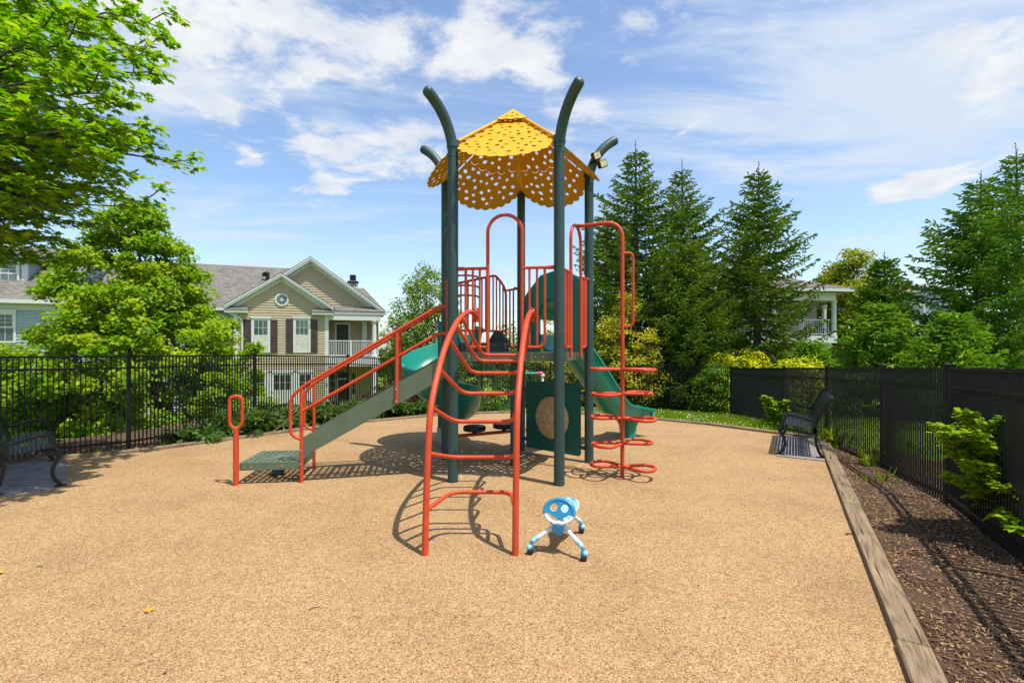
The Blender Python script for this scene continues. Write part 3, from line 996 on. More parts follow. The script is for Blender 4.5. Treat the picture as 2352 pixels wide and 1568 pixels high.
for k in range(5):
    a = A0 + (k + .5) * 2 * PI / 5
    ex = Vector((-math.sin(a), math.cos(a), 0)); ey = Vector((math.cos(a), math.sin(a), -SL)).normalized(); ez = ex.cross(ey)
    if ez.z < 0: ex = -ex; ez = ex.cross(ey)
    T = Matrix(((ex.x, ey.x, ez.x, C5.x), (ex.y, ey.y, ez.y, C5.y), (ex.z, ey.z, ez.z, AP - .02), (0, 0, 0, 1)))
    mb = MB(); mb.plate(petal_loops(), T, .006)
    mb.build('canopy_panel', M['yellow'], PS)
for k in range(5):
    a = A0 + k * 2 * PI / 5
    d = Vector((math.cos(a), math.sin(a), 0))
    rz = lambda r: AP - SL * math.cos(PI / 5) * r
    mb = MB(); mb.tube([C5 + d * r + Vector((0, 0, rz(r) + .012)) for r in (.05, .5, .98)], .021, 10)
    for r in (.3, .45, .6, .75, .9):          # lugs that carry the panels
        q = C5 + d * r + Vector((0, 0, rz(r) - .012)); s_ = Vector((-d.y, d.x, 0))
        mb.bar(q - s_ * .05, q + s_ * .05, .03, .012)
    rp = mb.build('ridge_pipe', M['yellow'], PS, True)
    q = C5 + d * .97
    mb = MB(); mb.lathe([(PRAD + .012, 3.93), (PRAD + .012, 4.01)], (pv(k).x, pv(k).y, 0), 20)
    mb.bar(lift(q, rz(.97)), lift(pv(k), 3.97), .05, .04)
    mb.build('post_clamp', M['pole'], rp, True)
mb = MB()
for k in range(5):
    p0 = pv(k, .325, AP - SL * math.cos(PI / 5) * .325 + .045); p1 = pv(k + 1, .325, p0.z); ap = lift(C5, AP + .055)
    a = A0 + (k + .5) * 2 * PI / 5
    ex = (p1 - p0).normalized(); ey = ((p0 + p1) / 2 - ap).normalized(); ez = ex.cross(ey)
    if ez.z < 0: ex = -ex; ez = -ez
    T = Matrix(((ex.x, ey.x, ez.x, ap.x), (ex.y, ey.y, ez.y, ap.y), (ex.z, ey.z, ez.z, ap.z), (0, 0, 0, 1)))
    h = ((p0 + p1) / 2 - ap).length; w = (p1 - p0).length / 2
    o = [(0, 0), (-w, h)]
    for i in range(1, 12): o.append((-w + 2 * w * i / 12, h + .025 * abs(math.sin(PI * i / 4)) + .02 * math.sin(PI * i / 12)))
    o.append((w, h))
    hs = [leaf_outline(x, y, .05, rl.uniform(0, 6), i % 2) for i, (x, y) in enumerate([(0, h * .45), (-w * .35, h * .72), (w * .35, h * .74), (0, h * .8)])]
    mb.plate([o] + hs, T, .006)
mb.build('canopy_cap', M['yellow'], PS)

# ---- deck: pierced pentagon with a deep rim
rim_in = [pv(k, R5 - .10) for k in range(5)]
loop = [(p.x, p.y) for p in rim_in]
holes = []
for i in range(-9, 10):
    for j in range(-9, 10):
        x = C5.x + i * .088 + (j % 2) * .044; y = C5.y + j * .088
        if all(((Vector((x, y, 0)) - (rim_in[k] + rim_in[(k + 1) % 5]) / 2).dot(nrm_out(rim_in[k], rim_in[(k + 1) % 5]))) < -.07 for k in range(5)) and math.hypot(x - C5.x, y - C5.y) > .12:
            holes.append([(x + .030 * math.cos(t * PI / 3), y + .022 * math.sin(t * PI / 3)) for t in range(6)])
mb = MB(); mb.plate([loop] + holes, Matrix.Translation((0, 0, DZ - .004)), .006)
deck = mb.build('deck', M['deck'], PS)
mb = MB()
for k in range(5):
    a = pv(k, R5 - .085); b = pv(k + 1, R5 - .085); d = (b - a).normalized()
    mb.bar(lift(a, DZ - .05) + d * .012, lift(b, DZ - .05) - d * .012, .012, .10)
    mb.bar(lift(mix(a, C5, .12), DZ - .04), lift(mix(C5, a, .12), DZ - .04), .03, .05)
rim = mb.build('deck_rim', M['deck'], deck)
for k in (0, 1):
    a = pv(k, R5 - .079); b = pv(k + 1, R5 - .079); n = nrm_out(a, b)
    for u in (.12, .2, .42, .58, .8, .88):
        q = lift(mix(a, b, u), DZ - .045)
        mb = MB(); mb.tube([q - n * .002, q + n * .006], .008, 8); mb.build('bolt', M['steel'], rim, True)
mb = MB(); mb.tube([(C5.x + .01, C5.y + .02, -.02), (C5.x + .01, C5.y + .02, DZ - .03)], .055, 16)
mb.build('centre_support', M['pole'], PS, True)

# ---- barriers (red tube panels)
T1, T2, T3 = .0165, .013, .022
def barrier(name, a, b, zt, zb, u0, u1, bars, collar=None, corner=None, parent=PS):
    """top rail and bottom rail between u0 and u1 of the edge a-b, with bars; corner rounds the outer lower end"""
    mb = MB()
    P = lambda u, z: lift(mix(a, b, u), z)
    if corner == 'a':
        pts = fillet([P(u1, zb), P(u0, zb), P(u0, zt)], .09, 6)
    elif corner == 'b':
        pts = fillet([P(u0, zb), P(u1, zb), P(u1, zt)], .09, 6)
    else:
        pts = [P(u0, zb), P(u1, zb)]
    mb.tube(pts, T1, 10)
    mb.tube([P(collar if collar is not None and collar < u0 else u0, zt), P(collar if collar is not None and collar > u1 else u1, zt)], T1 + .002, 10)
    if collar is not None:
        s = 1 if collar < u0 else -1
        mb.tube([P(collar, zt), P(collar + s * .055, zt)], .024, 10)
    for u in bars: mb.tube([P(u, zb), P(u, zt)], T2, 8)
    return mb.build(name, M['red'], parent, True)
def arch(a, b, u0, u1, zt, parent=PS, name='arch_frame'):
    A = lift(mix(a, b, u0), DZ - .06); B = lift(mix(a, b, u1), DZ - .06); r = (B - A).length / 2
    mid = (A + B) / 2; d = (B - A).normalized()
    pts = [A, lift(A, 2.2)]
    for i in range(17):
        t = PI - PI * i / 16
        pts.append(lift(mid + d * r * math.cos(t), zt - r + r * math.sin(t)))
    pts += [lift(B, 2.2), B]
    mb = MB(); mb.tube(pts, .0205, 12)
    return mb.build(name, M['red'], parent, True)
def edge_u(a, b, x):
    """where along the edge a-b the picture column x falls"""
    t = (x - CX) / FPX
    return (t * a.y - a.x) / ((b.x - a.x) - t * (b.y - a.y))
ZT, ZB = 2.505, 1.585
# front edge, with the arch above the climber
u0, u1 = edge_u(PFL, PFR, 1120.4), edge_u(PFL, PFR, 1199.3)
arch(PFL, PFR, u0, u1, 3.125)
barrier('barrier', PFL, PFR, ZT, ZB, edge_u(PFL, PFR, 1069.9), u0, [edge_u(PFL, PFR, x) for x in (1086, 1102)], collar=.05, corner='a')
barrier('barrier', PFL, PFR, ZT, ZB, u1, edge_u(PFL, PFR, 1251.4), [edge_u(PFL, PFR, x) for x in (1216, 1233.4)], collar=.95, corner='b')
# right edge, with the arch above the pod climber
arch(PFR, PR, .35, .685, 3.125)
barrier('barrier', PFR, PR, ZT, ZB, .14, .35, [.19, .25, .30], collar=.05, corner='a')
barrier('barrier', PFR, PR, ZT, ZB, .685, .87, [.735, .785, .83], collar=.95, corner='b')
# back left edge: peaked guard over the spiral slide entry and a narrow panel beside the back post
def peak(name, parent):
    mb = MB()
    P = lambda u, z: lift(mix(PL, PB, u), z)
    top = fillet([P(.10, 2.46), P(.12, 2.50), P(.60, 2.655), P(.645, 2.66), P(.745, 2.54), P(.785, 2.42), P(.785, 2.3), P(.785, 1.60), P(.96, 1.595)], [.03, .05, .1, .06, .12, .1, .05, .09, .02], 5)
    mb.tube(top, T1 + .002, 10)
    mb.tube([P(.10, 2.46), P(.10, 1.60)], T1, 10)
    mb.tube([P(.10, 1.83), P(.785, 1.83)], T1, 10)
    for u in (.19, .28, .37, .46, .51, .56, .61, .655, .70, .745):
        zt = 2.5 + (u - .12) / .48 * .155 if u < .62 else 2.66 - (u - .645) / .14 * .22
        mb.tube([P(u, 1.83), P(u, zt)], T2 * .9, 8)
    mb.tube([P(.785, 2.45), P(.95, 2.49)], T1, 10); mb.tube([P(.90, 2.49), P(.96, 2.49)], .024, 10)
    for u in (.84, .89): mb.tube([P(u, 1.6), P(u, 2.47)], T2, 8)
    return mb.build(name, M['red'], parent, True)
peak('peaked_barrier', PS)
# stair opening on the left edge: panels beside both posts and the looped grab rails
barrier('barrier', PFL, PL, ZT, ZB, .08, .22, [.15], corner=None)
barrier('barrier', PFL, PL, ZT - .02, ZB, .72, .93, [.78, .85], corner=None)
def loops(parent):
    mb = MB()
    base = lift(mix(PL, PB, .05), 0)
    n = nrm_out(PL, PB)
    for z in (2.60, 2.46, 2.32):
        a = Vector((-.66, 6.75, z)); b = Vector((-.42, 7.1, z))
        mb.tube(fillet([lift(PL, z) + Vector((.07, 0, 0)), (-.62, 7.02, z), (-.46, 7.22, z), (-.47, 7.3, z - .16)], .09, 6), .0135, 8)
    mb.tube([(-.47, 7.3, 2.44), (-.47, 7.3, 1.55)], .0135, 8)
    return mb.build('looped_grab_rail', M['red'], parent, True)
loops(PS)

# ---- arch climber in front
CLX = lambda Y, side: (-.66 + .125 * (Y - 3.82)) if side < 0 else (.0193 + .113 * (Y - 3.75))
PROF = [(3.80, -.02), (3.83, .35), (3.88, .75), (3.95, 1.08), (4.13, 1.33), (4.37, 1.56), (4.62, 1.72), (4.96, 1.87), (5.40, 1.965), (5.70, 1.955), (5.79, 1.92)]
rails = []
for sd in (-1, 1):
    pts = spline([(CLX(Y, sd), Y, z) for Y, z in PROF], 5)
    mb = MB(); mb.tube(pts, .0255, 14)
    r_ = mb.build('climber_rail', M['red'], PS, True)
    e = Vector(PROF and (CLX(5.79, sd), 5.79, 1.94))
    mb = MB(); mb.box((e.x, 5.81, 1.96), (.075, .02, .17), bev=.008)
    br = mb.build('climber_bracket', M['red'], r_)
    for dz in (-.055, .055):
        mb = MB(); mb.tube([(e.x, 5.80, 1.96 + dz), (e.x, 5.785, 1.96 + dz)], .013, 8); mb.build('bolt', M['steel'], r_, True)
def prof_at(z_or_y, key=1):
    pts = spline([(0, Y, z) for Y, z in PROF], 8)
    best = min(pts, key=lambda p: abs(p[2 if key else 1] - z_or_y))
    return best
# z on the rail, depth behind the rail and height of the tread bar
RUNGS = [(.33, 4.16, .375), (.755, 4.20, .655), (1.10, 4.27, .945), (1.40, 4.60, 1.155), (1.66, 4.98, 1.325), (1.80, 5.32, 1.435), (1.885, 5.58, 1.495)]
for zr, yb, zb in RUNGS:
    rp = prof_at(zr)
    L_ = Vector((CLX(rp.y, -1), rp.y, zr)); R_ = Vector((CLX(rp.y, 1), rp.y, zr))
    xl = CLX(yb, -1) + .11; xr = CLX(yb, 1) - .075
    mb = MB(); mb.tube(fillet([L_, (xl, yb, zb), (xr, yb, zb), R_], .10, 7), .0175, 12)
    mb.build('climber_rung', M['red'], PS, True)

# ---- pod climber on the right
n_r = nrm_out(PFR, PR)
PC = Vector((1.345, 6.085, 0))
tip = lift(mix(PFR, PR, .517), 3.115)
mb = MB(); mb.tube(fillet([tip, lift(PC, 3.115), lift(PC, -.02)], .22, 10), .0245, 14)
podpole = mb.build('climber_pole', M['red'], PS, True)
mb = MB(); e = n_r
mb.tube(fillet([lift(PC, 2.73), lift(PC + Vector((.125, -.02, 0)), 2.73), lift(PC + Vector((.125, -.02, 0)), 1.84), lift(PC, 1.84)], .10, 8), .0155, 10)
mb.build('grab_handle', M['red'], podpole, True)
def pod(z, ang):
    d = Vector((math.cos(ang), math.sin(ang), 0)); s_ = Vector((-d.y, d.x, 0))
    q = lift(PC, z)
    pts = [q + d * .02 + s_ * .018, q + d * .27 + s_ * .185, q + d * .385 + s_ * .10, q + d * .385 - s_ * .10, q + d * .27 - s_ * .185, q + d * .02 - s_ * .018]
    mb = MB(); mb.tube(fillet(pts, .07, 6, closed=True), .0195, 10, closed=True)
    mb.build('foot_loop', M['red'], podpole, True)
for i, z in enumerate((1.315, 1.02, .72, .415, .135)):
    if i % 2 == 0: pod(z, rad(150)); pod(z, rad(-22))
    else: pod(z, rad(203)); pod(z, rad(24))

# ---- turtle panel below the deck
pa = PB + Vector((.03, -.10, 0)); pb = PR + Vector((-.06, .0, 0))
d = (pb - pa); W = d.length; d.normalize(); nin = -nrm_out(pa, pb)
T = Matrix(((d.x, 0, nin.x, pa.x), (d.y, 0, nin.y, pa.y), (0, 1, 0, 0), (0, 0, 0, 1)))
def rrect(x0, y0, x1, y1, r, n=5):
    out = []
    for cx_, cy_, a0 in ((x1 - r, y0 + r, -90), (x1 - r, y1 - r, 0), (x0 + r, y1 - r, 90), (x0 + r, y0 + r, 180)):
        for i in range(n + 1):
            t = rad(a0 + 90 * i / n); out.append((cx_ + r * math.cos(t), cy_ + r * math.sin(t)))
    return out
x0, x1 = .07, W - .07
ocx, ocy, oa, ob = W * .5, .565, .31, .315
oval = [(ocx + oa * math.cos(t * PI / 24), ocy + ob * math.sin(t * PI / 24)) for t in range(48)]
mb = MB(); mb.plate([rrect(x0, .075, x1, 1.085, .03), oval], T, .03)
tp = mb.build('turtle_panel', M['panel'], PS)
for y in (.2, .95):
    for xa, xb in ((0, .09), (W - .09, W)):
        mb = MB(); mb.bar(T @ Vector((xa, y, 0)), T @ Vector((xb, y, 0)), .034, .05); mb.build('panel_clip', M['pole'], tp)
# domed shell made of hexagon scutes with sunk seams
def shell():
    mb = MB(); n = 44; rings = []
    S = .135
    cen = []
    for i in range(-4, 5):
        for j in range(-4, 5):
            cen.append((S * (i + .5 * (j % 2)), S * .87 * j))
    vs = []; fs = []
    for i in range(n + 1):
        for j in range(n + 1):
            x = -1 + 2 * i / n; y = -1 + 2 * j / n
            r = math.hypot(x, y)
            m_ = max(abs(x), abs(y))
            k = m_ / r if r > 1e-6 else 1        # square to disc
            X_, Y_ = x * k * oa, y * k * ob
            ds = sorted(math.hypot(X_ - a, Y_ - b) for a, b in cen)
            gap = ds[1] - ds[0]
            h = .055 * (1 - m_ ** 2.2) + .014 * min(1, gap / .026) + .005 * max(0, 1 - ds[0] / .07)
            vs.append(T @ Vector((ocx + X_, ocy + Y_, h)))
    for i in range(n):
        for j in range(n):
            a = i * (n + 1) + j
            fs.append((a, a + n + 1, a + n + 2, a + 1))
    mb.add(vs, fs)
    return mb.build('turtle_shell', M['shell'], tp, True, 60)
shell()
mb = MB(); ringp = [T @ Vector((ocx + (oa + .004) * math.cos(t * PI / 24), ocy + (ob + .004) * math.sin(t * PI / 24), .016)) for t in range(48)]
mb.tube(ringp, .012, 8, closed=True)
mb.build('shell_rim', M['panel'], tp, True)

# ---- stool seats on a bar below the deck
mb = MB(); a = lift(PL, .31); b = lift(PB, .305)
mb.tube([mix(a, b, .05), mix(a, b, .95)], .026, 12)
for u in (.05, .93): mb.box(mix(a, b, u), (.05, .05, .16), bev=.006)
sb = mb.build('seat_bar', M['red'], PS, True)
for u in (.34, .73):
    q = mix(a, b, u) + Vector((.03, -.06, 0))
    mb = MB(); mb.lathe([(.02, .33), (.045, .37), (.15, .375), (.163, .385), (.165, .43), (.155, .445), (.03, .448)], (q.x, q.y, 0), 28)
    mb.build('stool_seat', M['black'], sb, True)

# ---- straight slide on the back right edge
n_s = nrm_out(PR, PB); mid = (PR + PB) / 2; mid.z = 0
e_s = (PB - PR).normalized()
def slide_ring(c, tang, w, h, fl=.05, lipw=.02):
    """U section across the slide at c"""
    t = Vector(tang).normalized(); up = (Vector((0, 0, 1)) - t * t.z).normalized(); s_ = t.cross(up)
    prof = [(-w - fl, h - .03), (-w - fl, h), (-w - .012, h + .012), (-w, h - .01), (-w * .92, h * .45), (-w * .78, .06), (-w * .5, .01), (0, 0), (w * .5, .01), (w * .78, .06), (w * .92, h * .45), (w, h - .01), (w + .012, h + .012), (w + fl, h), (w + fl, h - .03)]
    outer = [(w + fl * .5, h - .035), (w * 1.0, h * .4), (w * .84, .02), (w * .52, -.035), (0, -.045), (-w * .52, -.035), (-w * .84, .02), (-w, h * .4), (-w - fl * .5, h - .035)]
    return [c + s_ * x + up * z for x, z in prof + outer]
path = spline([(0.02, 1.535), (.22, 1.53), (.42, 1.46), (.9, 1.08), (1.4, .66), (1.75, .415), (2.05, .34), (2.36, .335)], 5)if False else None
pp = [(0.02, 1.53), (.20, 1.525), (.40, 1.46), (.88, 1.07), (1.30, .70), (1.58, .475), (1.86, .36), (2.16, .325), (2.42, .325)]
cp = spline([mid + n_s * s_ + Vector((0, 0, z)) for s_, z in pp], 5)
rings = []
m = len(cp)
for i, c in enumerate(cp):
    t = cp[min(i + 1, m - 1)] - cp[max(i - 1, 0)]
    f = i / (m - 1)
    w = .235 + (.10 * max(0, f - .86) / .14 if f > .86 else 0)
    h = .24 if f < .84 else .24 - .07 * (f - .84) / .16
    rings.append(slide_ring(c, t, w, h))
mb = MB(); mb.sweep(rings, True, True)
rs_ = mb.build('straight_slide', M['slide'], PS, True, 50)
# rolled exit lip and the moulded foot below it
lipc = cp[-1]; t = Vector(n_s)
mb = MB()
lp = [lipc + e_s * x + t * (.045 - .4 * x * x) + Vector((0, 0, .01 + .9 * abs(x) ** 2.4)) for x in np.linspace(-.37, .37, 17)]
mb.tube(lp, .035, 10)
mb.build('slide_lip', M['slide'], rs_, True)
mb = MB()
fc = mid + n_s * 2.16
secs = []
for z, sx, sy in ((.285, .22, .14), (.2, .17, .11), (.08, .15, .10), (-.02, .17, .12)):
    secs.append([lift(fc, z) + e_s * sx * math.cos(k * PI / 8) + n_s * sy * math.sin(k * PI / 8) for k in range(16)])
mb.sweep(secs, True, True)
mb.build('slide_foot', M['slide'], rs_, True)
# hood plate with an arched opening
HL = (PB - PR).length
Th = Matrix(((e_s.x, 0, n_s.x, PR.x + n_s.x * .02), (e_s.y, 0, n_s.y, PR.y + n_s.y * .02), (0, 1, 0, 0), (0, 0, 0, 1)))
ol = [(.075, 1.50), (.075, 2.40), (.14, 2.52), (.34, 2.66), (.62, 2.70), (.86, 2.66), (HL - .14, 2.44), (HL - .075, 2.36), (HL - .075, 1.50), (HL - .36, 1.50)]
c_ = HL / 2; rw = .27
op = [(c_ + rw, 1.50)] + [(c_ + rw * math.cos(t * PI / 14), 2.06 + .24 * math.sin(t * PI / 14)) for t in range(15)] + [(c_ - rw, 1.50)]
mb = MB(); mb.plate([ol[:-1] + op + [(.36, 1.50)]], Th, .045)
hood = mb.build('slide_hood', M['slide'], rs_)
mb = MB(); hr = []
for q, s_ in ((0.0, 1.0), (.12, 1.03), (.26, 1.0), (.36, .93)):
    hr.append([Th @ Vector((c_ + (rw + .03) * s_ * math.cos(t * PI / 14), 2.03 + (.30 - q * .25) * s_ * math.sin(t * PI / 14), q)) for t in range(15)] +
              [Th @ Vector((c_ + (rw) * s_ * math.cos(t * PI / 14), 2.0 + (.26 - q * .25) * s_ * math.sin(t * PI / 14), q)) for t in range(14, -1, -1)])
mb.sweep(hr, True, True)
mb.build('hood_canopy', M['slide'], hood, True, 50)

# ---- spiral slide at the back left
SCN = Vector((-1.17, 8.30, 0))
def sp_ring(th, z, r0=.07):
    d = Vector((math.cos(th), math.sin(th), 0))
    prof = [(r0, .20), (.10, .06), (.18, .0), (.30, -.01), (.42, .02), (.52, .09), (.60, .22), (.645, .40), (.66, .43), (.715, .42), (.72, .39)]
    outer = [(.675, .37), (.665, .30), (.635, .16), (.55, .02), (.44, -.045), (.30, -.075), (.17, -.06), (.09, -.02)]
    return [SCN + d * r + Vector((0, 0, z + q)) for r, q in prof + outer]
keys = [(-28, 1.50), (30, 1.44), (90, 1.30), (180, .985), (270, .72), (360, .46), (410, .33), (440, .29)]
rings = []
for i in range(0, 95):
    th = -28 + (432 + 28) * i / 94
    z = float(np.interp(th, [k_[0] for k_ in keys], [k_[1] for k_ in keys]))
    rings.append(sp_ring(rad(th), z))
mb = MB(); mb.sweep(rings, True, True)
sp = mb.build('spiral_slide', M['slide'], PS, True, 55)
mb = MB(); mb.tube([(SCN.x, SCN.y, .02), (SCN.x, SCN.y, 2.02)], .062, 18)
cpole = mb.build('spiral_centre_post', M['panel'], sp, True)
mb = MB(); mb.tube([(SCN.x, SCN.y, -.02), (SCN.x, SCN.y, .26)], .078, 18)
for z in (.08, .17): mb.tube([(SCN.x + .02, SCN.y - .085, z), (SCN.x + .02, SCN.y - .07, z)], .011, 8)
mb.build('post_sleeve', M['galv'], cpole, True)
# straight run from the deck into the spiral, with raised cheeks
n_l = nrm_out(PL, PB); e_l = (PB - PL).normalized()
Q = lambda u, o_, z: lift(mix(PL, PB, u), z) + n_l * o_
mb = MB()
def cheek(u):
    th_ = .03
    pts = [Q(u, -.08, 1.52), Q(u, -.08, 1.70), Q(u, .10, 1.83), Q(u, .34, 1.83), Q(u, .62, 1.62), Q(u, .62, 1.45), Q(u, -.08, 1.45)]
    A_ = [p - e_l * th_ / 2 for p in pts]; B_ = [p + e_l * th_ / 2 for p in pts]
    mb.sweep([A_, B_], True, True)
cheek(.14); cheek(.77)
mb.sweep([[Q(.15, -.10, 1.52), Q(.76, -.10, 1.52)], [Q(.15, -.10, 1.655), Q(.76, -.10, 1.655)], [Q(.15, -.02, 1.655), Q(.76, -.02, 1.655)], [Q(.15, .05, 1.56), Q(.76, .05, 1.56)], [Q(.15, .62, 1.50), Q(.76, .62, 1.50)]])
mb.build('slide_entry_box', M['box'], sp)

# ---- stair from the low platform
DS = Vector((-.115, .66, 0))                            # from the near stringer to the far one
S0 = Vector((-2.47, 5.87, .395)); S1 = Vector((-.80, 6.04, 1.36))
dr = (S1 - S0).normalized()
vert = Vector((0, 0, 1))
def stringer(off):
    mb = MB()
    hh = .115
    a0 = S0 + off; a1 = S1 + off
    th_ = Vector((.0, .0, 0)); side = dr.cross(vert).normalized() * .016
    pts = [a0 + Vector((0, 0, .125)), a1 + Vector((-.05, 0, .10)), a1 + Vector((.07, .01, .13)), a1 + Vector((.07, .01, -.10)), a0 + Vector((0.005, 0, -.105))]
    mb.sweep([[p - side for p in pts], [p + side for p in pts]], True, True)
    return mb
st = stringer(Vector((0, 0, 0))).build('stair_stringer', M['deck'], PS)
st2 = stringer(DS).build('stair_stringer', M['deck'], PS)
for i in range(1, 6):
    u = i / 6.0
    c = mix(S0, S1, u) + DS / 2 + Vector((0, 0, -.01))
    dx = Vector((dr.x, dr.y, 0)).normalized(); dy = DS.normalized(); w_ = DS.length - .036
    Tt = Matrix(((dx.x, dy.x, 0, c.x), (dx.y, dy.y, 0, c.y), (0, 0, 1, c.z), (0, 0, 0, 1)))
    hs = []
    for a in range(3):
        for b in range(8):
            hx = -.085 + a * .085; hy = -w_ / 2 + .05 + b * (w_ - .1) / 7
            hs.append(rrect(hx - .03, hy - .022, hx + .03, hy + .022, .012, 2))
    mb = MB(); mb.plate([rrect(-.14, -w_ / 2, .14, w_ / 2, .01, 2)] + hs, Tt, .01)
    mb.bar(Tt @ Vector((-.14, -w_ / 2, -.02)), Tt @ Vector((-.14, w_ / 2, -.02)), .012, .05)
    mb.build('tread', M['deck'], st)
# low platform
PFl = Vector((-3.145, 5.76, .245)); PFr = Vector((-2.49, 5.85, .245))
pdx = (PFr - PFl).normalized(); pdy = Vector((-pdx.y, pdx.x, 0)); pw = (PFr - PFl).length; pd = .70
Tp = Matrix(((pdx.x, pdy.x, 0, PFl.x), (pdx.y, pdy.y, 0, PFl.y), (0, 0, 1, .243), (0, 0, 0, 1)))
hs = []
for a in range(9):
    for b in range(9):
        hx = .055 + a * (pw - .11) / 8 + (0.0); hy = .06 + b * (pd - .12) / 8
        if a in (0, 8) and b % 2: continue
        if abs(a - 4) + abs(b - 4) < 2: continue
        sl_ = .018
        hs.append([(hx + dx_ + .006 * (1 if (a + b) % 2 else -1) * (dy_ / .02), hy + dy_) for dx_, dy_ in ((-.022, -.012), (0, -.024), (.022, -.012), (.022, .012), (0, .024), (-.022, .012))])
mb = MB(); mb.plate([rrect(0, 0, pw, pd, .012, 2)] + hs, Tp, .008)
pl = mb.build('step_platform', M['deck'], PS)
mb = MB()
for a_, b_ in (((0, .006), (pw, .006)), ((pw - .006, .012), (pw - .006, pd - .012)), ((pw, pd - .006), (0, pd - .006)), ((.006, pd - .012), (.006, .012))):
    mb.bar(Tp @ Vector((*a_, -.044)), Tp @ Vector((*b_, -.044)), .012, .078)
prim = mb.build('platform_rim', M['deck'], pl)
for x in (.05, .13, .47):
    mb = MB(); mb.tube([Tp @ Vector((x, -.004, -.045)), Tp @ Vector((x, .003, -.045))], .009, 8); mb.build('bolt', M['steel'], prim, True)
q = gnd(634.6, 1092); mb = MB(); mb.tube([lift(q + Vector((0, .05, 0)), -.02), lift(q + Vector((0, .05, 0)), .235)], .07, 18)
mb.build('platform_leg', M['pole'], pl, True)
# post with the loop handle
q = gnd(542, 1114)
mb = MB(); mb.tube([lift(q, -.02), lift(q, .60), lift(q, .655)], [.0305, .0305, .024], 16)
lpost = mb.build('loop_post', M['red'], PS, True)
hd = Vector((.98, .2, 0)).normalized()
lp = fillet([lift(q - hd * .02, .65), lift(q - hd * .066, .70), lift(q - hd * .066, 1.02), lift(q + hd * .066, 1.02), lift(q + hd * .066, .70), lift(q + hd * .02, .65)], .055, 6, closed=True)
mb = MB(); mb.tube(lp, .0185, 12, closed=True); mb.build('loop_handle', M['red'], lpost, True)
# hand rails, near and far
def handrail(off, endp):
    o = off
    P0 = Vector((-2.47, 5.86, 0)) + o
    along = Vector((dr.x, dr.y, 0)).normalized()
    mb = MB()
    mb.tube([lift(P0, -.02), lift(P0, 1.09)], .021, 12)                      # newel
    E = lift(endp, 0)
    top = [lift(P0, .50), lift(P0 - along * .125, .56), lift(P0 - along * .125, 1.0), lift(P0 + along * .02, 1.13),
           lift(S1 + o + along * -.10, 2.07), lift(E, 2.075)]
    mb.tube(fillet(top, [.02, .11, .16, .1, .10, .01], 7), .0195, 12)
    midr = [lift(P0, .83), lift(S1 + o - along * .10, 1.745), lift(E, 1.75)]
    mb.tube(fillet(midr, .1, 6), .0185, 12)
    u = .655
    q_ = mix(S0, S1, u) + o
    ztop = 1.13 + (2.07 - 1.13) * u * 1.02
    sd = Vector((0, -.028, 0)) if off.length < .1 else Vector((0, .028, 0))
    mb.tube([lift(q_ + sd, q_.z - .11), lift(q_ + sd * .3, ztop)], .0205, 12)
    h = mb.build('handrail', M['red'], PS, True)
    for c_q, z in ((q_ + sd, q_.z - .08), (q_ + sd, q_.z + .06), (P0, .22), (P0, .38)):
        mb = MB(); mb.tube([lift(c_q, z) + Vector((0, -.018, 0)), lift(c_q, z) + Vector((0, -.030, 0))], .0105, 8)
        mb.build('bolt', M['steel'], h, True)
handrail(Vector((0, 0, 0)), PFL + Vector((-.03, .05, 0)))
handrail(DS, PL + Vector((.0, -.04, 0)) - Vector((.02, .2, 0)))

# ---- twin floodlight clamped to the right post
fl = MB()
q = lift(PR, 4.13) + Vector((.085, -.07, 0))
fl.bar(lift(PR, 4.10) + Vector((.0, -.05, 0)), q, .03, .03)
arm = fl.build('floodlight', M['black'], PS)
for dx_, dz_, az in ((.0, .055, -28), (.085, -.055, -34)):
    c = q + Vector((dx_, -.03, dz_))
    Mr = Matrix.Rotation(rad(-24), 3, 'Y') @ Matrix.Rotation(rad(20), 3, 'Z') @ Matrix.Rotation(rad(16), 3, 'X')
    mb = MB(); mb.box(c, (.125, .045, .105), M=Mr, bev=.006)
    for s_ in (-.05, -.025, 0, .025, .05): mb.box(c + Mr @ Vector((s_, .035, 0)), (.006, .03, .09), M=Mr)
    h = mb.build('lamp_head', M['black'], arm)
    mb = MB(); mb.box(c + Mr @ Vector((0, -.0235, 0)), (.098, .004, .080), M=Mr)
    mb.build('lamp_lens', M['lampface'], h)

# pale joints in the rubber around the tower
M['seam'] = mat('pale_seam', (.50, .40, .26), .8)
for i, (x0_, y0_, x1_, y1_) in enumerate(((1297, 1098, 1343, 1062), (1056, 1088, 1062, 1106))):
    a = gnd(x0_, y0_); b = gnd(x1_, y1_)
    mb = MB(); dd = (b - a).normalized(); ss = Vector((-dd.y, dd.x, 0)) * .005
    mb.add([p + Vector((0, 0, .004)) for p in (a - ss, a + ss, b + ss, b - ss)], [(0, 1, 2, 3)])
    tag(mb.build('surface_seam', M['seam']), kind='structure')
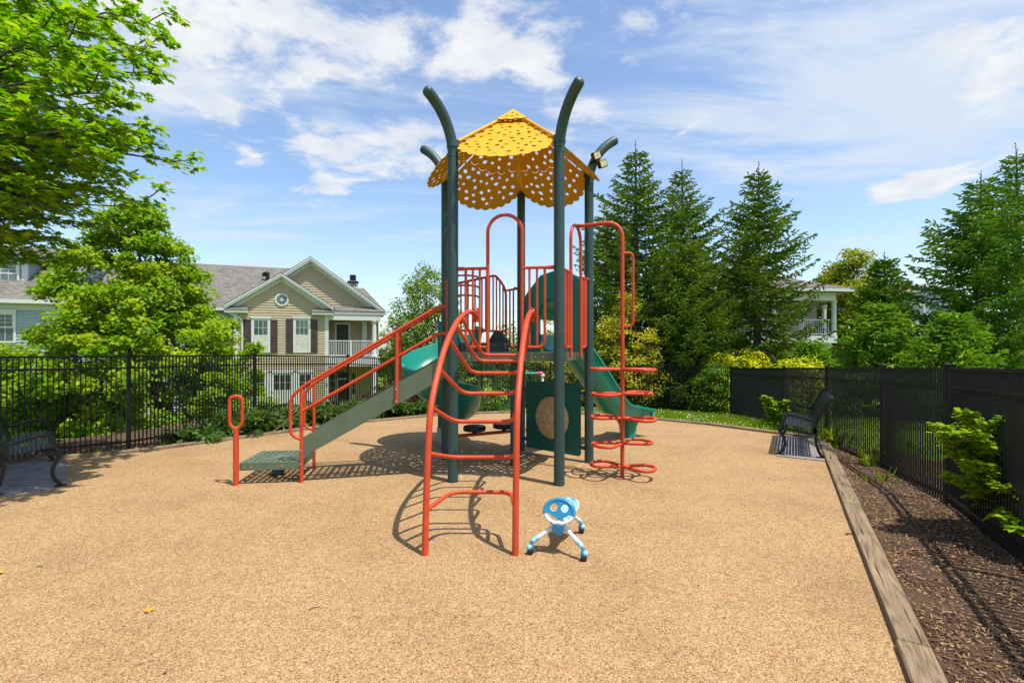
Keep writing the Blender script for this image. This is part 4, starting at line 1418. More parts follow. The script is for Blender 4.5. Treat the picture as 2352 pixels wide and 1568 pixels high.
# ================================================================== ride-on toy
F = Vector((-.316, -.949, 0)).normalized(); Rr = Vector((-F.y, F.x, 0)); Rr = -Rr if Rr.x < 0 else Rr
TO = Vector((.424, 4.02, 0))
def tl(r, f, z): return TO + Rr * r + F * f + Vector((0, 0, z))
TOY = thing('ride_on_toy', TO, 'small blue and white four-wheeled toddler ride-on toy beside the climber foot', 'toy')
mb = MB()
mb.tube(spline([tl(0, .185, .215), tl(0, .10, .215), tl(0, -.06, .20), tl(0, -.15, .19)], 4), [.036] * 12 + [.034], 14)
tb = mb.build('toy_body', M['toywhite'], TOY, True)
mb = MB()   # saddle with a raised back
sec = [(.085, .225, .020), (.06, .228, .030), (.01, .226, .042), (-.05, .222, .058), (-.10, .226, .076), (-.145, .242, .088), (-.175, .265, .090), (-.192, .288, .080), (-.200, .305, .056), (-.202, .312, .022)]
rings = []
for i, (f, z, w) in enumerate(sec):
    f0, z0 = sec[max(i - 1, 0)][:2]; f1, z1 = sec[min(i + 1, len(sec) - 1)][:2]
    l_ = math.hypot(f1 - f0, z1 - z0); nf, nz = -(z1 - z0) / l_, (f1 - f0) / l_
    th_ = .019 * min(1, w / .05)
    rings.append([tl(w * math.cos(t * PI / 10), f + nf * th_ * math.sin(t * PI / 10) + .02 * math.cos(t * PI / 10) ** 2, z + nz * th_ * math.sin(t * PI / 10) + (.012 if i > 3 else 0) * math.cos(t * PI / 10) ** 2) for t in range(20)])
mb.sweep(rings, True, True)
mb.build('toy_seat', M['toypale'], TOY, True, 60)
for r_, f_ in ((-.205, .279), (.204, .270), (.085, -.275), (-.085, -.278)):
    front = f_ > 0
    s_ = 1 if r_ > 0 else -1
    a = tl(.03 * s_, .175 if front else -.13, .205 if front else .195)
    b = tl(r_ * .93, f_ * .97, .098)
    d_ = (b - a)
    mb = MB(); mb.tube([a, a + d_ * .78], .0165, 14)
    leg = mb.build('leg', M['toywhite'], TOY, True)
    mb = MB(); mb.tube([a - d_ * .02, a + d_ * .28], .0205, 14); mb.build('leg_collar', M['toywhite'], leg, True)
    mb = MB()
    mb.tube([a + d_ * .74, a + d_ * .84, a + d_ * 1.0, a + d_ * 1.02 + Vector((0, 0, -.004))], [.0195, .0205, .019, .012], 14)
    mb.ball(a + d_ * .80 + Vector((0, -.021, .004)), .007, 8, 6)
    ft = mb.build('leg_end', M['toypale'], leg, True)
    cpos = tl(r_, f_, .046)
    mb = MB(); mb.ball(cpos + Vector((0, 0, .004)), (.026, .026, .029), 14, 10); mb.tube([cpos + Vector((0, 0, .02)), b], .014, 10)
    cs = mb.build('caster', M['toyblue'], TOY, True)
    mb = MB()
    mb.lathe([(.020, -.022), (.030, -.018), (.030, .018), (.020, .022)], cpos + Vector((0, 0, -.016)), 16, Matrix.Rotation(PI / 2, 3, 'Y') @ Matrix.Rotation(.3, 3, 'X'))
    mb.build('wheel', M['rubber'], cs, True)
    mb = MB(); mb.ball(cpos + Vector((.010 * s_, -.012, .010)), (.021, .019, .022), 12, 8); mb.build('caster_cover', M['toypale'], cs, True)
# steering ring
cz = .318; rc = tl(0, .195, cz)
tilt = Matrix.Rotation(rad(-24), 3, Rr)      # leans back towards the rider
upv = (Vector((0, 0, 1)) * math.cos(rad(22)) - F * math.sin(rad(22))); nv = Rr.cross(upv)
def rg(x, y, o=0.0): return rc + Rr * x + upv * y + nv * o
ring = [rg(.112 * math.cos(t * PI / 24), .088 * math.sin(t * PI / 24)) for t in range(48)]
low = [ring[i % 48] for i in range(25, 48)]
mb = MB(); mb.tube([rg(-.112, .0)] + low + [rg(.112, .0)], .0155, 12)
sw = mb.build('steering_ring', M['toywhite'], TOY, True)
TT = Matrix(((Rr.x, upv.x, nv.x, rc.x), (Rr.y, upv.y, nv.y, rc.y), (Rr.z, upv.z, nv.z, rc.z), (0, 0, 0, 1)))
ol = [(.124 * math.cos(t * PI / 20), -.010 + .108 * math.sin(t * PI / 20)) for t in range(21)] + [(-.085 + .17 * t / 12, -.012 - .042 * math.sin(PI * t / 12)) for t in range(1, 12)]
hs = [[(cx_ + .030 * math.cos(t * PI / 12), .028 + .030 * math.sin(t * PI / 12)) for t in range(24)] for cx_ in (-.042, .042)]
mb = MB(); mb.plate([ol] + hs, TT, .022)
mb.tube([ring[i] for i in range(-2, 27)], .0175, 12)
hp = mb.build('handle_plate', M['toyblue'], sw, True, 35)
for cx_ in (-.042, .042):
    mb = MB(); mb.tube([rg(cx_ + .0305 * math.cos(t * PI / 12), .028 + .0305 * math.sin(t * PI / 12)) for t in range(24)], .0035, 6, closed=True)
    mb.build('hole_rim', M['toywhite'], hp, True)
mb = MB(); mb.tube([tl(0, .19, .245), rg(0, -.088)], .024, 12); mb.box(tl(0, .19, .205), (.10, .07, .05), M=Matrix.Rotation(math.atan2(Rr.y, Rr.x), 3, 'Z'), bev=.012)
mb.build('steering_stem', M['toywhite'], sw, True)
mb = MB(); cfr = tl(0, .232, .200)
Mx = Matrix((( Rr.x, 0, F.x), (Rr.y, 0, F.y), (0, 1, 0)))
mb.lathe([(.047, -.012), (.050, 0), (.046, .010), (.02, .013)], cfr, 20, Mx)
mb.build('front_badge', M['toyblue'], tb, True)
mb = MB()
for x, y in ((-.108, -.012), (.108, -.012), (-.05, -.083), (.05, -.083)):
    q = rg(x, y, 0) + F * .015
    mb.ball(q, .0055, 8, 6)
mb.build('ring_screws', M['rubber'], sw, True)

# ================================================================== benches
def make_bench(label):
    t = thing('bench', (0, 0, 0), label, 'bench', 'black metal benches at the edge of the play surface')
    LN = 1.78
    # side profile, s back from the front foot
    seat = spline([(.03, .335), (-.005, .375), (.02, .425), (.09, .435), (.25, .415), (.385, .405), (.44, .445), (.50, .60), (.575, .77), (.62, .825), (.675, .835), (.70, .80)], 5)
    # strips running along the bench
    acc = 0.0; last = seat[0]; cuts = []
    dense_ = []
    for i in range(len(seat) - 1):
        for k in range(6): dense_.append(seat[i] * (1 - k / 6) + seat[i + 1] * (k / 6))
    i = 0; p = dense_[0]; start = p; dist = 0; on = True; s0 = 0; items = []
    for q in dense_[1:]:
        dist += (q - p).length; p = q
        if on and dist >= .0262: items.append((s0, q.copy(), start.copy())); on = False; dist = 0
        elif not on and dist >= .0058: start = q.copy(); on = True; dist = 0
    mb = MB(); mb2 = MB()
    for _, q, a in items:
        mid_ = (a + q) / 2; dd = (q - a)
        tgt = mb if mid_.x < .41 and mid_.y < .46 else mb2
        nrm = Vector((-dd.y, dd.x, 0)).normalized() * .004
        pts0 = [Vector((a.x, .02, a.y)), Vector((q.x, .02, q.y)), Vector((q.x + nrm.x, .02, q.y + nrm.y)), Vector((a.x + nrm.x, .02, a.y + nrm.y))]
        tgt.sweep([pts0, [p_ + Vector((0, LN - .04, 0)) for p_ in pts0]], True, True)
    for y in (.45, .89, 1.33):
        rr = [Vector((p_.x, y, p_.y - .006)) for p_ in seat]
        for k_, tgt in ((0, mb), (1, mb2)):
            seg = [r for r in rr if (r.x < .41 and r.z < .46) == (k_ == 0)]
            if len(seg) > 2: tgt.tube(seg, .006, 6)
    mb.build('seat', M['bench'], t); mb2.build('backrest', M['bench'], t)
    def flat(mb, pts2, y, w=.024, h=.017):
        pts2 = spline(pts2, 6)
        rings = []
        for i, p_ in enumerate(pts2):
            d_ = pts2[min(i + 1, len(pts2) - 1)] - pts2[max(i - 1, 0)]
            n_ = Vector((-d_.y, d_.x, 0)).normalized()
            c = Vector((p_.x, y, p_.y)); nn = Vector((n_.x, 0, n_.y))
            rings.append([c + nn * h + Vector((0, -w, 0)), c + nn * h + Vector((0, w, 0)), c - nn * h + Vector((0, w, 0)), c - nn * h + Vector((0, -w, 0))])
        mb.sweep(rings, True, True)
    for y in (0.0, LN):
        mb = MB(); flat(mb, [(-.02, 0), (.045, .10), (.06, .19), (.03, .28), (-.01, .345), (-.015, .375), (.03, .40)], y, .024, .019)
        mb.box((-.01, y, .006), (.10, .06, .012))
        mb.build('leg', M['bench'], t)
        mb = MB(); flat(mb, [(.535, 0), (.48, .10), (.45, .22), (.445, .34), (.43, .42)], y, .024, .019)
        mb.box((.50, y, .006), (.10, .06, .012))
        mb.build('leg', M['bench'], t)
        mb = MB(); flat(mb, [(.0, .35), (.05, .385), (.2, .36), (.33, .335), (.40, .335), (.44, .38), (.445, .45), (.50, .60), (.575, .775), (.63, .835), (.69, .83)], y, .024, .018)
        sf = mb.build('side_frame', M['bench'], t)
        mb = MB(); flat(mb, [(-.005, .36), (.03, .46), (.07, .555), (.12, .585), (.25, .565), (.38, .525), (.45, .535), (.49, .60)], y, .025, .017)
        mb.build('armrest', M['bench'], t)
    mb = MB()
    for s_, z in ((.03, .385), (.43, .37)): mb.tube([(s_, 0, z), (s_, LN, z)], .012, 8)
    mb.build('cross_bar', M['bench'], t)
    return t
def copy_tree(o, parent=None):
    c = o.copy(); COL.objects.link(c)
    if parent is not None: c.parent = parent
    for ch in [x for x in COL.objects if x.parent == o]: copy_tree(ch, c)
    return c
bA = make_bench('black metal bench on a concrete pad near the right fence')
bB = copy_tree(bA)
bA.location = (3.955, 7.36, .012); bA.rotation_euler = (0, 0, math.atan2(-.49, .87))
bB['label'] = 'black metal bench in tree shade at the left edge of the photo'
bB.location = (-5.13 - .7 * 1.78, 5.66 + .715 * 1.78, .012); bB.rotation_euler = (0, 0, math.atan2(-.7, -.715))

# ================================================================== fences
def fence(name, posts, label, skip_first_post=False):
    r0 = posts[len(posts) // 2]
    t = thing(name, (r0[0], r0[1], r0[2]), label, 'fence')
    H = 1.45
    for i, p in enumerate(posts):
        if i == 0 and skip_first_post: continue
        a = posts[max(i - 1, 0)]; b = posts[min(i + 1, len(posts) - 1)]
        rz = math.atan2(b[1] - a[1], b[0] - a[0])
        mb = MB(); mb.box((p[0], p[1], p[2] + H / 2 - .05), (.052, .052, H + .14), rz, bev=.003)
        po = mb.build('post', M['black'], t)
        mb = MB(); z = p[2] + H + .022
        Mz = Matrix.Rotation(rz, 3, 'Z')
        mb.box((p[0], p[1], z + .006), (.062, .062, .012), rz)
        mb.add([Vector((p[0], p[1], z + .012)) + Mz @ Vector(q) for q in ((-.026, -.026, 0), (.026, -.026, 0), (.026, .026, 0), (-.026, .026, 0), (0, 0, .014))], [(0, 1, 4), (1, 2, 4), (2, 3, 4), (3, 0, 4)])
        mb.build('post_cap', M['black'], po)
    for i in range(len(posts) - 1):
        a = Vector(posts[i]); b = Vector(posts[i + 1])
        d = (b - a); d2 = Vector((d.x, d.y, 0)); ln = d2.length; dn = d2.normalized()
        a0 = a + d * (.032 / ln); b0 = b - d * (.032 / ln)
        n = max(2, round((ln - .07) / .0588))
        rz = math.atan2(d.y, d.x)
        mb = MB()
        for k in range(1, n):
            q = a0 + (b0 - a0) * (k / n)
            z0 = q.z + .035; z1 = q.z + H - .012
            mb.box((q.x, q.y, (z0 + z1) / 2), (.0148, .0148, z1 - z0), rz)
        mb.build('picket_panel', M['black'], t)
        for hz in (H - .014, H - .19, .14):
            mb = MB()
            mb.bar(a0 + Vector((0, 0, hz)), b0 + Vector((0, 0, hz)), .030, .028)
            nn = Vector((-dn.y, dn.x, 0))
            if hz < 1.4 and hz > 1.0 or hz < .2:
                for k in range(2, n, 6):
                    q = a0 + (b0 - a0) * ((k + .5) / n) + Vector((0, 0, hz))
                    mb.box(q + Vector((0, 0, .0145)), (.007, .007, .003), rz)
            mb.build('fence_rail', M['black'], t)
    return t
fence('metal_fence', FENCE_L, 'black picket fence curving along the left and back, in front of the beige house')
fence('metal_fence', FENCE_R, 'black picket fence along the right mulch bed, running toward the viewer', True)

# ================================================================== little things lying about
M['orange_leaf'] = leaf_mat('orange_leaf', [(.62, .27, .03), (.66, .33, .05)], trans=.15)
def fallen(p, s, rz, label, tilt=.15):
    Mz = Matrix.Rotation(rz, 3, 'Z')
    mb = MB(); mb.add([Vector((x * s, y * s, abs(x) * s * .35 + abs(z) * s * .5)) for x, y, z in MAPLE_V], MAPLE_F)
    o = mb.build('fallen_leaf', M['orange_leaf'])
    o.location = (p.x, p.y, .005); o.rotation_euler = (tilt, 0, rz)
    tag(o, label, 'leaf', 'orange leaves fallen on the play surface')
fallen(gnd(343, 1407), .055, .7, 'orange leaf lying alone on the tan surface, left of centre in the foreground')
fallen(gnd(9, 1316), .06, 2.2, 'orange leaf on the tan surface at the left edge of the photo')
mb = MB(); q = gnd(1950, 1228); mb.tube(spline([q + Vector((-.03, 0, .008)), q + Vector((0, .006, .012)), q + Vector((.032, -.004, .006))], 4), [.004, .007, .008, .008, .007, .006, .006, .004, .003], 7)
tag(mb.build('bark_piece', M['bark'], None, True), 'small dark piece of bark on the tan surface near the right timbers', 'bark')
for i, (x, y, l, a, lab) in enumerate(((90, 1152 + 380 * 0 + 150, .05, .2, 'thin dark twig on the tan surface, far left foreground'), (722, 1397, .06, .6, 'short thin twig on the tan surface, left of the ladder'), (1605, 1345, .03, 1.2, 'tiny dark twig on the tan surface between toy and timber edge'))):
    q = gnd(x, y); d_ = Vector((math.cos(a), math.sin(a), 0)) * l
    mb = MB(); mb.tube([q - d_ * .5 + Vector((0, 0, .004)), q + Vector((0, .004, .007)), q + d_ * .5 + Vector((0, 0, .004))], .0022, 6)
    tag(mb.build('twig', M['bark']), lab, 'twig', 'twigs on the play surface')
# dead twigs along the left fence foot
def dead_branch(px, py, z, s, seed, label):
    r = random.Random(seed); q = gnd(px, py, z)
    mb = MB()
    def grow(p, d, l, rad_, dep):
        pts = [p]
        for k in range(4):
            d = (d + Vector((r.uniform(-.35, .35), r.uniform(-.35, .35), r.uniform(-.25, .3)))).normalized()
            p = p + d * l / 4; p.z = max(p.z, z + .02); pts.append(p)
        mb.tube(pts, [rad_ * (1 - .15 * k) for k in range(5)], 5)
        if dep:
            for k in (1, 2, 3, 4): grow(pts[k].copy(), (d + Vector((r.uniform(-1, 1), r.uniform(-1, 1), r.uniform(-.2, .8)))).normalized(), l * .5, rad_ * .55, dep - 1)
    grow(q, Vector((1, .2, .45)).normalized(), s, .006, 2)
    tag(mb.build('dead_branch', M['twig']), label, 'branch', 'bare dead branches at the foot of the left fence')
dead_branch(330, 1012, .06, .75, 3, 'pale bare branch sprawling low right of the left fence post')
dead_branch(225, 1022, .05, .5, 4, 'pale bare branch low in the mulch left of the fence post')
dead_branch(615, 996, .05, .6, 5, 'pale bare twig sticking out of the junipers near the red loop post')

# a lantern and a striped toy bag far behind the deck, seen under it
q = at(1246, 862, 14.2)
t = thing('garden_lantern', (q.x, q.y, G(q.x, q.y)), 'white capped garden lantern seen under the deck, behind the panel', 'lantern')
gz = G(q.x, q.y)
mb = MB(); mb.tube([(q.x, q.y, gz - .05), (q.x, q.y, gz + .85)], .035, 10); mb.build('post', M['black'], t, True)
mb = MB()
mb.lathe([(.04, gz + .85), (.045, gz + .87), (.038, gz + .89), (.038, gz + 1.04), (.03, gz + 1.06)], (q.x, q.y, 0), 14); mb.build('lamp_body', M['toywhite'], t, True)
mb = MB(); mb.lathe([(.065, gz + 1.06), (.07, gz + 1.08), (.05, gz + 1.12), (.015, gz + 1.13)], (q.x, q.y, 0), 14); mb.build('lamp_cap', M['toywhite'], t, True)
M['teal'] = mat('teal_plastic', (.03, .36, .38), .4); M['pink'] = mat('pink_plastic', (.72, .06, .22), .4)
# scooter parked behind the turtle panel: only its handlebar shows
h0, h1 = at(1203, 857, 9.3), at(1247, 857, 9.3)
t = thing('scooter', (h0.x + .15, 9.3, 0), 'teal handlebar with a pink grip, showing under the deck above the dark green panel', 'scooter')
mb = MB(); mb.tube([h0, mix(h0, h1, .75)], .017, 10); hb = mb.build('handlebar', M['teal'], t, True)
mb = MB(); mb.tube([mix(h0, h1, .70), mix(h0, h1, .74), mix(h0, h1, .95), h1], [.020, .028, .028, .018], 10); mb.build('grip', M['pink'], hb, True)
c_ = mix(h0, h1, .30)
mb = MB(); mb.tube([c_, Vector((c_.x, c_.y + .03, .12))], .015, 10); mb.build('stem', M['black'], t, True)
mb = MB(); mb.box((c_.x + .28, c_.y + .05, .09), (.52, .11, .025), bev=.008); mb.build('footboard', M['teal'], t)
for x in (-.02, .58):
    mb = MB(); mb.lathe([(.02, -.014), (.055, -.012), (.055, .012), (.02, .014)], (c_.x + x, c_.y + .05, .056), 18, Matrix.Rotation(PI / 2, 3, 'X')); mb.build('wheel', M['rubber'], t, True)
# ================================================================== houses
class Frame:
    """u along a facade, v back from it, z up"""
    def __init__(s, o, ang):
        s.o = Vector((o[0], o[1], 0)); s.du = Vector((math.cos(ang), math.sin(ang), 0)); s.dv = Vector((-math.sin(ang), math.cos(ang), 0)); s.ang = ang
    def __call__(s, u, v, z): return s.o + s.du * u + s.dv * v + Vector((0, 0, z))
    def u_at(s, x, v=0.0):
        t = (x - CX) / FPX; o = s.o + s.dv * v
        return (t * o.y - o.x) / (s.du.x - t * s.du.y)
    def z_at(s, x, y, v=0.0):
        p = s.o + s.dv * v + s.du * s.u_at(x, v)
        return CAMH + (HY - y) / FPX * p.y
    def box(s, mb, u0, u1, v0, v1, z0, z1):
        mb.box(s((u0 + u1) / 2, (v0 + v1) / 2, (z0 + z1) / 2), (abs(u1 - u0), abs(v1 - v0), abs(z1 - z0)), s.ang)

def siding(mb, P, poly, face=0.033, course=.13):
    """lapped boards: P(a, n, z) with n towards the outside; poly convex in (a, z)"""
    zs = [p[1] for p in poly]; z0, z1 = min(zs), max(zs)
    def span(z):
        xs = []
        for i in range(len(poly)):
            (xa, za), (xb, zb) = poly[i], poly[(i + 1) % len(poly)]
            if abs(za - zb) < 1e-9:
                if abs(z - za) < 1e-6: xs += [xa, xb]
                continue
            t = (z - za) / (zb - za)
            if -1e-6 <= t <= 1 + 1e-6: xs.append(xa + (xb - xa) * t)
        return (min(xs), max(xs)) if xs else None
    z = z0
    while z < z1 - .01:
        zt = min(z + course, z1)
        a = span(z + 1e-4); b = span(zt - 1e-4)
        if a and b:
            pts = [P(a[0], face, z), P(a[1], face, z), P(b[1], .003, zt), P(b[0], .003, zt), P(a[0], .003, z), P(a[1], .003, z)]
            mb.add(pts, [(0, 1, 2, 3), (4, 5, 1, 0)])
        z = zt

def window(fr, v, u0, u1, z0, z1, parent, cols=3, rows=2, low='curtain', up='glass', label=None, sill=True, trim=.085):
    """white double-hung window standing proud of the boards"""
    mb = MB(); f = .06
    B = lambda a, b, c, d, n0=f, n1=-.01: fr.box(mb, a, b, v - n0, v - n1, c, d)
    B(u0, u0 + trim, z0, z1); B(u1 - trim, u1, z0, z1); B(u0 + trim, u1 - trim, z0, z0 + trim * .8); B(u0 + trim, u1 - trim, z1 - trim, z1)
    B(u0 - .04, u1 + .04, z1, z1 + .09, f + .03)
    zm = (z0 + z1) / 2
    a0, a1 = u0 + trim, u1 - trim; b0, b1 = z0 + trim * .8, z1 - trim
    s_ = .038
    B(a0, a1, zm - .03, zm + .03, f - .012); B(a0, a0 + s_, b0, zm - .03, f - .018); B(a1 - s_, a1, b0, zm - .03, f - .018); B(a0, a0 + s_, zm + .03, b1, f - .014); B(a1 - s_, a1, zm + .03, b1, f - .014)
    B(a0 + s_, a1 - s_, b0, b0 + s_, f - .018); B(a0 + s_, a1 - s_, b1 - s_, b1, f - .014)
    w = MB(); g = .018
    for k in range(1, cols):
        u = a0 + s_ + (a1 - a0 - 2 * s_) * k / cols
        fr.box(mb, u - g / 2, u + g / 2, v - .053, v - .040, zm + .03, b1 - s_)
        fr.box(mb, u - g / 2, u + g / 2, v - .052, v - .040, b0 + s_, zm - .03) if low != 'none' else None
    for k in range(1, rows):
        z = zm + .03 + (b1 - s_ - zm - .03) * k / rows
        fr.box(mb, a0 + s_, a1 - s_, v - .0525, v - .040, z - g / 2, z + g / 2)
    wo = mb.build('window', M['white'], parent)
    for nm, c, d, mt in (('pane', zm, b1, up), ('pane', b0, zm, low)):
        p = MB(); fr.box(p, a0, a1, v - .043, v - .037, c, d)
        p.build(nm, M[mt], wo)
    return wo

def shutter(fr, v, u0, u1, z0, z1, parent):
    mb = MB(); B = lambda a, b, c, d, n: fr.box(mb, a, b, v - n, v - .005, c, d)
    s_ = .055; zm = (z0 + z1) / 2
    B(u0, u0 + s_, z0, z1, .055); B(u1 - s_, u1, z0, z1, .055)
    for c, d in ((z0, z0 + .07), (zm - .04, zm + .04), (z1 - .07, z1)): B(u0 + s_, u1 - s_, c, d, .052)
    B(u0 + s_, u1 - s_, z0 + .07, zm - .04, .032); B(u0 + s_, u1 - s_, zm + .04, z1 - .07, .032)
    for c, d in ((z0 + .07, zm - .04), (zm + .04, z1 - .07)):
        B(u0 + s_ + .04, u1 - s_ - .04, c + .05, d - .05, .044)
    return mb.build('shutter', M['shutter'], parent)

def gable_roof_trim(fr, v0, uc, half, zpk, zev, parent, depth=.30, th=.20):
    """rake boards and soffit of a front gable"""
    mb = MB()
    for s_ in (-1, 1):
        e = (uc + s_ * half, zev); p = (uc, zpk)
        for (n0, n1, up0, dn) in ((.0, depth, 0.0, th), (-.025, .0, .0, th * .45)):
            A_ = [fr(e[0], v0 + n0, e[1] - up0), fr(p[0], v0 + n0, p[1] - up0), fr(p[0], v0 + n0, p[1] - dn), fr(e[0], v0 + n0, e[1] - dn)]
            B_ = [fr(e[0], v0 + n1, e[1] - up0), fr(p[0], v0 + n1, p[1] - up0), fr(p[0], v0 + n1, p[1] - dn), fr(e[0], v0 + n1, e[1] - dn)]
            mb.sweep([A_, B_], True, True)
    return mb

def slab(mb, pts, th=.05):
    """thin sheet of roofing under the given corners"""
    n = (pts[1] - pts[0]).cross(pts[2] - pts[0]).normalized()
    if n.z < 0: n = -n
    mb.sweep([[p for p in pts], [p - n * th for p in pts]], True, True)

M['shingle'] = shingle_mat('grey_brown_shingles', (.178, .163, .138), (.120, .110, .094), (.08, .073, .062), rad(20))
M['shingle2'] = shingle_mat('brown_shingles', (.15, .12, .10), (.10, .082, .07), (.06, .05, .045), 0.0)

# ------------------------------------------------------------------ beige house behind the left fence
ANG = math.atan2(.342, .94)
fr = Frame((-13.9, 25.0), ANG)
GZ = -1.80
HS = thing('beige_house', fr(3.5, 3, GZ), 'beige two-storey house with dark shutters and a corner balcony behind the left fence', 'house')
UA0, UA1, UE = 0.0, 4.33, 7.10
PK1, PK2 = (2.15, 5.42), (3.53, 6.40)
EZ = 3.62
def U(x, v=0.0): return fr.u_at(x, v)
def Zv(x, y, v=0.0): return fr.z_at(x, y, v)
# front wall of the projecting bay, with its gable
mb = MB()
front = lambda a, n, z: fr(a, -n, z)
sl1 = (PK1[1] - 3.74) / 2.53
siding(mb, front, [(UA0, GZ), (UA1, GZ), (UA1, 3.74 + (UA1 - 4.68) * -sl1 * 1 + 0), (PK1[0], PK1[1] - .05), (UA0, 3.74 + (UA0 + .38) * sl1)])
# sides of the bay, walls of the body
siding(mb, lambda a, n, z: fr(UA0 - n, a, z), [(0, GZ), (1.0, GZ), (1.0, 3.9), (0, 3.9)])
siding(mb, lambda a, n, z: fr(UA1 + n, a, z), [(0.0, GZ), (1.9, GZ), (1.9, 3.7), (0, 3.7)])
siding(mb, lambda a, n, z: fr(a, 1.9 - n, z), [(UA1, GZ), (UE, GZ), (UE, 3.7), (UA1, 3.7)])
siding(mb, lambda a, n, z: fr(a, .45 - n, z), [(-.1, 3.70), (7.15, 3.70), (PK2[0], PK2[1] - .06)])
siding(mb, lambda a, n, z: fr(UE + n, a, z), [(1.5, GZ), (9, GZ), (9, 3.7), (1.5, 3.7)])
wl = mb.build('wall', M['siding'], HS)
mb = MB()
siding(mb, lambda a, n, z: fr(a, 1.0 - n, z), [(-11, GZ), (UA0, GZ), (UA0, 3.7), (-11, 3.7)])
w2 = mb.build('side_wing_wall', M['siding_grey'], HS)  # grey-blue stands for the shadow on this recessed wall, put into its colour
w2['label'] = 'recessed wing wall behind the maple, its grey-blue shadow put into the colour'
# foundations
mb = MB(); fr.box(mb, UA0 - .01, UA1 + .01, .03, 8.9, GZ - .5, GZ + .02); fr.box(mb, UA1, UE, 1.95, 8.9, GZ - .5, GZ + .02); fr.box(mb, -11, UA0, 1.05, 8.9, GZ - .5, GZ + .02); fr.box(mb, UA1, UE, .1, 1.95, GZ - .5, GZ - .10)
mb.build('foundation', M['concrete'], HS)
# main roof: ridge along the facade, plus the two front gables
mb = MB()
RZ, RV = 6.45, 5.0
slab(mb, [fr(-11.2, .62, EZ), fr(3.55, .62, EZ), fr(3.55, RV, RZ), fr(-11.2, RV, RZ)])
slab(mb, [fr(-11.2, 9.4, EZ), fr(3.55, 9.4, EZ), fr(3.55, RV, RZ), fr(-11.2, RV, RZ)])
RZ2 = Zv(840, 662, 3.6)
slab(mb, [fr(3.6, .62, EZ - .01), fr(7.5, .62, EZ - .01), fr(6.45, 3.6, RZ2), fr(3.6, 3.6, RZ2)])
slab(mb, [fr(3.6, 9.4, EZ - .01), fr(7.5, 9.4, EZ - .01), fr(6.45, 3.6, RZ2), fr(3.6, 3.6, RZ2)])
slab(mb, [fr(7.5, .62, EZ - .01), fr(7.5, 9.4, EZ - .01), fr(6.45, 3.6, RZ2)])
def gable_roof(pk, half, zev, v0, vend):
    for s_ in (-1, 1):
        slab(mb, [fr(pk[0] + s_ * half, v0, zev + .012), fr(pk[0], v0, pk[1] + .012), fr(pk[0], vend, pk[1] + .012), fr(pk[0] + s_ * half, vend, zev + .012)], .045)
gable_roof(PK1, 2.55, 3.74, -.34, 4.2)
gable_roof(PK2, 3.82, 3.66, .08, 3.4)
rf = mb.build('roof', M['shingle'], HS)
# rakes, frieze under the rakes, eave returns
mb = gable_roof_trim(fr, -.32, PK1[0], 2.53, PK1[1] - .035, 3.74 - .035, HS, .05, .17)
m2 = gable_roof_trim(fr, .10, PK2[0], 3.80, PK2[1] - .035, 3.66 - .035, HS, .05, .19)
mb.v, mb.f = mb.v, mb.f
o_ = len(mb.v); mb.v += m2.v; mb.f += [tuple(i + o_ for i in f) for f in m2.f]
for pk, half, zev, va, vb, th in ((PK1, 2.50, 3.70, -.27, -.02, .05), (PK2, 3.76, 3.62, .15, .43, .05)):      # soffits and frieze boards
    for s_ in (-1, 1):
        e = (pk[0] + s_ * half, zev - .10); p = (pk[0], pk[1] - .14)
        A_ = [fr(e[0], va, e[1]), fr(p[0], va, p[1]), fr(p[0], vb, p[1]), fr(e[0], vb, e[1])]
        mb.sweep([A_, [q - Vector((0, 0, th)) for q in A_]], True, True)
        A_ = [fr(e[0], vb - .03, e[1] - .055), fr(p[0], vb - .03, p[1] - .055), fr(p[0], vb - .03, p[1] - .26), fr(e[0], vb - .03, e[1] - .26)]
        B_ = [q + fr.dv * .03 for q in A_]
        mb.sweep([A_, B_], True, True)
for u0, u1, z in ((-.40, .62, 3.52), (3.62, 4.70, 3.50)):
    fr.box(mb, u0, u1, -.30, .0, z - .16, z)
fr.box(mb, 4.72, 7.30, -.02, .40, 3.42, 3.58)
rk = mb.build('rake_board', M['white'], rf)
for u0, u1, z in ((-.42, .64, 3.525), (3.60, 4.72, 3.505)):
    mb = MB(); slab(mb, [fr(u0, -.34, z), fr(u1, -.34, z), fr(u1 - .1, .0, z + .2), fr(u0 + .1, .0, z + .2)], .03); mb.build('eave_return', M['shingle'], rf)
mb = MB(); slab(mb, [fr(4.75, -.06, 3.59), fr(7.34, -.06, 3.59), fr(7.2, .42, 3.86), fr(4.75, .42, 3.86)], .03); mb.build('pent_roof', M['shingle'], rf)
# corner boards, gutter, downspout
for u in (UA0 + .06, UA1 - .0):
    mb = MB(); fr.box(mb, u - .09, u + .10, -.035, .05, GZ, 3.52); mb.build('corner_board', M['white'], HS)
mb = MB(); fr.box(mb, UE - .06, UE + .06, 1.85, 1.97, GZ, 3.5); mb.build('corner_board', M['white'], HS)
mb = MB(); fr.box(mb, -11.2, -.40, .50, .62, 3.50, 3.62); mb.build('gutter', M['white'], HS)
mb = MB(); fr.box(mb, 7.38, 7.5, .55, 9.4, 3.50, 3.62); mb.build('gutter', M['white'], HS)
mb = MB()
pts = [fr(-.30, -.10, 3.5), fr(-.22, -.10, 3.35), fr(.28, -.09, 3.1), fr(.36, -.09, 2.9), fr(.36, -.09, GZ + .1)]
mb.tube(fillet(pts, .12, 5), .045, 8); mb.build('downspout', M['white'], HS, True)
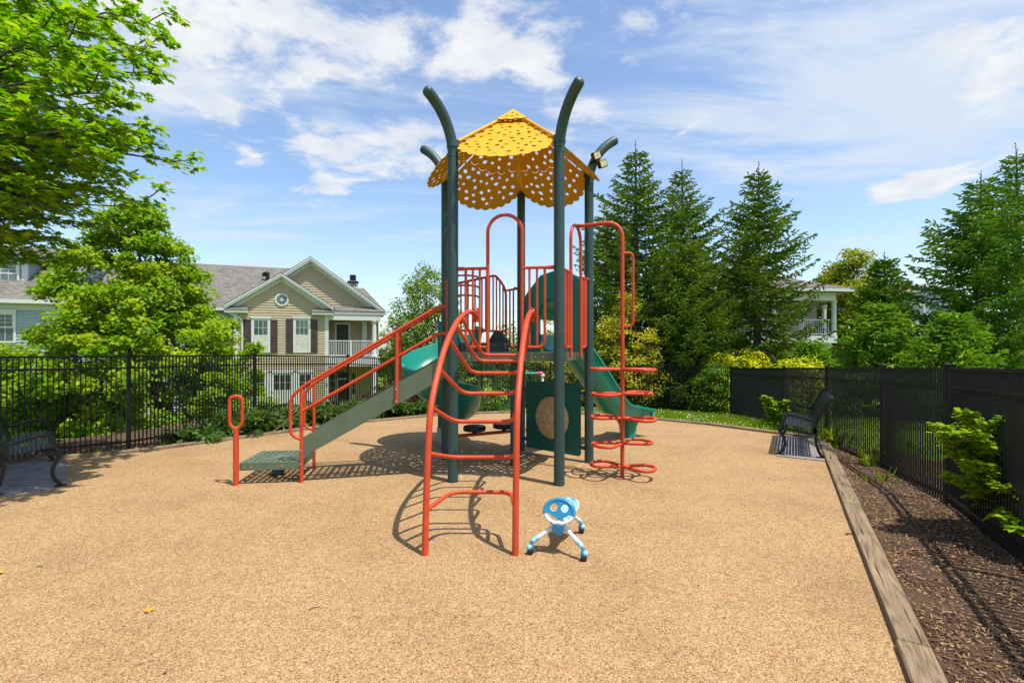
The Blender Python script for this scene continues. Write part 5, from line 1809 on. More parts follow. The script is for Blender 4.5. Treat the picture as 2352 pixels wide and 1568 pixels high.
# upper windows with shutters
for xa, xb, sa, sb, sc_, sd in ((577.5, 620.8, 559.5, 577.8, 620.4, 637.6), (673.7, 713.4, 656.8, 674, 713.2, 729.6)):
    z0, z1 = Zv(xa, 809.5), Zv(xa, 730.5)
    window(fr, 0, U(xa), U(xb), z0, z1, HS, 3, 2)
    shutter(fr, 0, U(sa), U(sb) - .01, z0 - .02, z1 - .06, HS); shutter(fr, 0, U(sc_) + .01, U(sd), z0 - .02, z1 - .06, HS)
# ground floor: three windows in one white surround
zs0, zs1 = Zv(640, 937), Zv(640, 856)
for a, b in ((576.5, 613.5), (625, 672.5), (684, 718.5)):
    window(fr, 0, U(a), U(b), zs0, zs1, HS, 3 if b - a > 40 else 2, 2, up='blind')
mb = MB(); fr.box(mb, U(613.5) + .0, U(625), -.075, .0, zs0, zs1); fr.box(mb, U(672.5), U(684), -.075, .0, zs0, zs1); fr.box(mb, U(574), U(720), -.10, .0, zs0 - .12, zs0 - .01)
fr.box(mb, U(574), U(720), -.085, .0, zs1 + .092, zs1 + .16)
mb.build('window_surround', M['white'], HS)
# round window
uc, zc, rr_ = U(647.4), Zv(647.4, 688.3), .33
Tw = Matrix(((fr.du.x, 0, -fr.dv.x, fr(uc, -.03, zc).x), (fr.du.y, 0, -fr.dv.y, fr(uc, -.03, zc).y), (0, 1, 0, zc), (0, 0, 0, 1)))
circ = lambda r, n=32: [(r * math.cos(t * 2 * PI / n), r * math.sin(t * 2 * PI / n)) for t in range(n)]
mb = MB(); mb.plate([circ(rr_), circ(rr_ * .74)], Tw, .07)
for k in range(4):
    a = k * PI / 4; d_ = Vector((math.cos(a), math.sin(a), 0)) * rr_ * .75
    mb.bar(Tw @ (d_ + Vector((0, 0, .008))), Tw @ (-d_ + Vector((0, 0, .020 + k * .0006))), .014, .012, up=-fr.dv)
mb.plate([circ(rr_ * .2, 16)], Tw @ Matrix.Translation((0, 0, .012)), .03)
rw_ = mb.build('round_window', M['white'], HS)
mb = MB(); mb.plate([circ(rr_ * .76)], Tw @ Matrix.Translation((0, 0, .010)), .006); mb.build('pane', M['glass'], rw_)
# balcony: beam, floor band, columns, rail, door and the porch below
zb1, zb0 = Zv(800, 705.5, .0), Zv(800, 735, .0)
zf1, zf0 = Zv(800, 820, .0), Zv(800, 841, .0)
mb = MB(); fr.box(mb, UA1 + .10, UE + .02, .02, .26, zb0, 3.42); fr.box(mb, UE - .22, UE + .02, .26, 1.9, zb0, 3.42); fr.box(mb, UA1 + .1, UE - .22, .26, 1.85, 3.35, 3.42)
mb.build('porch_beam', M['white'], HS)
mb = MB(); fr.box(mb, UA1 + .10, UE + .02, .0, 1.88, zf0, zf1); mb.build('balcony_floor', M['white'], HS)
def column(u, v, z0, z1, parent, r=.125):
    mb = MB(); mb.lathe([(r + .04, z0), (r + .04, z0 + .08), (r + .01, z0 + .1), (r, z0 + .14), (r * .86, z1 - .14), (r, z1 - .12), (r + .03, z1 - .08), (r + .03, z1)], fr(u, v, 0), 18)
    return mb.build('column', M['white'], parent, True)
ucol = U(859.5, .15)
column(ucol, .15, zf1, zb0, HS); column(ucol, .15, GZ - .1, zf0, HS); column(U(753), .2, GZ - .1, zf0, HS, .07)
mb = MB(); fr.box(mb, U(831.5, 1.8), U(842.5, 1.8), 1.70, 1.86, zf1, zb0); mb.build('pilaster', M['white'], HS)
mb = MB(); zr = Zv(800, 781.5, .1)
u0, u1 = UA1 + .12, ucol - .12
fr.box(mb, u0, u1, .09, .15, zr - .05, zr); fr.box(mb, u0, u1, .10, .14, zf1 + .07, zf1 + .12)
nb = 26
for k in range(nb):
    u = u0 + (u1 - u0) * (k + .5) / nb
    fr.box(mb, u - .013, u + .013, .107, .133, zf1 + .12, zr - .05)
fr.box(mb, (u0 + u1) / 2 - .04, (u0 + u1) / 2 + .04, .085, .155, zf1, zr + .02)
for k in range(12):
    v = .3 + k * .12
    fr.box(mb, UE - .08, UE - .055, v, v + .025, zf1 + .1, zr - .05)
fr.box(mb, UE - .1, UE - .03, .2, 1.85, zr - .05, zr)
mb.build('railing', M['white'], HS)
def door(xa, xb, ya, zb, v, name='door'):
    u0, u1 = U(xa, v), U(xb, v); z1 = Zv(xa, ya, v)
    mb = MB(); t_ = .11
    fr.box(mb, u0 - t_, u0, v - .05, v, zb, z1 + t_); fr.box(mb, u1, u1 + t_, v - .05, v, zb, z1 + t_); fr.box(mb, u0, u1, v - .05, v, z1, z1 + t_)
    df = mb.build('door_frame', M['white'], HS)
    mb = MB(); fr.box(mb, u0, u1, v - .035, v - .005, zb, z1)
    for a, b in ((.08, .46), (.54, .92)):
        for c, d_ in ((.08, .46), (.52, .92)):
            fr.box(mb, u0 + (u1 - u0) * a, u0 + (u1 - u0) * b, v - .045, v - .03, zb + (z1 - zb) * c, zb + (z1 - zb) * d_)
    dd_ = mb.build(name, M['door'], df)
    return u0, u1, z1
door(773, 800.5, 745, zf1, 1.88)
u0, u1, z1 = door(776, 800, 872, GZ - .1, 1.88)
for a, b in ((u0 - .42, u0 - .14), (u1 + .14, u1 + .42)):
    mb = MB(); fr.box(mb, a, b, 1.83, 1.87, GZ - .1, z1 + .1)
    sd_ = mb.build('sidelight', M['white'], HS)
    mb = MB()
    for k in range(3): fr.box(mb, a + .07, b - .07, 1.81, 1.835, GZ + .75 + k * .42, GZ + 1.10 + k * .42)
    mb.build('pane', M['darkroom'], sd_)
mb = MB(); fr.box(mb, u0, u1, 1.82, 1.86, z1 + .115, z1 + .42); mb.build('transom', M['darkroom'], HS)
# house number on the corner board
cu = bpy.data.curves.new('house_number', 'FONT'); cu.body = '5'; cu.size = .24; cu.extrude = .006; cu.align_x = 'CENTER'
tmp = bpy.data.objects.new('tmp', cu); COL.objects.link(tmp)
dg = bpy.context.evaluated_depsgraph_get()
me = bpy.data.meshes.new_from_object(tmp.evaluated_get(dg))
bpy.data.objects.remove(tmp)
pn = fr(U(750.5), -.045, Zv(750, 886.5))
Mt = Matrix(((fr.du.x, 0, -fr.dv.x, pn.x), (fr.du.y, 0, -fr.dv.y, pn.y), (0, 1, 0, pn.z), (0, 0, 0, 1)))
me.transform(Matrix.Translation(-ROOT[HS.name]) @ Mt)
me.materials.clear()
link_mesh('house_number', me, M['black'], HS)
# roof vent pipe and chimney
mb = MB(); vb = fr(U(615, 3.4), 3.4, 4.9)
q = at(615, 645, vb.y); q2 = at(615, 627, vb.y); q3 = at(606, 629, vb.y)
mb.tube(fillet([q - Vector((0, 0, .35)), q2, q2 + (q3 - q2) * .5 + Vector((0, 0, .0)), q3 - Vector((0, 0, .0)), q3 - Vector((0, 0, .14))], .12, 6), .10, 12)
mb.build('vent_pipe', M['black'], rf, True)
vch = 4.6
uc0, uc1 = U(802, vch), U(820, vch); zt = Zv(810, 649, vch)
mb = MB(); siding(mb, lambda a, n, z: fr(a, vch - n, z), [(uc0, 4.2), (uc1, 4.2), (uc1, zt), (uc0, zt)]); siding(mb, lambda a, n, z: fr(uc1 + n, vch + a, z), [(0, 4.2), (.8, 4.2), (.8, zt), (0, zt)])
siding(mb, lambda a, n, z: fr(uc0 - n, vch + a, z), [(0, 4.2), (.8, 4.2), (.8, zt), (0, zt)])
ch = mb.build('chimney', M['siding'], rf)
mb = MB(); 
for u in (uc0, uc1): fr.box(mb, u - .05, u + .05, vch - .03, vch + .05, 4.2, zt)
mb.build('chimney_corner', M['white'], ch)
mb = MB(); fr.box(mb, uc0 - .1, uc1 + .1, vch - .1, vch + .9, zt, zt + .09); fr.box(mb, uc0 + .06, uc1 - .06, vch + .05, vch + .75, zt + .22, zt + .50)
for a in (uc0 + .08, (uc0 + uc1) / 2, uc1 - .08): fr.box(mb, a - .03, a + .03, vch + .06, vch + .12, zt + .09, zt + .22)
mb.build('chimney_cap', M['black'], ch)
# ------------------------------------------------------------------ grey-blue house at the far left
fr2 = Frame((-20.2, 21.4), ANG)
H2 = thing('grey_house', fr2(-4, 3, GZ), 'grey-blue house with a white-trimmed dormer, at the left edge behind the maple', 'house')
mb = MB()
siding(mb, lambda a, n, z: fr2(a, -n, z), [(-14, GZ), (.6, GZ), (.6, 3.5), (-14, 3.5)])
siding(mb, lambda a, n, z: fr2(.6 + n, a, z), [(0, GZ), (9.2, GZ), (9.2, 3.6), (4.6, 6.5), (0, 3.6)])
mb.build('wall', M['siding_grey'], H2)
mb = MB(); slab(mb, [fr2(-14.2, -.35, 3.62), fr2(.9, -.35, 3.62), fr2(.9, 4.6, 6.6), fr2(-14.2, 4.6, 6.6)]); slab(mb, [fr2(-14.2, 9.5, 3.62), fr2(.9, 9.5, 3.62), fr2(.9, 4.6, 6.6), fr2(-14.2, 4.6, 6.6)])
rf2 = mb.build('roof', M['shingle'], H2)
mb = MB(); fr2.box(mb, -14.2, .95, -.45, -.33, 3.46, 3.62); fr2.box(mb, -14, .6, -.03, .0, 3.22, 3.48); fr2.box(mb, .52, .66, -.04, .06, GZ, 3.46); mb.build('gutter', M['white'], H2)
U2 = lambda x, v=0: fr2.u_at(x, v)
Z2 = lambda x, y, v=0: fr2.z_at(x, y, v)
window(fr2, 0, U2(-45), U2(38), Z2(38, 787), Z2(38, 716), H2, 4, 3, up='glass', low='glass')
window(fr2, 0, U2(-45), U2(38), GZ + .6, GZ + 2.1, H2, 4, 3, up='blind', low='curtain')
dv_ = 1.3
ua, ub = U2(-75, dv_), U2(62, dv_); uc = (ua + ub) / 2; dz = Z2(60, 590, dv_)
mb = MB(); siding(mb, lambda a, n, z: fr2(a, dv_ - n, z), [(ua, 4.2), (ub, 4.2), (ub, dz), (uc, dz + (ub - ua) * .34), (ua, dz)])
siding(mb, lambda a, n, z: fr2(ub + n, dv_ + a, z), [(0, 4.2), (3.5, 4.2), (3.5, dz), (0, dz)])
dm = mb.build('dormer', M['siding_grey'], rf2)
window(fr2, dv_, U2(-40, dv_), U2(46, dv_), Z2(40, 660, dv_), Z2(40, 597, dv_), rf2, 4, 3, up='glass', low='glass')
mb = MB()
for ue in (ua - .35, ub + .35):
    slab(mb, [fr2(ue, dv_ - .3, dz - .1), fr2(uc, dv_ - .3, dz + (ub - ua) * .34 + .13), fr2(uc, 5.2, dz + (ub - ua) * .34 + .13), fr2(ue, 5.2, dz - .1)], .05)
mb.build('dormer_roof', M['shingle'], dm)
mb = gable_roof_trim(fr2, dv_ - .32, uc, (ub - ua) / 2 + .33, dz + (ub - ua) * .34 + .09, dz - .14, rf2, .05, .20)
fr2.box(mb, ub - .16, ub + .04, dv_ - .05, dv_ + .04, 4.2, dz + .05); fr2.box(mb, ua, ub, dv_ - .05, dv_, Z2(40, 670, dv_), Z2(40, 660.5, dv_))
mb.build('dormer_trim', M['white'], dm)

# ------------------------------------------------------------------ house with a corner porch behind the spruces on the right
fr3 = Frame((13.2, 29.2), rad(5))
H3 = thing('porch_house', fr3(3, 3, GZ), 'taupe house with a white columned upper porch, right of the spruces', 'house')
U3 = lambda x, v=0: fr3.u_at(x, v)
Z3 = lambda x, y, v=0: fr3.z_at(x, y, v)
ue = U3(1920)
ez3 = Z3(1915, 672)
mb = MB()
siding(mb, lambda a, n, z: fr3(a, 1.9 - n, z), [(-2, GZ), (U3(1875, 1.9), GZ), (U3(1875, 1.9), ez3), (-2, ez3)])
siding(mb, lambda a, n, z: fr3(U3(1875, 1.9) + n, 1.9 + a, z), [(0, GZ), (7, GZ), (7, ez3), (0, ez3)])
siding(mb, lambda a, n, z: fr3(-2 - n, a, z), [(0, GZ), (9, GZ), (9, ez3), (0, ez3)])
mb.build('wall', M['siding_taupe'], H3)
mb = MB(); rz3 = Z3(1877, 628, 4)
e0, e1 = -2.5, U3(1948)
slab(mb, [fr3(e0, -.5, ez3 + .2), fr3(e1, -.5, ez3 + .2), fr3(e1 - 3.2, 4.2, rz3), fr3(e0 + 1, 4.2, rz3)]); slab(mb, [fr3(e1, -.5, ez3 + .2), fr3(e1, 9.5, ez3 + .2), fr3(e1 - 3.2, 4.2, rz3)])
slab(mb, [fr3(e0, 9.5, ez3 + .2), fr3(e1, 9.5, ez3 + .2), fr3(e1 - 3.2, 4.2, rz3), fr3(e0 + 1, 4.2, rz3)]); slab(mb, [fr3(e0, -.5, ez3 + .2), fr3(e0, 9.5, ez3 + .2), fr3(e0 + 1, 4.2, rz3)])
# cross gable behind the spruces
gx = U3(1690); slab(mb, [fr3(gx - 2.2, -.6, ez3 + .2), fr3(gx, -.6, ez3 + 2.0), fr3(gx, 4.4, ez3 + 2.0), fr3(gx - 2.2, 4.4, ez3 + .2)]); slab(mb, [fr3(gx + 2.2, -.6, ez3 + .2), fr3(gx, -.6, ez3 + 2.0), fr3(gx, 4.4, ez3 + 2.0), fr3(gx + 2.2, 4.4, ez3 + .2)])
rf3 = mb.build('roof', M['shingle2'], H3)
mb = gable_roof_trim(fr3, -.62, gx, 2.2, ez3 + 1.95, ez3 + .15, rf3, .05, .2)
fr3.box(mb, e0, e1, -.56, -.44, ez3 + .02, ez3 + .18); fr3.box(mb, e1 - .06, e1 + .06, -.44, 9.4, ez3 + .02, ez3 + .18)
mb.build('fascia', M['white'], rf3)
zc = Z3(1915, 690)
mb = MB(); fr3.box(mb, -2, ue, .0, .3, zc, ez3 + .02); fr3.box(mb, ue - .3, ue, .3, 9, zc, ez3 + .02); mb.build('porch_beam', M['white'], H3)
zf3 = Z3(1900, 771)
mb = MB(); fr3.box(mb, -2, ue + .05, -.05, 8, zf3 - .42, zf3); mb.build('porch_floor', M['white'], H3)
fr_keep = fr; fr = fr3
for x, v in ((1915, .15), (1893, 3.2)): column(U3(x, v), v, zf3, zc, H3, .15)
column(U3(1905), .15, GZ, zf3 - .42, H3, .16); column(U3(1780), .15, zf3, zc, H3, .15)
fr = fr_keep
mb = MB(); zr = Z3(1900, 733)
u0, u1 = U3(1700), U3(1909)
fr3.box(mb, u0, u1, .1, .17, zr - .06, zr); fr3.box(mb, u0, u1, .11, .16, zf3 + .08, zf3 + .13)
nb = int((u1 - u0) / .13)
for k in range(nb):
    u = u0 + (u1 - u0) * (k + .5) / nb; fr3.box(mb, u - .014, u + .014, .12, .15, zf3 + .13, zr - .06)
mb.build('railing', M['white'], H3)
mb = MB(); fr3.box(mb, U3(1836, 1.9), U3(1847, 1.9), 1.84, 1.9, zf3, Z3(1840, 697, 1.9)); do = mb.build('door_frame', M['white'], H3)
mb = MB(); fr3.box(mb, U3(1837.5, 1.9), U3(1843, 1.9), 1.82, 1.845, zf3 + .9, Z3(1840, 702, 1.9)); mb.build('pane', M['darkroom'], do)
mb = MB(); q = fr3(U3(1852, 1.9), 1.78, Z3(1852, 706, 1.9)); mb.lathe([(.03, -.14), (.08, -.12), (.10, .08), (.04, .16)], q, 10); mb.build('wall_lamp', M['black'], H3, True)
# dark porch chair behind the railing
q = fr3(U3(1886, .9), .9, zf3)
t = thing('porch_chair', q, 'dark slatted chair on the upper porch, behind its white railing', 'chair')
cf = Frame((q.x, q.y), rad(5) + .5)
mb = MB(); cf.box(mb, -.25, .25, -.25, .25, zf3 + .40, zf3 + .45); mb.build('seat', M['black'], t)
mb = MB()
for k in range(5): cf.box(mb, -.25 + k * .115, -.20 + k * .115, .25, .28, zf3 + .48, zf3 + 1.0)
cf.box(mb, -.27, .27, .245, .285, zf3 + .98, zf3 + 1.04); mb.build('backrest', M['black'], t)
for a, b in ((-.23, -.23), (.23, -.23), (-.23, .23), (.23, .23)):
    mb = MB(); cf.box(mb, a - .025, a + .025, b - .025, b + .025, zf3, zf3 + .40); mb.build('leg', M['black'], t)
# ------------------------------------------------------------------ pale house far right between the spruces
q = at(2138, 700, 46)
fr4 = Frame((q.x - 3, 46), rad(-8))
H4 = thing('pale_house', fr4(3, 3, GZ), 'pale blue house with brown roof glimpsed between the far right spruces', 'house')
Z4 = lambda y: CAMH + (HY - y) / FPX * 46
mb = MB(); siding(mb, lambda a, n, z: fr4(a, -n, z), [(0, GZ), (6.5, GZ), (6.5, Z4(715)), (2.4, Z4(655)), (0, Z4(690))], course=.2); mb.build('wall', M['siding_grey'], H4)
mb = MB(); slab(mb, [fr4(-.4, -.3, Z4(693)), fr4(2.4, -.3, Z4(651)), fr4(2.4, 7, Z4(651)), fr4(-.4, 7, Z4(693))]); slab(mb, [fr4(7, -.3, Z4(716)), fr4(2.4, -.3, Z4(651)), fr4(2.4, 7, Z4(651)), fr4(7, 7, Z4(716))])
rf4 = mb.build('roof', mat('brown_roof', (.30, .20, .15), .9, var=.2), H4)
mb = gable_roof_trim(fr4, -.33, 2.4, 4.4, Z4(653), Z4(714), rf4, .06, .25); mb.build('rake_board', M['white'], rf4)
window(fr4, 0, 1.0, 2.2, Z4(742), Z4(700), H4, 2, 2, up='glass', low='glass')
mb = MB()
for k in range(20): fr4.box(mb, -1 + k * .2, -.95 + k * .2, -1.6, -1.55, Z4(765), Z4(745))
fr4.box(mb, -1.1, 3.2, -1.62, -1.53, Z4(745), Z4(743)); fr4.box(mb, -1.1, 3.2, -1.7, -.05, Z4(775), Z4(765)); mb.build('railing', M['white'], H4)
# ================================================================== trees and shrubs
M['maple'] = leaf_mat('maple_leaf', [(.09, .215, .005), (.16, .30, .007), (.26, .40, .009), (.11, .24, .006), (.42, .46, .012), (.20, .34, .007)], trans=.58, tcol=(.95, 1.2, .35), gloss=.12, rough=.42)
M['maple2'] = leaf_mat('young_maple_leaf', [(.075, .20, .004), (.13, .30, .005), (.21, .40, .007), (.10, .25, .005), (.36, .44, .012), (.16, .34, .006)], trans=.45, tcol=(1.2, 1.15, .3), patch=(.36, .45, .012), pscale=1.5, gloss=.12)
M['birch'] = leaf_mat('birch_leaf', [(.08, .165, .012), (.13, .23, .018), (.19, .30, .025), (.10, .19, .014), (.26, .33, .03)], trans=.42, gloss=.12)
M['spruce'] = leaf_mat('spruce_needles', [(.055, .115, .012), (.088, .165, .016), (.135, .23, .022), (.068, .135, .012), (.19, .28, .028)], trans=.28, tcol=(1.1, 1.1, .4), patch=(.22, .32, .025), pscale=.9, gloss=.12)
M['spruce2'] = leaf_mat('fir_needles', [(.055, .135, .016), (.09, .195, .022), (.14, .275, .03), (.07, .155, .018)], trans=.28, tcol=(1.1, 1.1, .4), patch=(.20, .33, .03), pscale=.8, gloss=.12)
M['lightfir'] = leaf_mat('light_fir_needles', [(.10, .22, .018), (.16, .31, .024), (.24, .40, .032), (.13, .26, .02)], trans=.3, tcol=(1.1, 1.1, .4), patch=(.28, .42, .03), pscale=1.1, gloss=.12)
M['yellowleaf'] = leaf_mat('yellow_shrub_leaf', [(.30, .33, .012), (.44, .43, .016), (.56, .48, .02), (.34, .36, .014), (.58, .34, .02)], trans=.4, patch=(.16, .24, .02), pscale=1.6, gloss=.12)
M['gold'] = leaf_mat('golden_hedge_leaf', [(.46, .50, .010), (.60, .60, .014), (.34, .42, .010), (.66, .60, .016)], trans=.35, gloss=.12)
M['green'] = leaf_mat('bright_shrub_leaf', [(.05, .17, .012), (.09, .25, .018), (.14, .30, .025), (.07, .2, .015)], trans=.4)
M['dkgreen'] = leaf_mat('dark_shrub_leaf', [(.020, .055, .012), (.036, .085, .016), (.06, .12, .022), (.03, .07, .014)], trans=.3)
M['olive'] = leaf_mat('olive_tree_leaf', [(.20, .25, .012), (.30, .33, .016), (.40, .39, .02), (.24, .28, .014), (.44, .36, .024)], trans=.35, patch=(.16, .25, .02), pscale=.7, gloss=.12)
M['juniper'] = leaf_mat('juniper_sprig', [(.045, .095, .018), (.075, .135, .022), (.11, .175, .028), (.06, .11, .02), (.15, .17, .03)], trans=0.25, patch=(0.143, 0.286, 0.057), pscale=3)
M['corner'] = leaf_mat('corner_shrub_leaf', [(.04, .10, .012), (.07, .16, .016), (.14, .24, .02), (.05, .12, .014)], trans=.35, gloss=.12)
M['red_leaf'] = leaf_mat('barberry_leaf', [(.055, .012, .014), (.085, .018, .02), (.12, .03, .03), (.05, .015, .015)], trans=.3, tcol=(1.3, .6, .6))
M['sapling'] = leaf_mat('sapling_leaf', [(.20, .36, .010), (.30, .46, .012), (.40, .52, .016), (.24, .40, .011)], trans=.5, tcol=(1.15, 1.1, .3), gloss=.12)

def crown_points(n_cl, prof, zlo, zhi, c, rs, per, cl, flat=.55, hollow=.35):
    """cluster centres inside a profile of revolution, then leaf points in flattened clusters"""
    P = []
    cz = []
    while len(P) < n_cl:
        z = rs.uniform(zlo, zhi)
        R = np.interp(z, [p[0] for p in prof], [p[1] for p in prof])
        if rs.uniform() > (R / max(p[1] for p in prof)) ** 1.2: continue
        a = rs.uniform(0, 2 * PI); q = math.sqrt(rs.uniform(hollow ** 2, 1)) * R * rs.uniform(.82, 1.08)
        P.append((c[0] + q * math.cos(a), c[1] + q * math.sin(a), z - .10 * q))
    P = np.array(P)
    pts = np.repeat(P, per, axis=0)
    sz = np.repeat(rs.uniform(.6, 1.35, n_cl) * cl, per)
    off = rs.normal(0, 1, pts.shape); off = unit(off) * (rs.uniform(0, 1, (len(pts), 1)) ** .45)
    off *= sz[:, None]; off[:, 2] *= flat
    # clusters droop away from the trunk
    out = pts[:, :2] - np.array(c[:2])
    pts = pts + off
    return P, pts

def leaves_for(pts, c, rs, up=.75, spread=.6):
    n = len(pts)
    out = pts - np.array([c[0], c[1], pts[:, 2].mean()])
    out[:, 2] = 0
    out = unit(out + 1e-6)
    nr = np.column_stack([rs.normal(0, spread, n), rs.normal(0, spread, n), np.full(n, up)]) + out * .35
    al = out + rs.normal(0, .8, (n, 3)) + np.array([0, 0, -.35])
    return axes_from(nr, al)

def limb(mb, a, b, r0, r1, rs, seg=6, bend=.15, n=5):
    a = Vector(a); b = Vector(b); d = b - a
    pts = [a]
    w = Vector(rs.normal(0, 1, 3)) * d.length * bend
    for i in range(1, n + 1):
        t = i / n
        pts.append(a + d * t + w * math.sin(PI * t) + Vector((0, 0, d.length * .12 * math.sin(PI * t))))
    mb.tube(pts, [r0 + (r1 - r0) * i / n for i in range(n + 1)], seg)

def broad_tree(name, label, cat, base, prof, n_cl, per, cl, leaf, material, tmpl, seed, trunk_r=.10, group=None, flat=.55, ls=(.7, 1.3), stems=1, limbs=40, up=.75, hollow=.45):
    rs = np.random.RandomState(seed)
    t = thing(name, base, label, cat, group)
    zlo, zhi = prof[0][0], prof[-1][0]
    P, pts = crown_points(n_cl, prof, zlo, zhi, base, rs, per, cl, flat, hollow)
    X, Y, Z = leaves_for(pts, base, rs, up)
    tv, tf = tmpl
    leaf_mesh('crown', tv, tf, pts, X, Y, Z, rs.uniform(ls[0], ls[1], len(pts)) * leaf, material, t)
    mb = MB()
    top = Vector((base[0] + rs.normal(0, .05), base[1], zlo + (zhi - zlo) * .86))
    if stems == 1:
        b0 = Vector(base)
        tr = [b0 + (top - b0) * k / 6 + Vector((rs.normal(0, .03), rs.normal(0, .03), 0)) * (k > 0) for k in range(7)]
        tr[0].z -= .1
        mb.tube(tr, [trunk_r * (1.25 if k == 0 else 1 - .8 * k / 6) for k in range(7)], 9)
        for p in P[:: max(1, len(P) // limbs)]:
            z0 = max(base[2] + .25 * (zhi - base[2]) * .6, p[2] - rs.uniform(.15, .5) * math.hypot(p[0] - base[0], p[1] - base[1]) - .1)
            k = min(.97, max(.05, (z0 - b0.z) / max(.1, top.z - b0.z)))
            s = b0 + (top - b0) * k
            limb(mb, s, p, trunk_r * .42 * (1 - .6 * k), .006, rs)
    else:
        for p in P[:: max(1, len(P) // limbs)]:
            s = Vector(base) + Vector((rs.normal(0, .12), rs.normal(0, .12), -.05))
            limb(mb, s, p, trunk_r * .4, .005, rs, 5, .12)
    mb.build('trunk' if stems == 1 else 'stems', M['bark'], t, True, 60)
    return t

# ---- the young maple behind the left fence
b = at(312, 900, 12.3); bz = G(b.x, b.y)
broad_tree('maple_tree', 'rounded bright green young maple behind the left black fence', 'tree', (b.x, b.y, bz),
           [(-.75, 2.1), (-.2, 2.65), (.7, 2.85), (1.5, 2.75), (2.2, 2.3), (3.0, 1.8), (3.7, 1.4), (4.3, 1.0), (4.8, .62), (5.05, .25)], 560, 165, .33, .078, M['maple2'], (STAR_V, STAR_F), 4, .10, flat=.7, limbs=70, up=.8)

# ---- the big maple whose branches hang in from the upper left; its trunk stands left of the view
def big_maple():
    rs = np.random.RandomState(12)
    base = Vector((-9.7, 6.9, G(-9.7, 6.9)))
    t = thing('maple_tree', base, 'large maple hanging its leafy branches into the upper left corner', 'tree')
    mb = MB(); wood = MB()
    trunk = [base + Vector((0, 0, -.1)), base + Vector((.05, 0, 1.5)), base + Vector((.1, -.05, 3.0)), base + Vector((.05, 0, 4.6)), base + Vector((.15, .1, 6.4)), base + Vector((.1, .1, 8.6))]
    wood.tube(trunk, [.24, .19, .17, .14, .09, .02], 12)
    tips = [(379, 29, 6.6), (250, -60, 6.0), (367, 86, 6.9), (348, 164, 6.3), (326, 285, 6.7), (332, 330, 7.4), (437, 368, 6.9), (367, 436, 6.5), (289, 474, 6.2), (195, 512, 6.6), (129, 552, 7.2), (45, 585, 7.0),
            (300, 40, 5.6), (270, 120, 5.4), (240, 230, 5.2), (290, 210, 7.6), (230, 300, 5.6), (250, 370, 5.9), (300, 400, 7.5), (190, 430, 5.4), (120, 480, 5.7), (100, 380, 5.0), (120, 250, 4.8), (150, 120, 4.9), (130, 20, 5.0),
            (310, -40, 7.2), (180, -90, 6.8), (60, 540, 6.2), (220, 455, 7.9), (90, 90, 7.8), (160, 330, 8.0), (60, 310, 7.6), (40, 180, 6.0), (40, 440, 6.6), (60, 10, 6.2), (210, 60, 7.9), (200, 190, 6.6), (330, 120, 5.9), (150, 590, 7.9), (30, 505, 5.6), (60, 400, 8.2), (20, 60, 5.2), (60, 420, 4.7), (150, 300, 4.6), (210, 350, 4.9), (230, 160, 4.9), (110, 160, 4.4), (270, 300, 5.2), (60, 240, 4.3), (180, 40, 4.8), (200, 380, 5.2), (120, 350, 5.0), (160, 300, 5.4), (80, 300, 5.2), (220, 420, 5.6), (150, 440, 5.8), (90, 430, 5.4), (40, 350, 4.8), (250, 330, 5.6), (30, 260, 5.0)]
    pos = []; nr = []; al = []; sc = []
    for x, y, Y in tips:
        tip = at(x, y, Y)
        hz = max(2.2, min(8.0, tip.z - .55 + rs.uniform(-.4, .3)))
        k = np.interp(hz, [0, 1.5, 3, 4.6, 6.4, 8.6], range(6)); i = int(min(4, k)); s = trunk[i] * (1 - (k - i)) + trunk[i + 1] * (k - i)
        d = tip - s
        side = Vector((-d.y, d.x, 0)).normalized()
        main = []
        sag = rs.uniform(-.05, .12)
        for j in range(15):
            u = j / 14
            main.append(s + d * u + Vector((0, 0, d.length * (.10 * math.sin(PI * u) - sag * u * u * .4))) + side * .18 * math.sin(5 * u + x))
        main[-1] = tip
        wood.tube(main, [.040 * (1 - u / 15) ** 1.0 + .004 for u in range(15)], 6)
        for j in range(3, 15):
            u = j / 14
            for sg in (-1, 1):
                if rs.uniform() < .20 or (u < .35): continue
                ln = (1.15 - .78 * u) * rs.uniform(.5, 1.0)
                dd = (d.normalized() * rs.uniform(.5, .95) + side * sg * rs.uniform(.5, .95) + Vector((0, 0, rs.uniform(-.22, .20)))).normalized()
                p0 = main[j]; tw = [p0 + dd * ln * q + Vector((0, 0, -.10 * ln * q * q)) for q in (0, .35, .7, 1)]
                wood.tube(tw, [.010, .007, .005, .003], 5)
                m = int(5 + ln * 12)
                for q in np.linspace(.12, 1.03, m):
                    c = p0 + dd * ln * q + Vector((0, 0, -.10 * ln * q * q))
                    for _ in range(2):
                        pos.append(c + Vector((rs.normal(0, .035), rs.normal(0, .035), rs.normal(-.02, .025))))
                        o = (dd * .7 + side * rs.choice((-1, 1)) * rs.uniform(.2, 1) + Vector(rs.normal(0, .3, 3)) + Vector((0, 0, -.35)))
                        al.append(o); nr.append(Vector((rs.normal(0, .38), rs.normal(0, .38), 1)) + dd * .25); sc.append(rs.uniform(.075, .135) * (1 - .12 * q))
        for _ in range(14):
            pos.append(tip + Vector(rs.normal(0, .06, 3))); al.append(d.normalized() + Vector(rs.normal(0, .5, 3)) + Vector((0, 0, -.3))); nr.append(Vector((rs.normal(0, .4), rs.normal(0, .4), 1))); sc.append(rs.uniform(.05, .10))
    pos = np.array([tuple(p) for p in pos]); nr = np.array([tuple(p) for p in nr]); al = np.array([tuple(p) for p in al])
    X, Y, Z = axes_from(nr, al)
    leaf_mesh('crown', MAPLE_V, MAPLE_F, pos, X, Y, Z, np.array(sc), M['maple'], t)
    wood.build('trunk', M['bark'], t, True, 60)
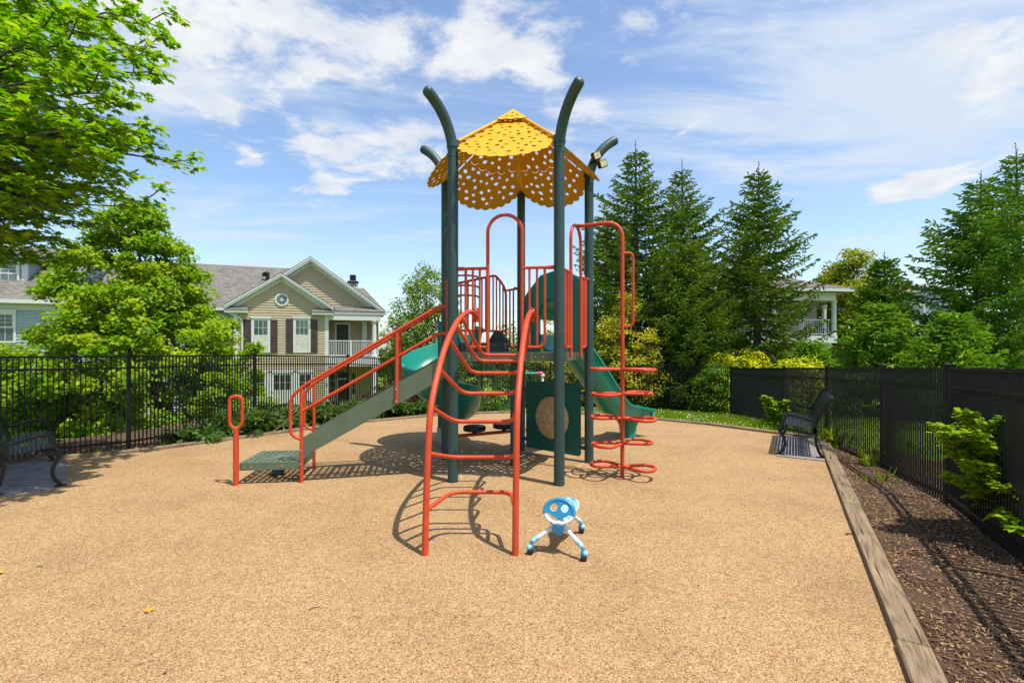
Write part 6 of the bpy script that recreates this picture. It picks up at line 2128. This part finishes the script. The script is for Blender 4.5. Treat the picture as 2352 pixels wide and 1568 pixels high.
    print('big maple leaves', len(pos))
big_maple()

# ---- spruces
def spruce_mesh(H, R, seed, dens=1.3, sparse_top=.16, droop=.55):
    """points and axes of needle sprays plus wood, foot at the origin"""
    rs = np.random.RandomState(seed)
    wood = MB()
    lean = rs.normal(0, .02, 2)
    ax = lambda z: Vector((lean[0] * z, lean[1] * z, z))
    wood.tube([ax(H * k / 8) - Vector((0, 0, .2 * (k == 0))) for k in range(9)], [.020 * H * (1 - k / 8) ** .9 + .006 for k in range(9)], 8)
    pos = []; al = []; nr = []; sc = []
    z = H * .05
    while z < H * .945:
        f = z / H
        env = R * np.interp(1 - f, [0, .07, .15, .24, .375, .53, .75, .92, 1], [.02, .07, .19, .40, .62, .76, .94, 1, .8])
        nb = int(rs.randint(5, 8) * dens) + (0 if f < .8 else -1)
        a0 = rs.uniform(0, 2 * PI)
        for k in range(max(3, nb)):
            a = a0 + 2 * PI * k / max(3, nb) + rs.normal(0, .22)
            ln = env * rs.uniform(.62, 1.18) + .10
            up = .75 * f ** 1.6 - .12 + rs.normal(0, .06)
            d = Vector((math.cos(a), math.sin(a), 0))
            m = max(3, int(ln / .15))
            pts = []
            for i in range(m + 1):
                u = i / m
                zz = ln * (up * u - droop * (1 - f) * u * (1 - u) * 1.5 + .20 * (1 - f) * max(0, u - .6))
                pts.append(ax(z) + d * ln * u + Vector((0, 0, zz)))
            wood.tube(pts[::2] if m > 3 else pts, [.0035 + .011 * ln * (1 - i / max(1, len(pts[::2] if m > 3 else pts) - 1)) for i in range(len(pts[::2] if m > 3 else pts))], 4, cap=False)
            sd = Vector((-d.y, d.x, 0))
            for i in range(1, m + 1):
                u = i / m
                if u < .12: continue
                t_ = (pts[i] - pts[i - 1]).normalized()
                # spray on the branch itself
                pos.append(pts[i]); al.append(t_ + Vector(rs.normal(0, .12, 3))); nr.append(Vector((0, 0, 1)) + Vector(rs.normal(0, .4, 3))); sc.append(rs.uniform(.17, .25))
                # side twigs, shorter toward the tip, hanging lower on the tree
                tw = (.18 + .38 * (1 - u) * min(1, ln / 1.3)) * rs.uniform(.7, 1.25)
                for sg in (-1, 1):
                    dd = (t_ * .62 + sd * sg * rs.uniform(.6, 1.0) + Vector((0, 0, -rs.uniform(.12, .75) * (1 - f)))).normalized()
                    for q in np.arange(.03, tw, .105):
                        c = pts[i] + dd * q + Vector((0, 0, -.25 * (1 - f) * q * q / max(.1, tw)))
                        pos.append(c); al.append(dd + Vector(rs.normal(0, .2, 3)) + Vector((0, 0, -.10))); nr.append(Vector((0, 0, 1)) + Vector(rs.normal(0, .5, 3))); sc.append(rs.uniform(.12, .20))
                # hanging twiglets
                if f < .85 and rs.uniform() < .8:
                    hl = rs.uniform(.1, .34) * (1 - f * .7)
                    for q in np.arange(.05, hl, .10):
                        pos.append(pts[i] + Vector((rs.normal(0, .02), rs.normal(0, .02), -q))); al.append(Vector((rs.normal(0, .25), rs.normal(0, .25), -1))); nr.append(Vector(rs.normal(0, 1, 3))); sc.append(rs.uniform(.12, .19))
        z += H * (.020 + .020 * (1 - f)) * (1.0 if f < .8 else 1.15)
    for q in np.arange(.84, 1.0, .009):
        for k in range(1 if q > .95 else 2): pos.append(ax(H * q)); al.append(Vector((rs.normal(0, .35), rs.normal(0, .35), 1))); nr.append(Vector(rs.normal(0, 1, 3))); sc.append(.13 if q < .95 else .10)
    return np.array([tuple(p) for p in pos]), np.array([tuple(p) for p in al]), np.array([tuple(p) for p in nr]), np.array(sc), wood

def spruce(label, px, ptop, Y, R, seed, material, name='spruce_tree', dens=1.2, droop=.55, group='spruces beyond the fence', extra=None):
    tp = at(px, ptop, Y); bz = G(tp.x, tp.y) - .1
    H = tp.z - bz
    P, A, Nn, S, wood = spruce_mesh(H, R, seed, dens, droop=droop)
    t = thing(name, (tp.x, tp.y, bz), label, 'spruce', group)
    off = np.array((tp.x, tp.y, bz))
    X, Yx, Z = axes_from(Nn, A)
    leaf_mesh('crown', NEEDLE_V, NEEDLE_F, P + off, X, Yx, Z, S, material, t)
    wood.v = [v + Vector(off) for v in wood.v]
    wood.build('trunk', M['bark'], t, True, 60)
    return len(P)
ns = 0
ns += spruce('tallest spruce, just right of the right green post', 1464, 322, 20.5, 3.25, 31, M['spruce'])
ns += spruce('narrow spruce with a bent leader, between the two broader spruces', 1575, 362, 22.5, 3.0, 32, M['spruce'], droop=.65)
ns += spruce('spruce standing alone left of the porch house, with bare gaps', 1737, 378, 19.5, 2.75, 33, M['spruce'], droop=.6)
ns += spruce('large dark spruce near the right edge, above the right fence', 2243, 395, 16.0, 2.5, 34, M['spruce2'], dens=1.0, droop=.45)
ns += spruce('dark spruce cut off by the right edge of the photo', 2352, 330, 18.0, 2.9, 35, M['spruce2'], dens=1.0, droop=.45)
ns += spruce('small pointed spruce between the yellowish tree and the large right spruce', 2035, 578, 18.5, 1.5, 36, M['spruce2'], droop=.4)
ns += spruce('low bushy spruce filling the gap left of the tallest spruce', 1395, 470, 24.0, 3.0, 37, M['spruce'])
ns += spruce('short broad spruce in front of the small pointed spruce', 2015, 690, 16.0, 1.35, 38, M['lightfir'], dens=1.3, droop=.5)
ns += spruce('short dark spruce below the right edge spruces, above the fence', 2185, 715, 13.2, 1.1, 39, M['lightfir'], dens=1.1, droop=.5)
ns += spruce('half-hidden spruce with lit tips, in front of the narrow spruce', 1590, 540, 18.8, 2.5, 40, M['spruce'], dens=1.1)
ns += spruce('small lit spruce at the fence line beside the golden hedge', 1862, 782, 16.2, .8, 41, M['lightfir'], dens=1.0)
print('spruce sprays', ns)

# ---- other trees and shrubs beyond the fences
def at_base(px, Y):
    p = at(px, 800, Y); return (p.x, p.y, G(p.x, p.y))
LF = (LEAF_V, LEAF_F)
def zt(y, Y): return CAMH + (HY - y) / FPX * Y
b = at_base(982, 22.5); broad_tree('birch_tree', 'airy light green tree behind the stair and the spiral slide', 'tree', b,
    [(b[2] + .2, 1.4), (.2, 2.0), (1.8, 2.1), (2.9, 1.85), (3.9, 1.45), (4.6, 1.0), (5.25, .4)], 420, 60, .40, .10, M['birch'], LF, 51, .09, limbs=90, flat=.8)
b = at_base(1170, 23); broad_tree('birch_tree', 'thin pale green tree seen between the tower posts above the deck', 'tree', b,
    [(b[2] + .2, .9), (.5, 1.5), (1.6, 1.3), (2.4, .8), (2.9, .2)], 90, 36, .4, .11, M['birch'], LF, 52, .06, flat=.8)
b = at_base(1958, 34); broad_tree('linden_tree', 'rounded yellow-green tree behind the porch house, left of the small spruce', 'tree', b,
    [(b[2] + 1, 1.8), (2.5, 2.6), (4.5, 2.5), (6.0, 2.1), (7.2, 1.4), (8.3, .4)], 480, 80, .6, .19, M['olive'], LF, 53, .16, flat=.6, limbs=50)
b = at_base(1440, 18.2); broad_tree('yellow_shrub', 'tall yellow and orange tinged shrub right of the right post', 'shrub', b,
    [(b[2] + .1, .7), (.2, 1.25), (1.2, 1.35), (2.2, 1.1), (3.0, .6), (3.6, .15)], 170, 52, .34, .085, M['yellowleaf'], LF, 54, .05, stems=5, limbs=60)
b = at_base(1290, 19.0); broad_tree('yellow_shrub', 'yellow-green shrub seen through the slide hood opening', 'shrub', b,
    [(b[2] + .1, .8), (.2, 1.2), (1.4, 1.2), (2.4, .8), (3.1, .2)], 130, 48, .34, .085, M['yellowleaf'], LF, 55, .05, stems=5, limbs=40)
b = at_base(1878, 20.5); broad_tree('bright_shrub', 'bright green upright shrub below the white porch', 'shrub', b,
    [(b[2] + .1, .5), (.3, .95), (1.1, .95), (1.8, .4), (2.0, .1)], 90, 60, .3, .08, M['green'], LF, 56, .03, stems=5, limbs=50)
# hedges of golden leaves behind the fence corner: two separate shrubs
def hedge(name, label, x0, x1, ytop, Y, depth, mt, seed, n, leaf=.085):
    rs = np.random.RandomState(seed)
    a = at(x0, ytop, Y); c = at(x1, ytop, Y); cx_ = (a.x + c.x) / 2; g0 = G(cx_, Y + depth / 2)
    t = thing(name, (cx_, Y + depth / 2, g0), label, 'hedge')
    hx = (c.x - a.x) / 2; top = a.z
    v = rs.normal(0, 1, (n, 3)); v = unit(v); v[:, 2] = np.abs(v[:, 2]) * 1.0
    rr = rs.uniform(.86, 1.05, n) * (1 + .07 * np.sin(v[:, 0] * 9 + v[:, 1] * 7))
    pts = np.column_stack([cx_ + np.sign(v[:, 0]) * np.abs(v[:, 0]) ** .6 * hx * rr, Y + depth / 2 + np.sign(v[:, 1]) * np.abs(v[:, 1]) ** .6 * depth / 2 * rr, g0 + (np.abs(v[:, 2]) ** .55) * (top - g0) * rr])
    nr_ = v + rs.normal(0, .5, (n, 3)) + np.array([0, 0, .5]); al_ = rs.normal(0, 1, (n, 3)) + v * .8
    X, Yx, Z = axes_from(nr_, al_)
    leaf_mesh('foliage', LEAF_V, LEAF_F, pts, X, Yx, Z, rs.uniform(.7, 1.3, n) * leaf, mt, t)
    mb = MB()
    for k in range(26):
        p = pts[rs.randint(n)]
        limb(mb, (cx_ + rs.normal(0, hx * .4), Y + depth / 2 + rs.normal(0, .15), g0 - .05), p, .016, .004, rs, 5, .1)
    mb.build('stems', M['bark'], t, True, 60)
hedge('golden_hedge', 'golden yellow hedge topping the fence corner below the middle spruces', 1632, 1800, 819, 16.9, 1.8, M['gold'], 61, 9500, .10)
hedge('golden_hedge', 'smaller golden hedge seen above the right fence beside the bench', 1806, 1920, 833, 13.6, 1.2, M['gold'], 62, 4200, .085)
hedge('dark_shrub', 'low mounded shrub behind the back fence, right of the slide', 1445, 1560, 868, 18.6, 1.6, M['dkgreen'], 63, 4200, .07)
hedge('dark_shrub', 'dark shrub behind the back fence, close to the slide', 1370, 1440, 850, 18.9, 1.6, M['dkgreen'], 64, 3800, .07)
hedge('dark_shrub', 'dark shrub behind the back fence, below the spruces', 1565, 1650, 862, 19.0, 1.6, M['dkgreen'], 65, 4000, .07)
b = at_base(1640, 15.75)
broad_tree('corner_shrub', 'green leafy shrub growing through the fence in the far right corner', 'shrub', b,
    [(b[2] + .1, .3), (.0, .5), (.6, .5), (1.05, .2)], 60, 60, .22, .07, M['corner'], LF, 57, .03, stems=5, limbs=30)
b = at_base(900, 19.5); broad_tree('red_barberry', 'dark red barberry behind the stair, beside the beige house porch', 'shrub', b,
    [(b[2], .8), (-.8, 1.2), (-.2, 1.1), (.3, .4)], 90, 70, .26, .06, M['red_leaf'], LF, 58, .03, stems=5, limbs=20)
b = at_base(985, 20.5); broad_tree('red_barberry', 'dark red barberry behind the spiral slide, partly hidden', 'shrub', b,
    [(b[2], .8), (-.8, 1.1), (-.2, 1.0), (.2, .3)], 70, 70, .26, .06, M['red_leaf'], LF, 59, .03, stems=5, limbs=20)
b = at_base(20, 15.0); broad_tree('red_barberry', 'dark red shrub seen through the fence at the left edge', 'shrub', b,
    [(b[2], .6), (-.3, .9), (.2, .8), (.55, .2)], 60, 60, .26, .06, M['red_leaf'], LF, 60, .03, stems=5, limbs=20)
for i, (px, Y, w, top, lab) in enumerate(((1110, 18.8, 1.2, 838, 'dark shrub behind the back fence, seen under the deck'), (1240, 19.4, 1.2, 836, 'dark shrub behind the back fence, seen under the slide hood'),
                                          (1010, 17.5, 1.0, 850, 'dark shrub behind the fence, below the spiral slide'), (1320, 20.3, 1.2, 836, 'dark shrub behind the slide, at the foot of the yellow shrub'))):
    b = at_base(px, Y)
    broad_tree('dark_shrub', lab, 'shrub', b, [(b[2], w * .7), (b[2] + .4, w), (zt(top, Y) - .5, w * .9), (zt(top, Y), w * .3)], 80, 60, .3, .075, M['dkgreen'], LF, 70 + i, .03, stems=5, limbs=25, group='dark shrubs behind the back fence')

# ---- spreading junipers along the left edge and behind the slide
def juniper(px, py, w, h, seed, label, n=900, dpt=None):
    rs = np.random.RandomState(seed)
    q = gnd(px, py); g0 = G(q.x, q.y)
    t = thing('juniper_shrub', (q.x, q.y, g0), label, 'juniper', 'spreading junipers along the left fence')
    pos = []; al = []; nr = []; sc = []; mb = MB()
    for k in range(int(30 * w + 16)):
        a = rs.uniform(0, 2 * PI); ln = w * rs.uniform(.45, 1.0) * (1.0 if abs(math.cos(a)) > .5 else .75)
        d = Vector((math.cos(a), math.sin(a), 0)); e = rs.uniform(.12, 1.0) * h
        pts = [Vector((q.x, q.y, g0)) + d * ln * u + Vector((0, 0, e * math.sin(min(1, u * 1.1) * PI / 2) + .02 - .12 * u * u * e)) for u in np.linspace(.05, 1, 8)]
        mb.tube(pts[::2], [.010, .007, .005, .003], 4)
        sd = Vector((-d.y, d.x, 0))
        for i in range(1, 8):
            t_ = (pts[i] - pts[i - 1]).normalized()
            for _ in range(7):
                dd = (t_ * .9 + sd * rs.normal(0, .7) + Vector((0, 0, rs.uniform(-.1, .75)))).normalized()
                pos.append(pts[i] + dd * rs.uniform(0, .10) + Vector(rs.normal(0, .02, 3))); al.append(dd); nr.append(Vector((0, 0, 1)) + Vector(rs.normal(0, .5, 3))); sc.append(rs.uniform(.06, .125))
    pos, al, nr = (np.array([tuple(p) for p in a_]) for a_ in (pos, al, nr))
    X, Yx, Z = axes_from(nr, al)
    leaf_mesh('foliage', NEEDLE_V, NEEDLE_F, pos, X, Yx, Z, np.array(sc) * 1.15, M['juniper'], t)
    mb.build('stems', M['bark'], t, True, 60)
for i, (px, py, w, h, lab) in enumerate(((470, 1008, .55, .24, 'low juniper left of the red loop post, by the fence'), (556, 996, .6, .42, 'dense juniper right behind the red loop post'),
        (618, 982, .65, .38, 'juniper behind the stair handrail loop, left of centre'), (690, 972, .65, .36, 'juniper under the beige house triple window'), (760, 966, .6, .36, 'juniper behind the middle of the stair handrail'),
        (822, 960, .65, .42, 'juniper seen above the green stringer, below the barberry'), (880, 954, .7, .42, 'juniper seen between stair and spiral slide'), (940, 950, .7, .45, 'juniper just left of the spiral slide post'),
        (1125, 941, .8, .30, 'low bright juniper right of the spiral slide, beyond the far timbers'), (1060, 940, .7, .35, 'juniper hidden behind the spiral slide'), (730, 950, .7, .36, 'juniper close against the fence below the house'),
        (850, 940, .7, .36, 'juniper close against the fence left of the spiral slide'), (590, 968, .7, .36, 'juniper close against the fence post below the downspout'))):
    juniper(px, py, w, h, 80 + i, lab)

# ---- leafy saplings poking through the right fence
def sapling(name, base, sprays, seed, label, leaf=.06, per=22):
    rs = np.random.RandomState(seed)
    t = thing(name, base, label, 'shrub')
    pos = []; al = []; nr = []; sc = []; mb = MB()
    b0 = Vector(base)
    for tip in sprays:
        tip = Vector(tip); d = tip - b0
        pts = [b0 + d * u + Vector((0, 0, d.length * .13 * math.sin(PI * u))) for u in np.linspace(0, 1, 9)]
        mb.tube(pts, [.008 - .0007 * k for k in range(9)], 5)
        for i in range(2, 9):
            t_ = (pts[i] - pts[i - 1]).normalized(); sd = Vector((-t_.y, t_.x, 0)).normalized()
            for sg in (-1, 1, -.55, .6):
                tw = (t_ * .7 + sd * sg * .8 + Vector((0, 0, rs.uniform(-.3, .3)))).normalized(); ln = rs.uniform(.10, .26) * (1.15 - i / 10)
                mb.tube([pts[i], pts[i] + tw * ln], [.003, .0015], 4)
                for q in np.linspace(.12, 1.05, 8):
                    for s2 in (-1, 1):
                        pos.append(pts[i] + tw * ln * q + Vector(rs.normal(0, .008, 3))); al.append(tw * .5 + sd * s2 * .7 * sg + Vector(rs.normal(0, .3, 3)) + Vector((0, 0, -.15)))
                        nr.append(Vector((rs.normal(0, .35), rs.normal(0, .35), 1))); sc.append(rs.uniform(.7, 1.25) * leaf)
    pos, al, nr = (np.array([tuple(p) for p in a_]) for a_ in (pos, al, nr))
    X, Yx, Z = axes_from(nr, al)
    leaf_mesh('foliage', LEAF_V, LEAF_F, pos, X, Yx, Z, np.array(sc), M['sapling'], t)
    mb.build('stems', M['bark'], t, True, 60)
r = random.Random(91)
q = at(2330, 1140, 4.25); b0 = (q.x + .10, 4.35, G(q.x, 4.3))
tips = []
for x, y, Y in ((2150, 985, 4.15), (2165, 1010, 4.2), (2200, 955, 4.3), (2180, 1040, 4.2), (2260, 985, 4.05), (2230, 1070, 4.0), (2300, 975, 3.95), (2330, 1060, 3.9), (2290, 1120, 3.85), (2345, 965, 4.1), (2345, 1140, 3.7), (2310, 1190, 3.75), (2255, 1020, 4.3),
                (2180, 1100, 4.15), (2355, 1030, 3.8), (2215, 1005, 4.0), (2380, 1090, 3.7), (2280, 1040, 4.1), (2320, 1010, 4.2), (2250, 1050, 4.2), (2300, 1085, 4.0), (2340, 1100, 3.9), (2270, 960, 4.3), (2370, 1000, 4.0), (2365, 1160, 3.7), (2240, 1095, 4.05), (2330, 1215, 3.65), (2195, 1020, 4.25), (2380, 1050, 3.9), (2400, 1000, 4.0), (2410, 1080, 3.8), (2390, 1130, 3.75), (2370, 960, 4.2), (2420, 1040, 4.0), (2330, 1030, 4.0), (2350, 1075, 3.9), (2310, 1050, 4.05), (2345, 1010, 4.1), (2290, 1065, 4.05), (2360, 1115, 3.8), (2380, 1020, 3.95)):
    tips.append(tuple(at(x + 22, y, Y)))
sapling('fence_shrub', b0, tips, 92, 'large leafy shrub growing through the right fence, lit yellow-green', .066)
q = gnd(1792, 985, -.25)
tips = [tuple(at(x, y, 10.3)) for x, y in ((1762, 915), (1770, 940), (1790, 930), (1780, 960), (1800, 950), (1765, 972), (1805, 925))]
p0 = at(1790, 985, 10.4)
sapling('fence_shrub', (p0.x, p0.y, G(p0.x, p0.y)), tips, 93, 'small leafy shrub at the right fence, left of the bench', .085)
# grass tufts and weeds along the right fence foot
def tuft(p, n, h, seed, label, wide=.05):
    rs = np.random.RandomState(seed)
    pts = np.column_stack([rs.normal(p[0], wide, n), rs.normal(p[1], wide, n), np.full(n, p[2])])
    al = np.column_stack([rs.normal(0, .45, n), rs.normal(0, .45, n), np.ones(n)]); nr = np.column_stack([rs.normal(0, 1, n), rs.normal(0, 1, n), rs.normal(0, .2, n)])
    X, Yx, Z = axes_from(nr, al)
    o = leaf_mesh('grass_tuft', [(-.03, 0, 0), (.03, 0, 0), (.025, .5, .06), (0, 1, .3), (-.025, .5, .06)], [(0, 1, 2, 3, 4)], pts, X, Yx, Z, rs.uniform(.5, 1.2, n) * h, M['blade'])
    tag(o, label, 'grass tuft', 'weeds by the right fence and pad')
q = gnd(1905, 1035, -.05); tuft((q.x + .25, q.y + .3, G(q.x, q.y)), 40, .38, 101, 'tall grass tuft at the corner behind the right bench', .07)
q = gnd(1885, 1012); tuft((q.x, q.y, .0), 45, .13, 102, 'small green weed on the pad beside the bench back leg', .06)
q = gnd(1990, 1080, -.12); tuft((q.x, q.y, G(q.x, q.y)), 26, .36, 103, 'arching grass tuft at the fence foot right of the bench', .06)
q = gnd(2030, 1120, -.1); tuft((q.x, q.y, G(q.x, q.y)), 16, .22, 104, 'thin grass tuft in the mulch by the fence post', .05)
q = gnd(1925, 1130, -.02); tuft((RX(5.9) + .35, 5.9, G(3.9, 5.9) + .03), 22, .10, 105, 'tiny tuft in the mulch beside the timbers', .06)
q = gnd(160, 1040, 0); tuft((-6.1, 7.38, .0), 30, .16, 106, 'weeds behind the left bench at the timber', .08)

# ---- a low belt of far woods closing the view beyond the houses
rs = np.random.RandomState(77); n = 9000
xx = rs.uniform(-75, 75, n); yy = rs.uniform(58, 66, n); hh = (3.2 + 1.0 * np.sin(xx * .21) + .7 * np.sin(xx * .57 + 1))
zz = -1.8 + rs.uniform(0, 1, n) ** .7 * hh
pts = np.column_stack([xx, yy, zz]); nr_ = rs.normal(0, .6, (n, 3)) + np.array([0, -.3, .8]); al_ = rs.normal(0, 1, (n, 3))
X, Yx, Z = axes_from(nr_, al_)
fw = leaf_mesh('far_woods', STAR_V, STAR_F, pts, X, Yx, Z, rs.uniform(.5, 1.1, n), M['dkgreen'])
tag(fw, 'low belt of dark green woods far behind the houses', 'woods', kind='stuff')

# scattered dark crumbs and bits blown onto the rubber
n = 90; rs = np.random.RandomState(8)
pts = []
while len(pts) < n:
    x = rs.uniform(-7, 4.5); y = rs.uniform(2.4, 10)
    if in_poly((x, y), POLY): pts.append((x, y, .003))
pts = np.array(pts); nr_ = np.column_stack([rs.normal(0, .3, n), rs.normal(0, .3, n), np.ones(n)]); al_ = rs.normal(0, 1, (n, 3))
X, Yx, Z = axes_from(nr_, al_)
db = leaf_mesh('surface_debris', [(-.3, 0, 0), (.25, .1, 0), (.3, .8, .1), (0, 1, .05), (-.28, .7, .1), (0, .5, .3)], [(0, 1, 5), (1, 2, 5), (2, 3, 5), (3, 4, 5), (4, 0, 5)], pts, X, Yx, Z, rs.uniform(.007, .022, n), M['chip'])
tag(db, 'tiny dark crumbs and bark bits blown over the tan surface', 'debris', kind='stuff')
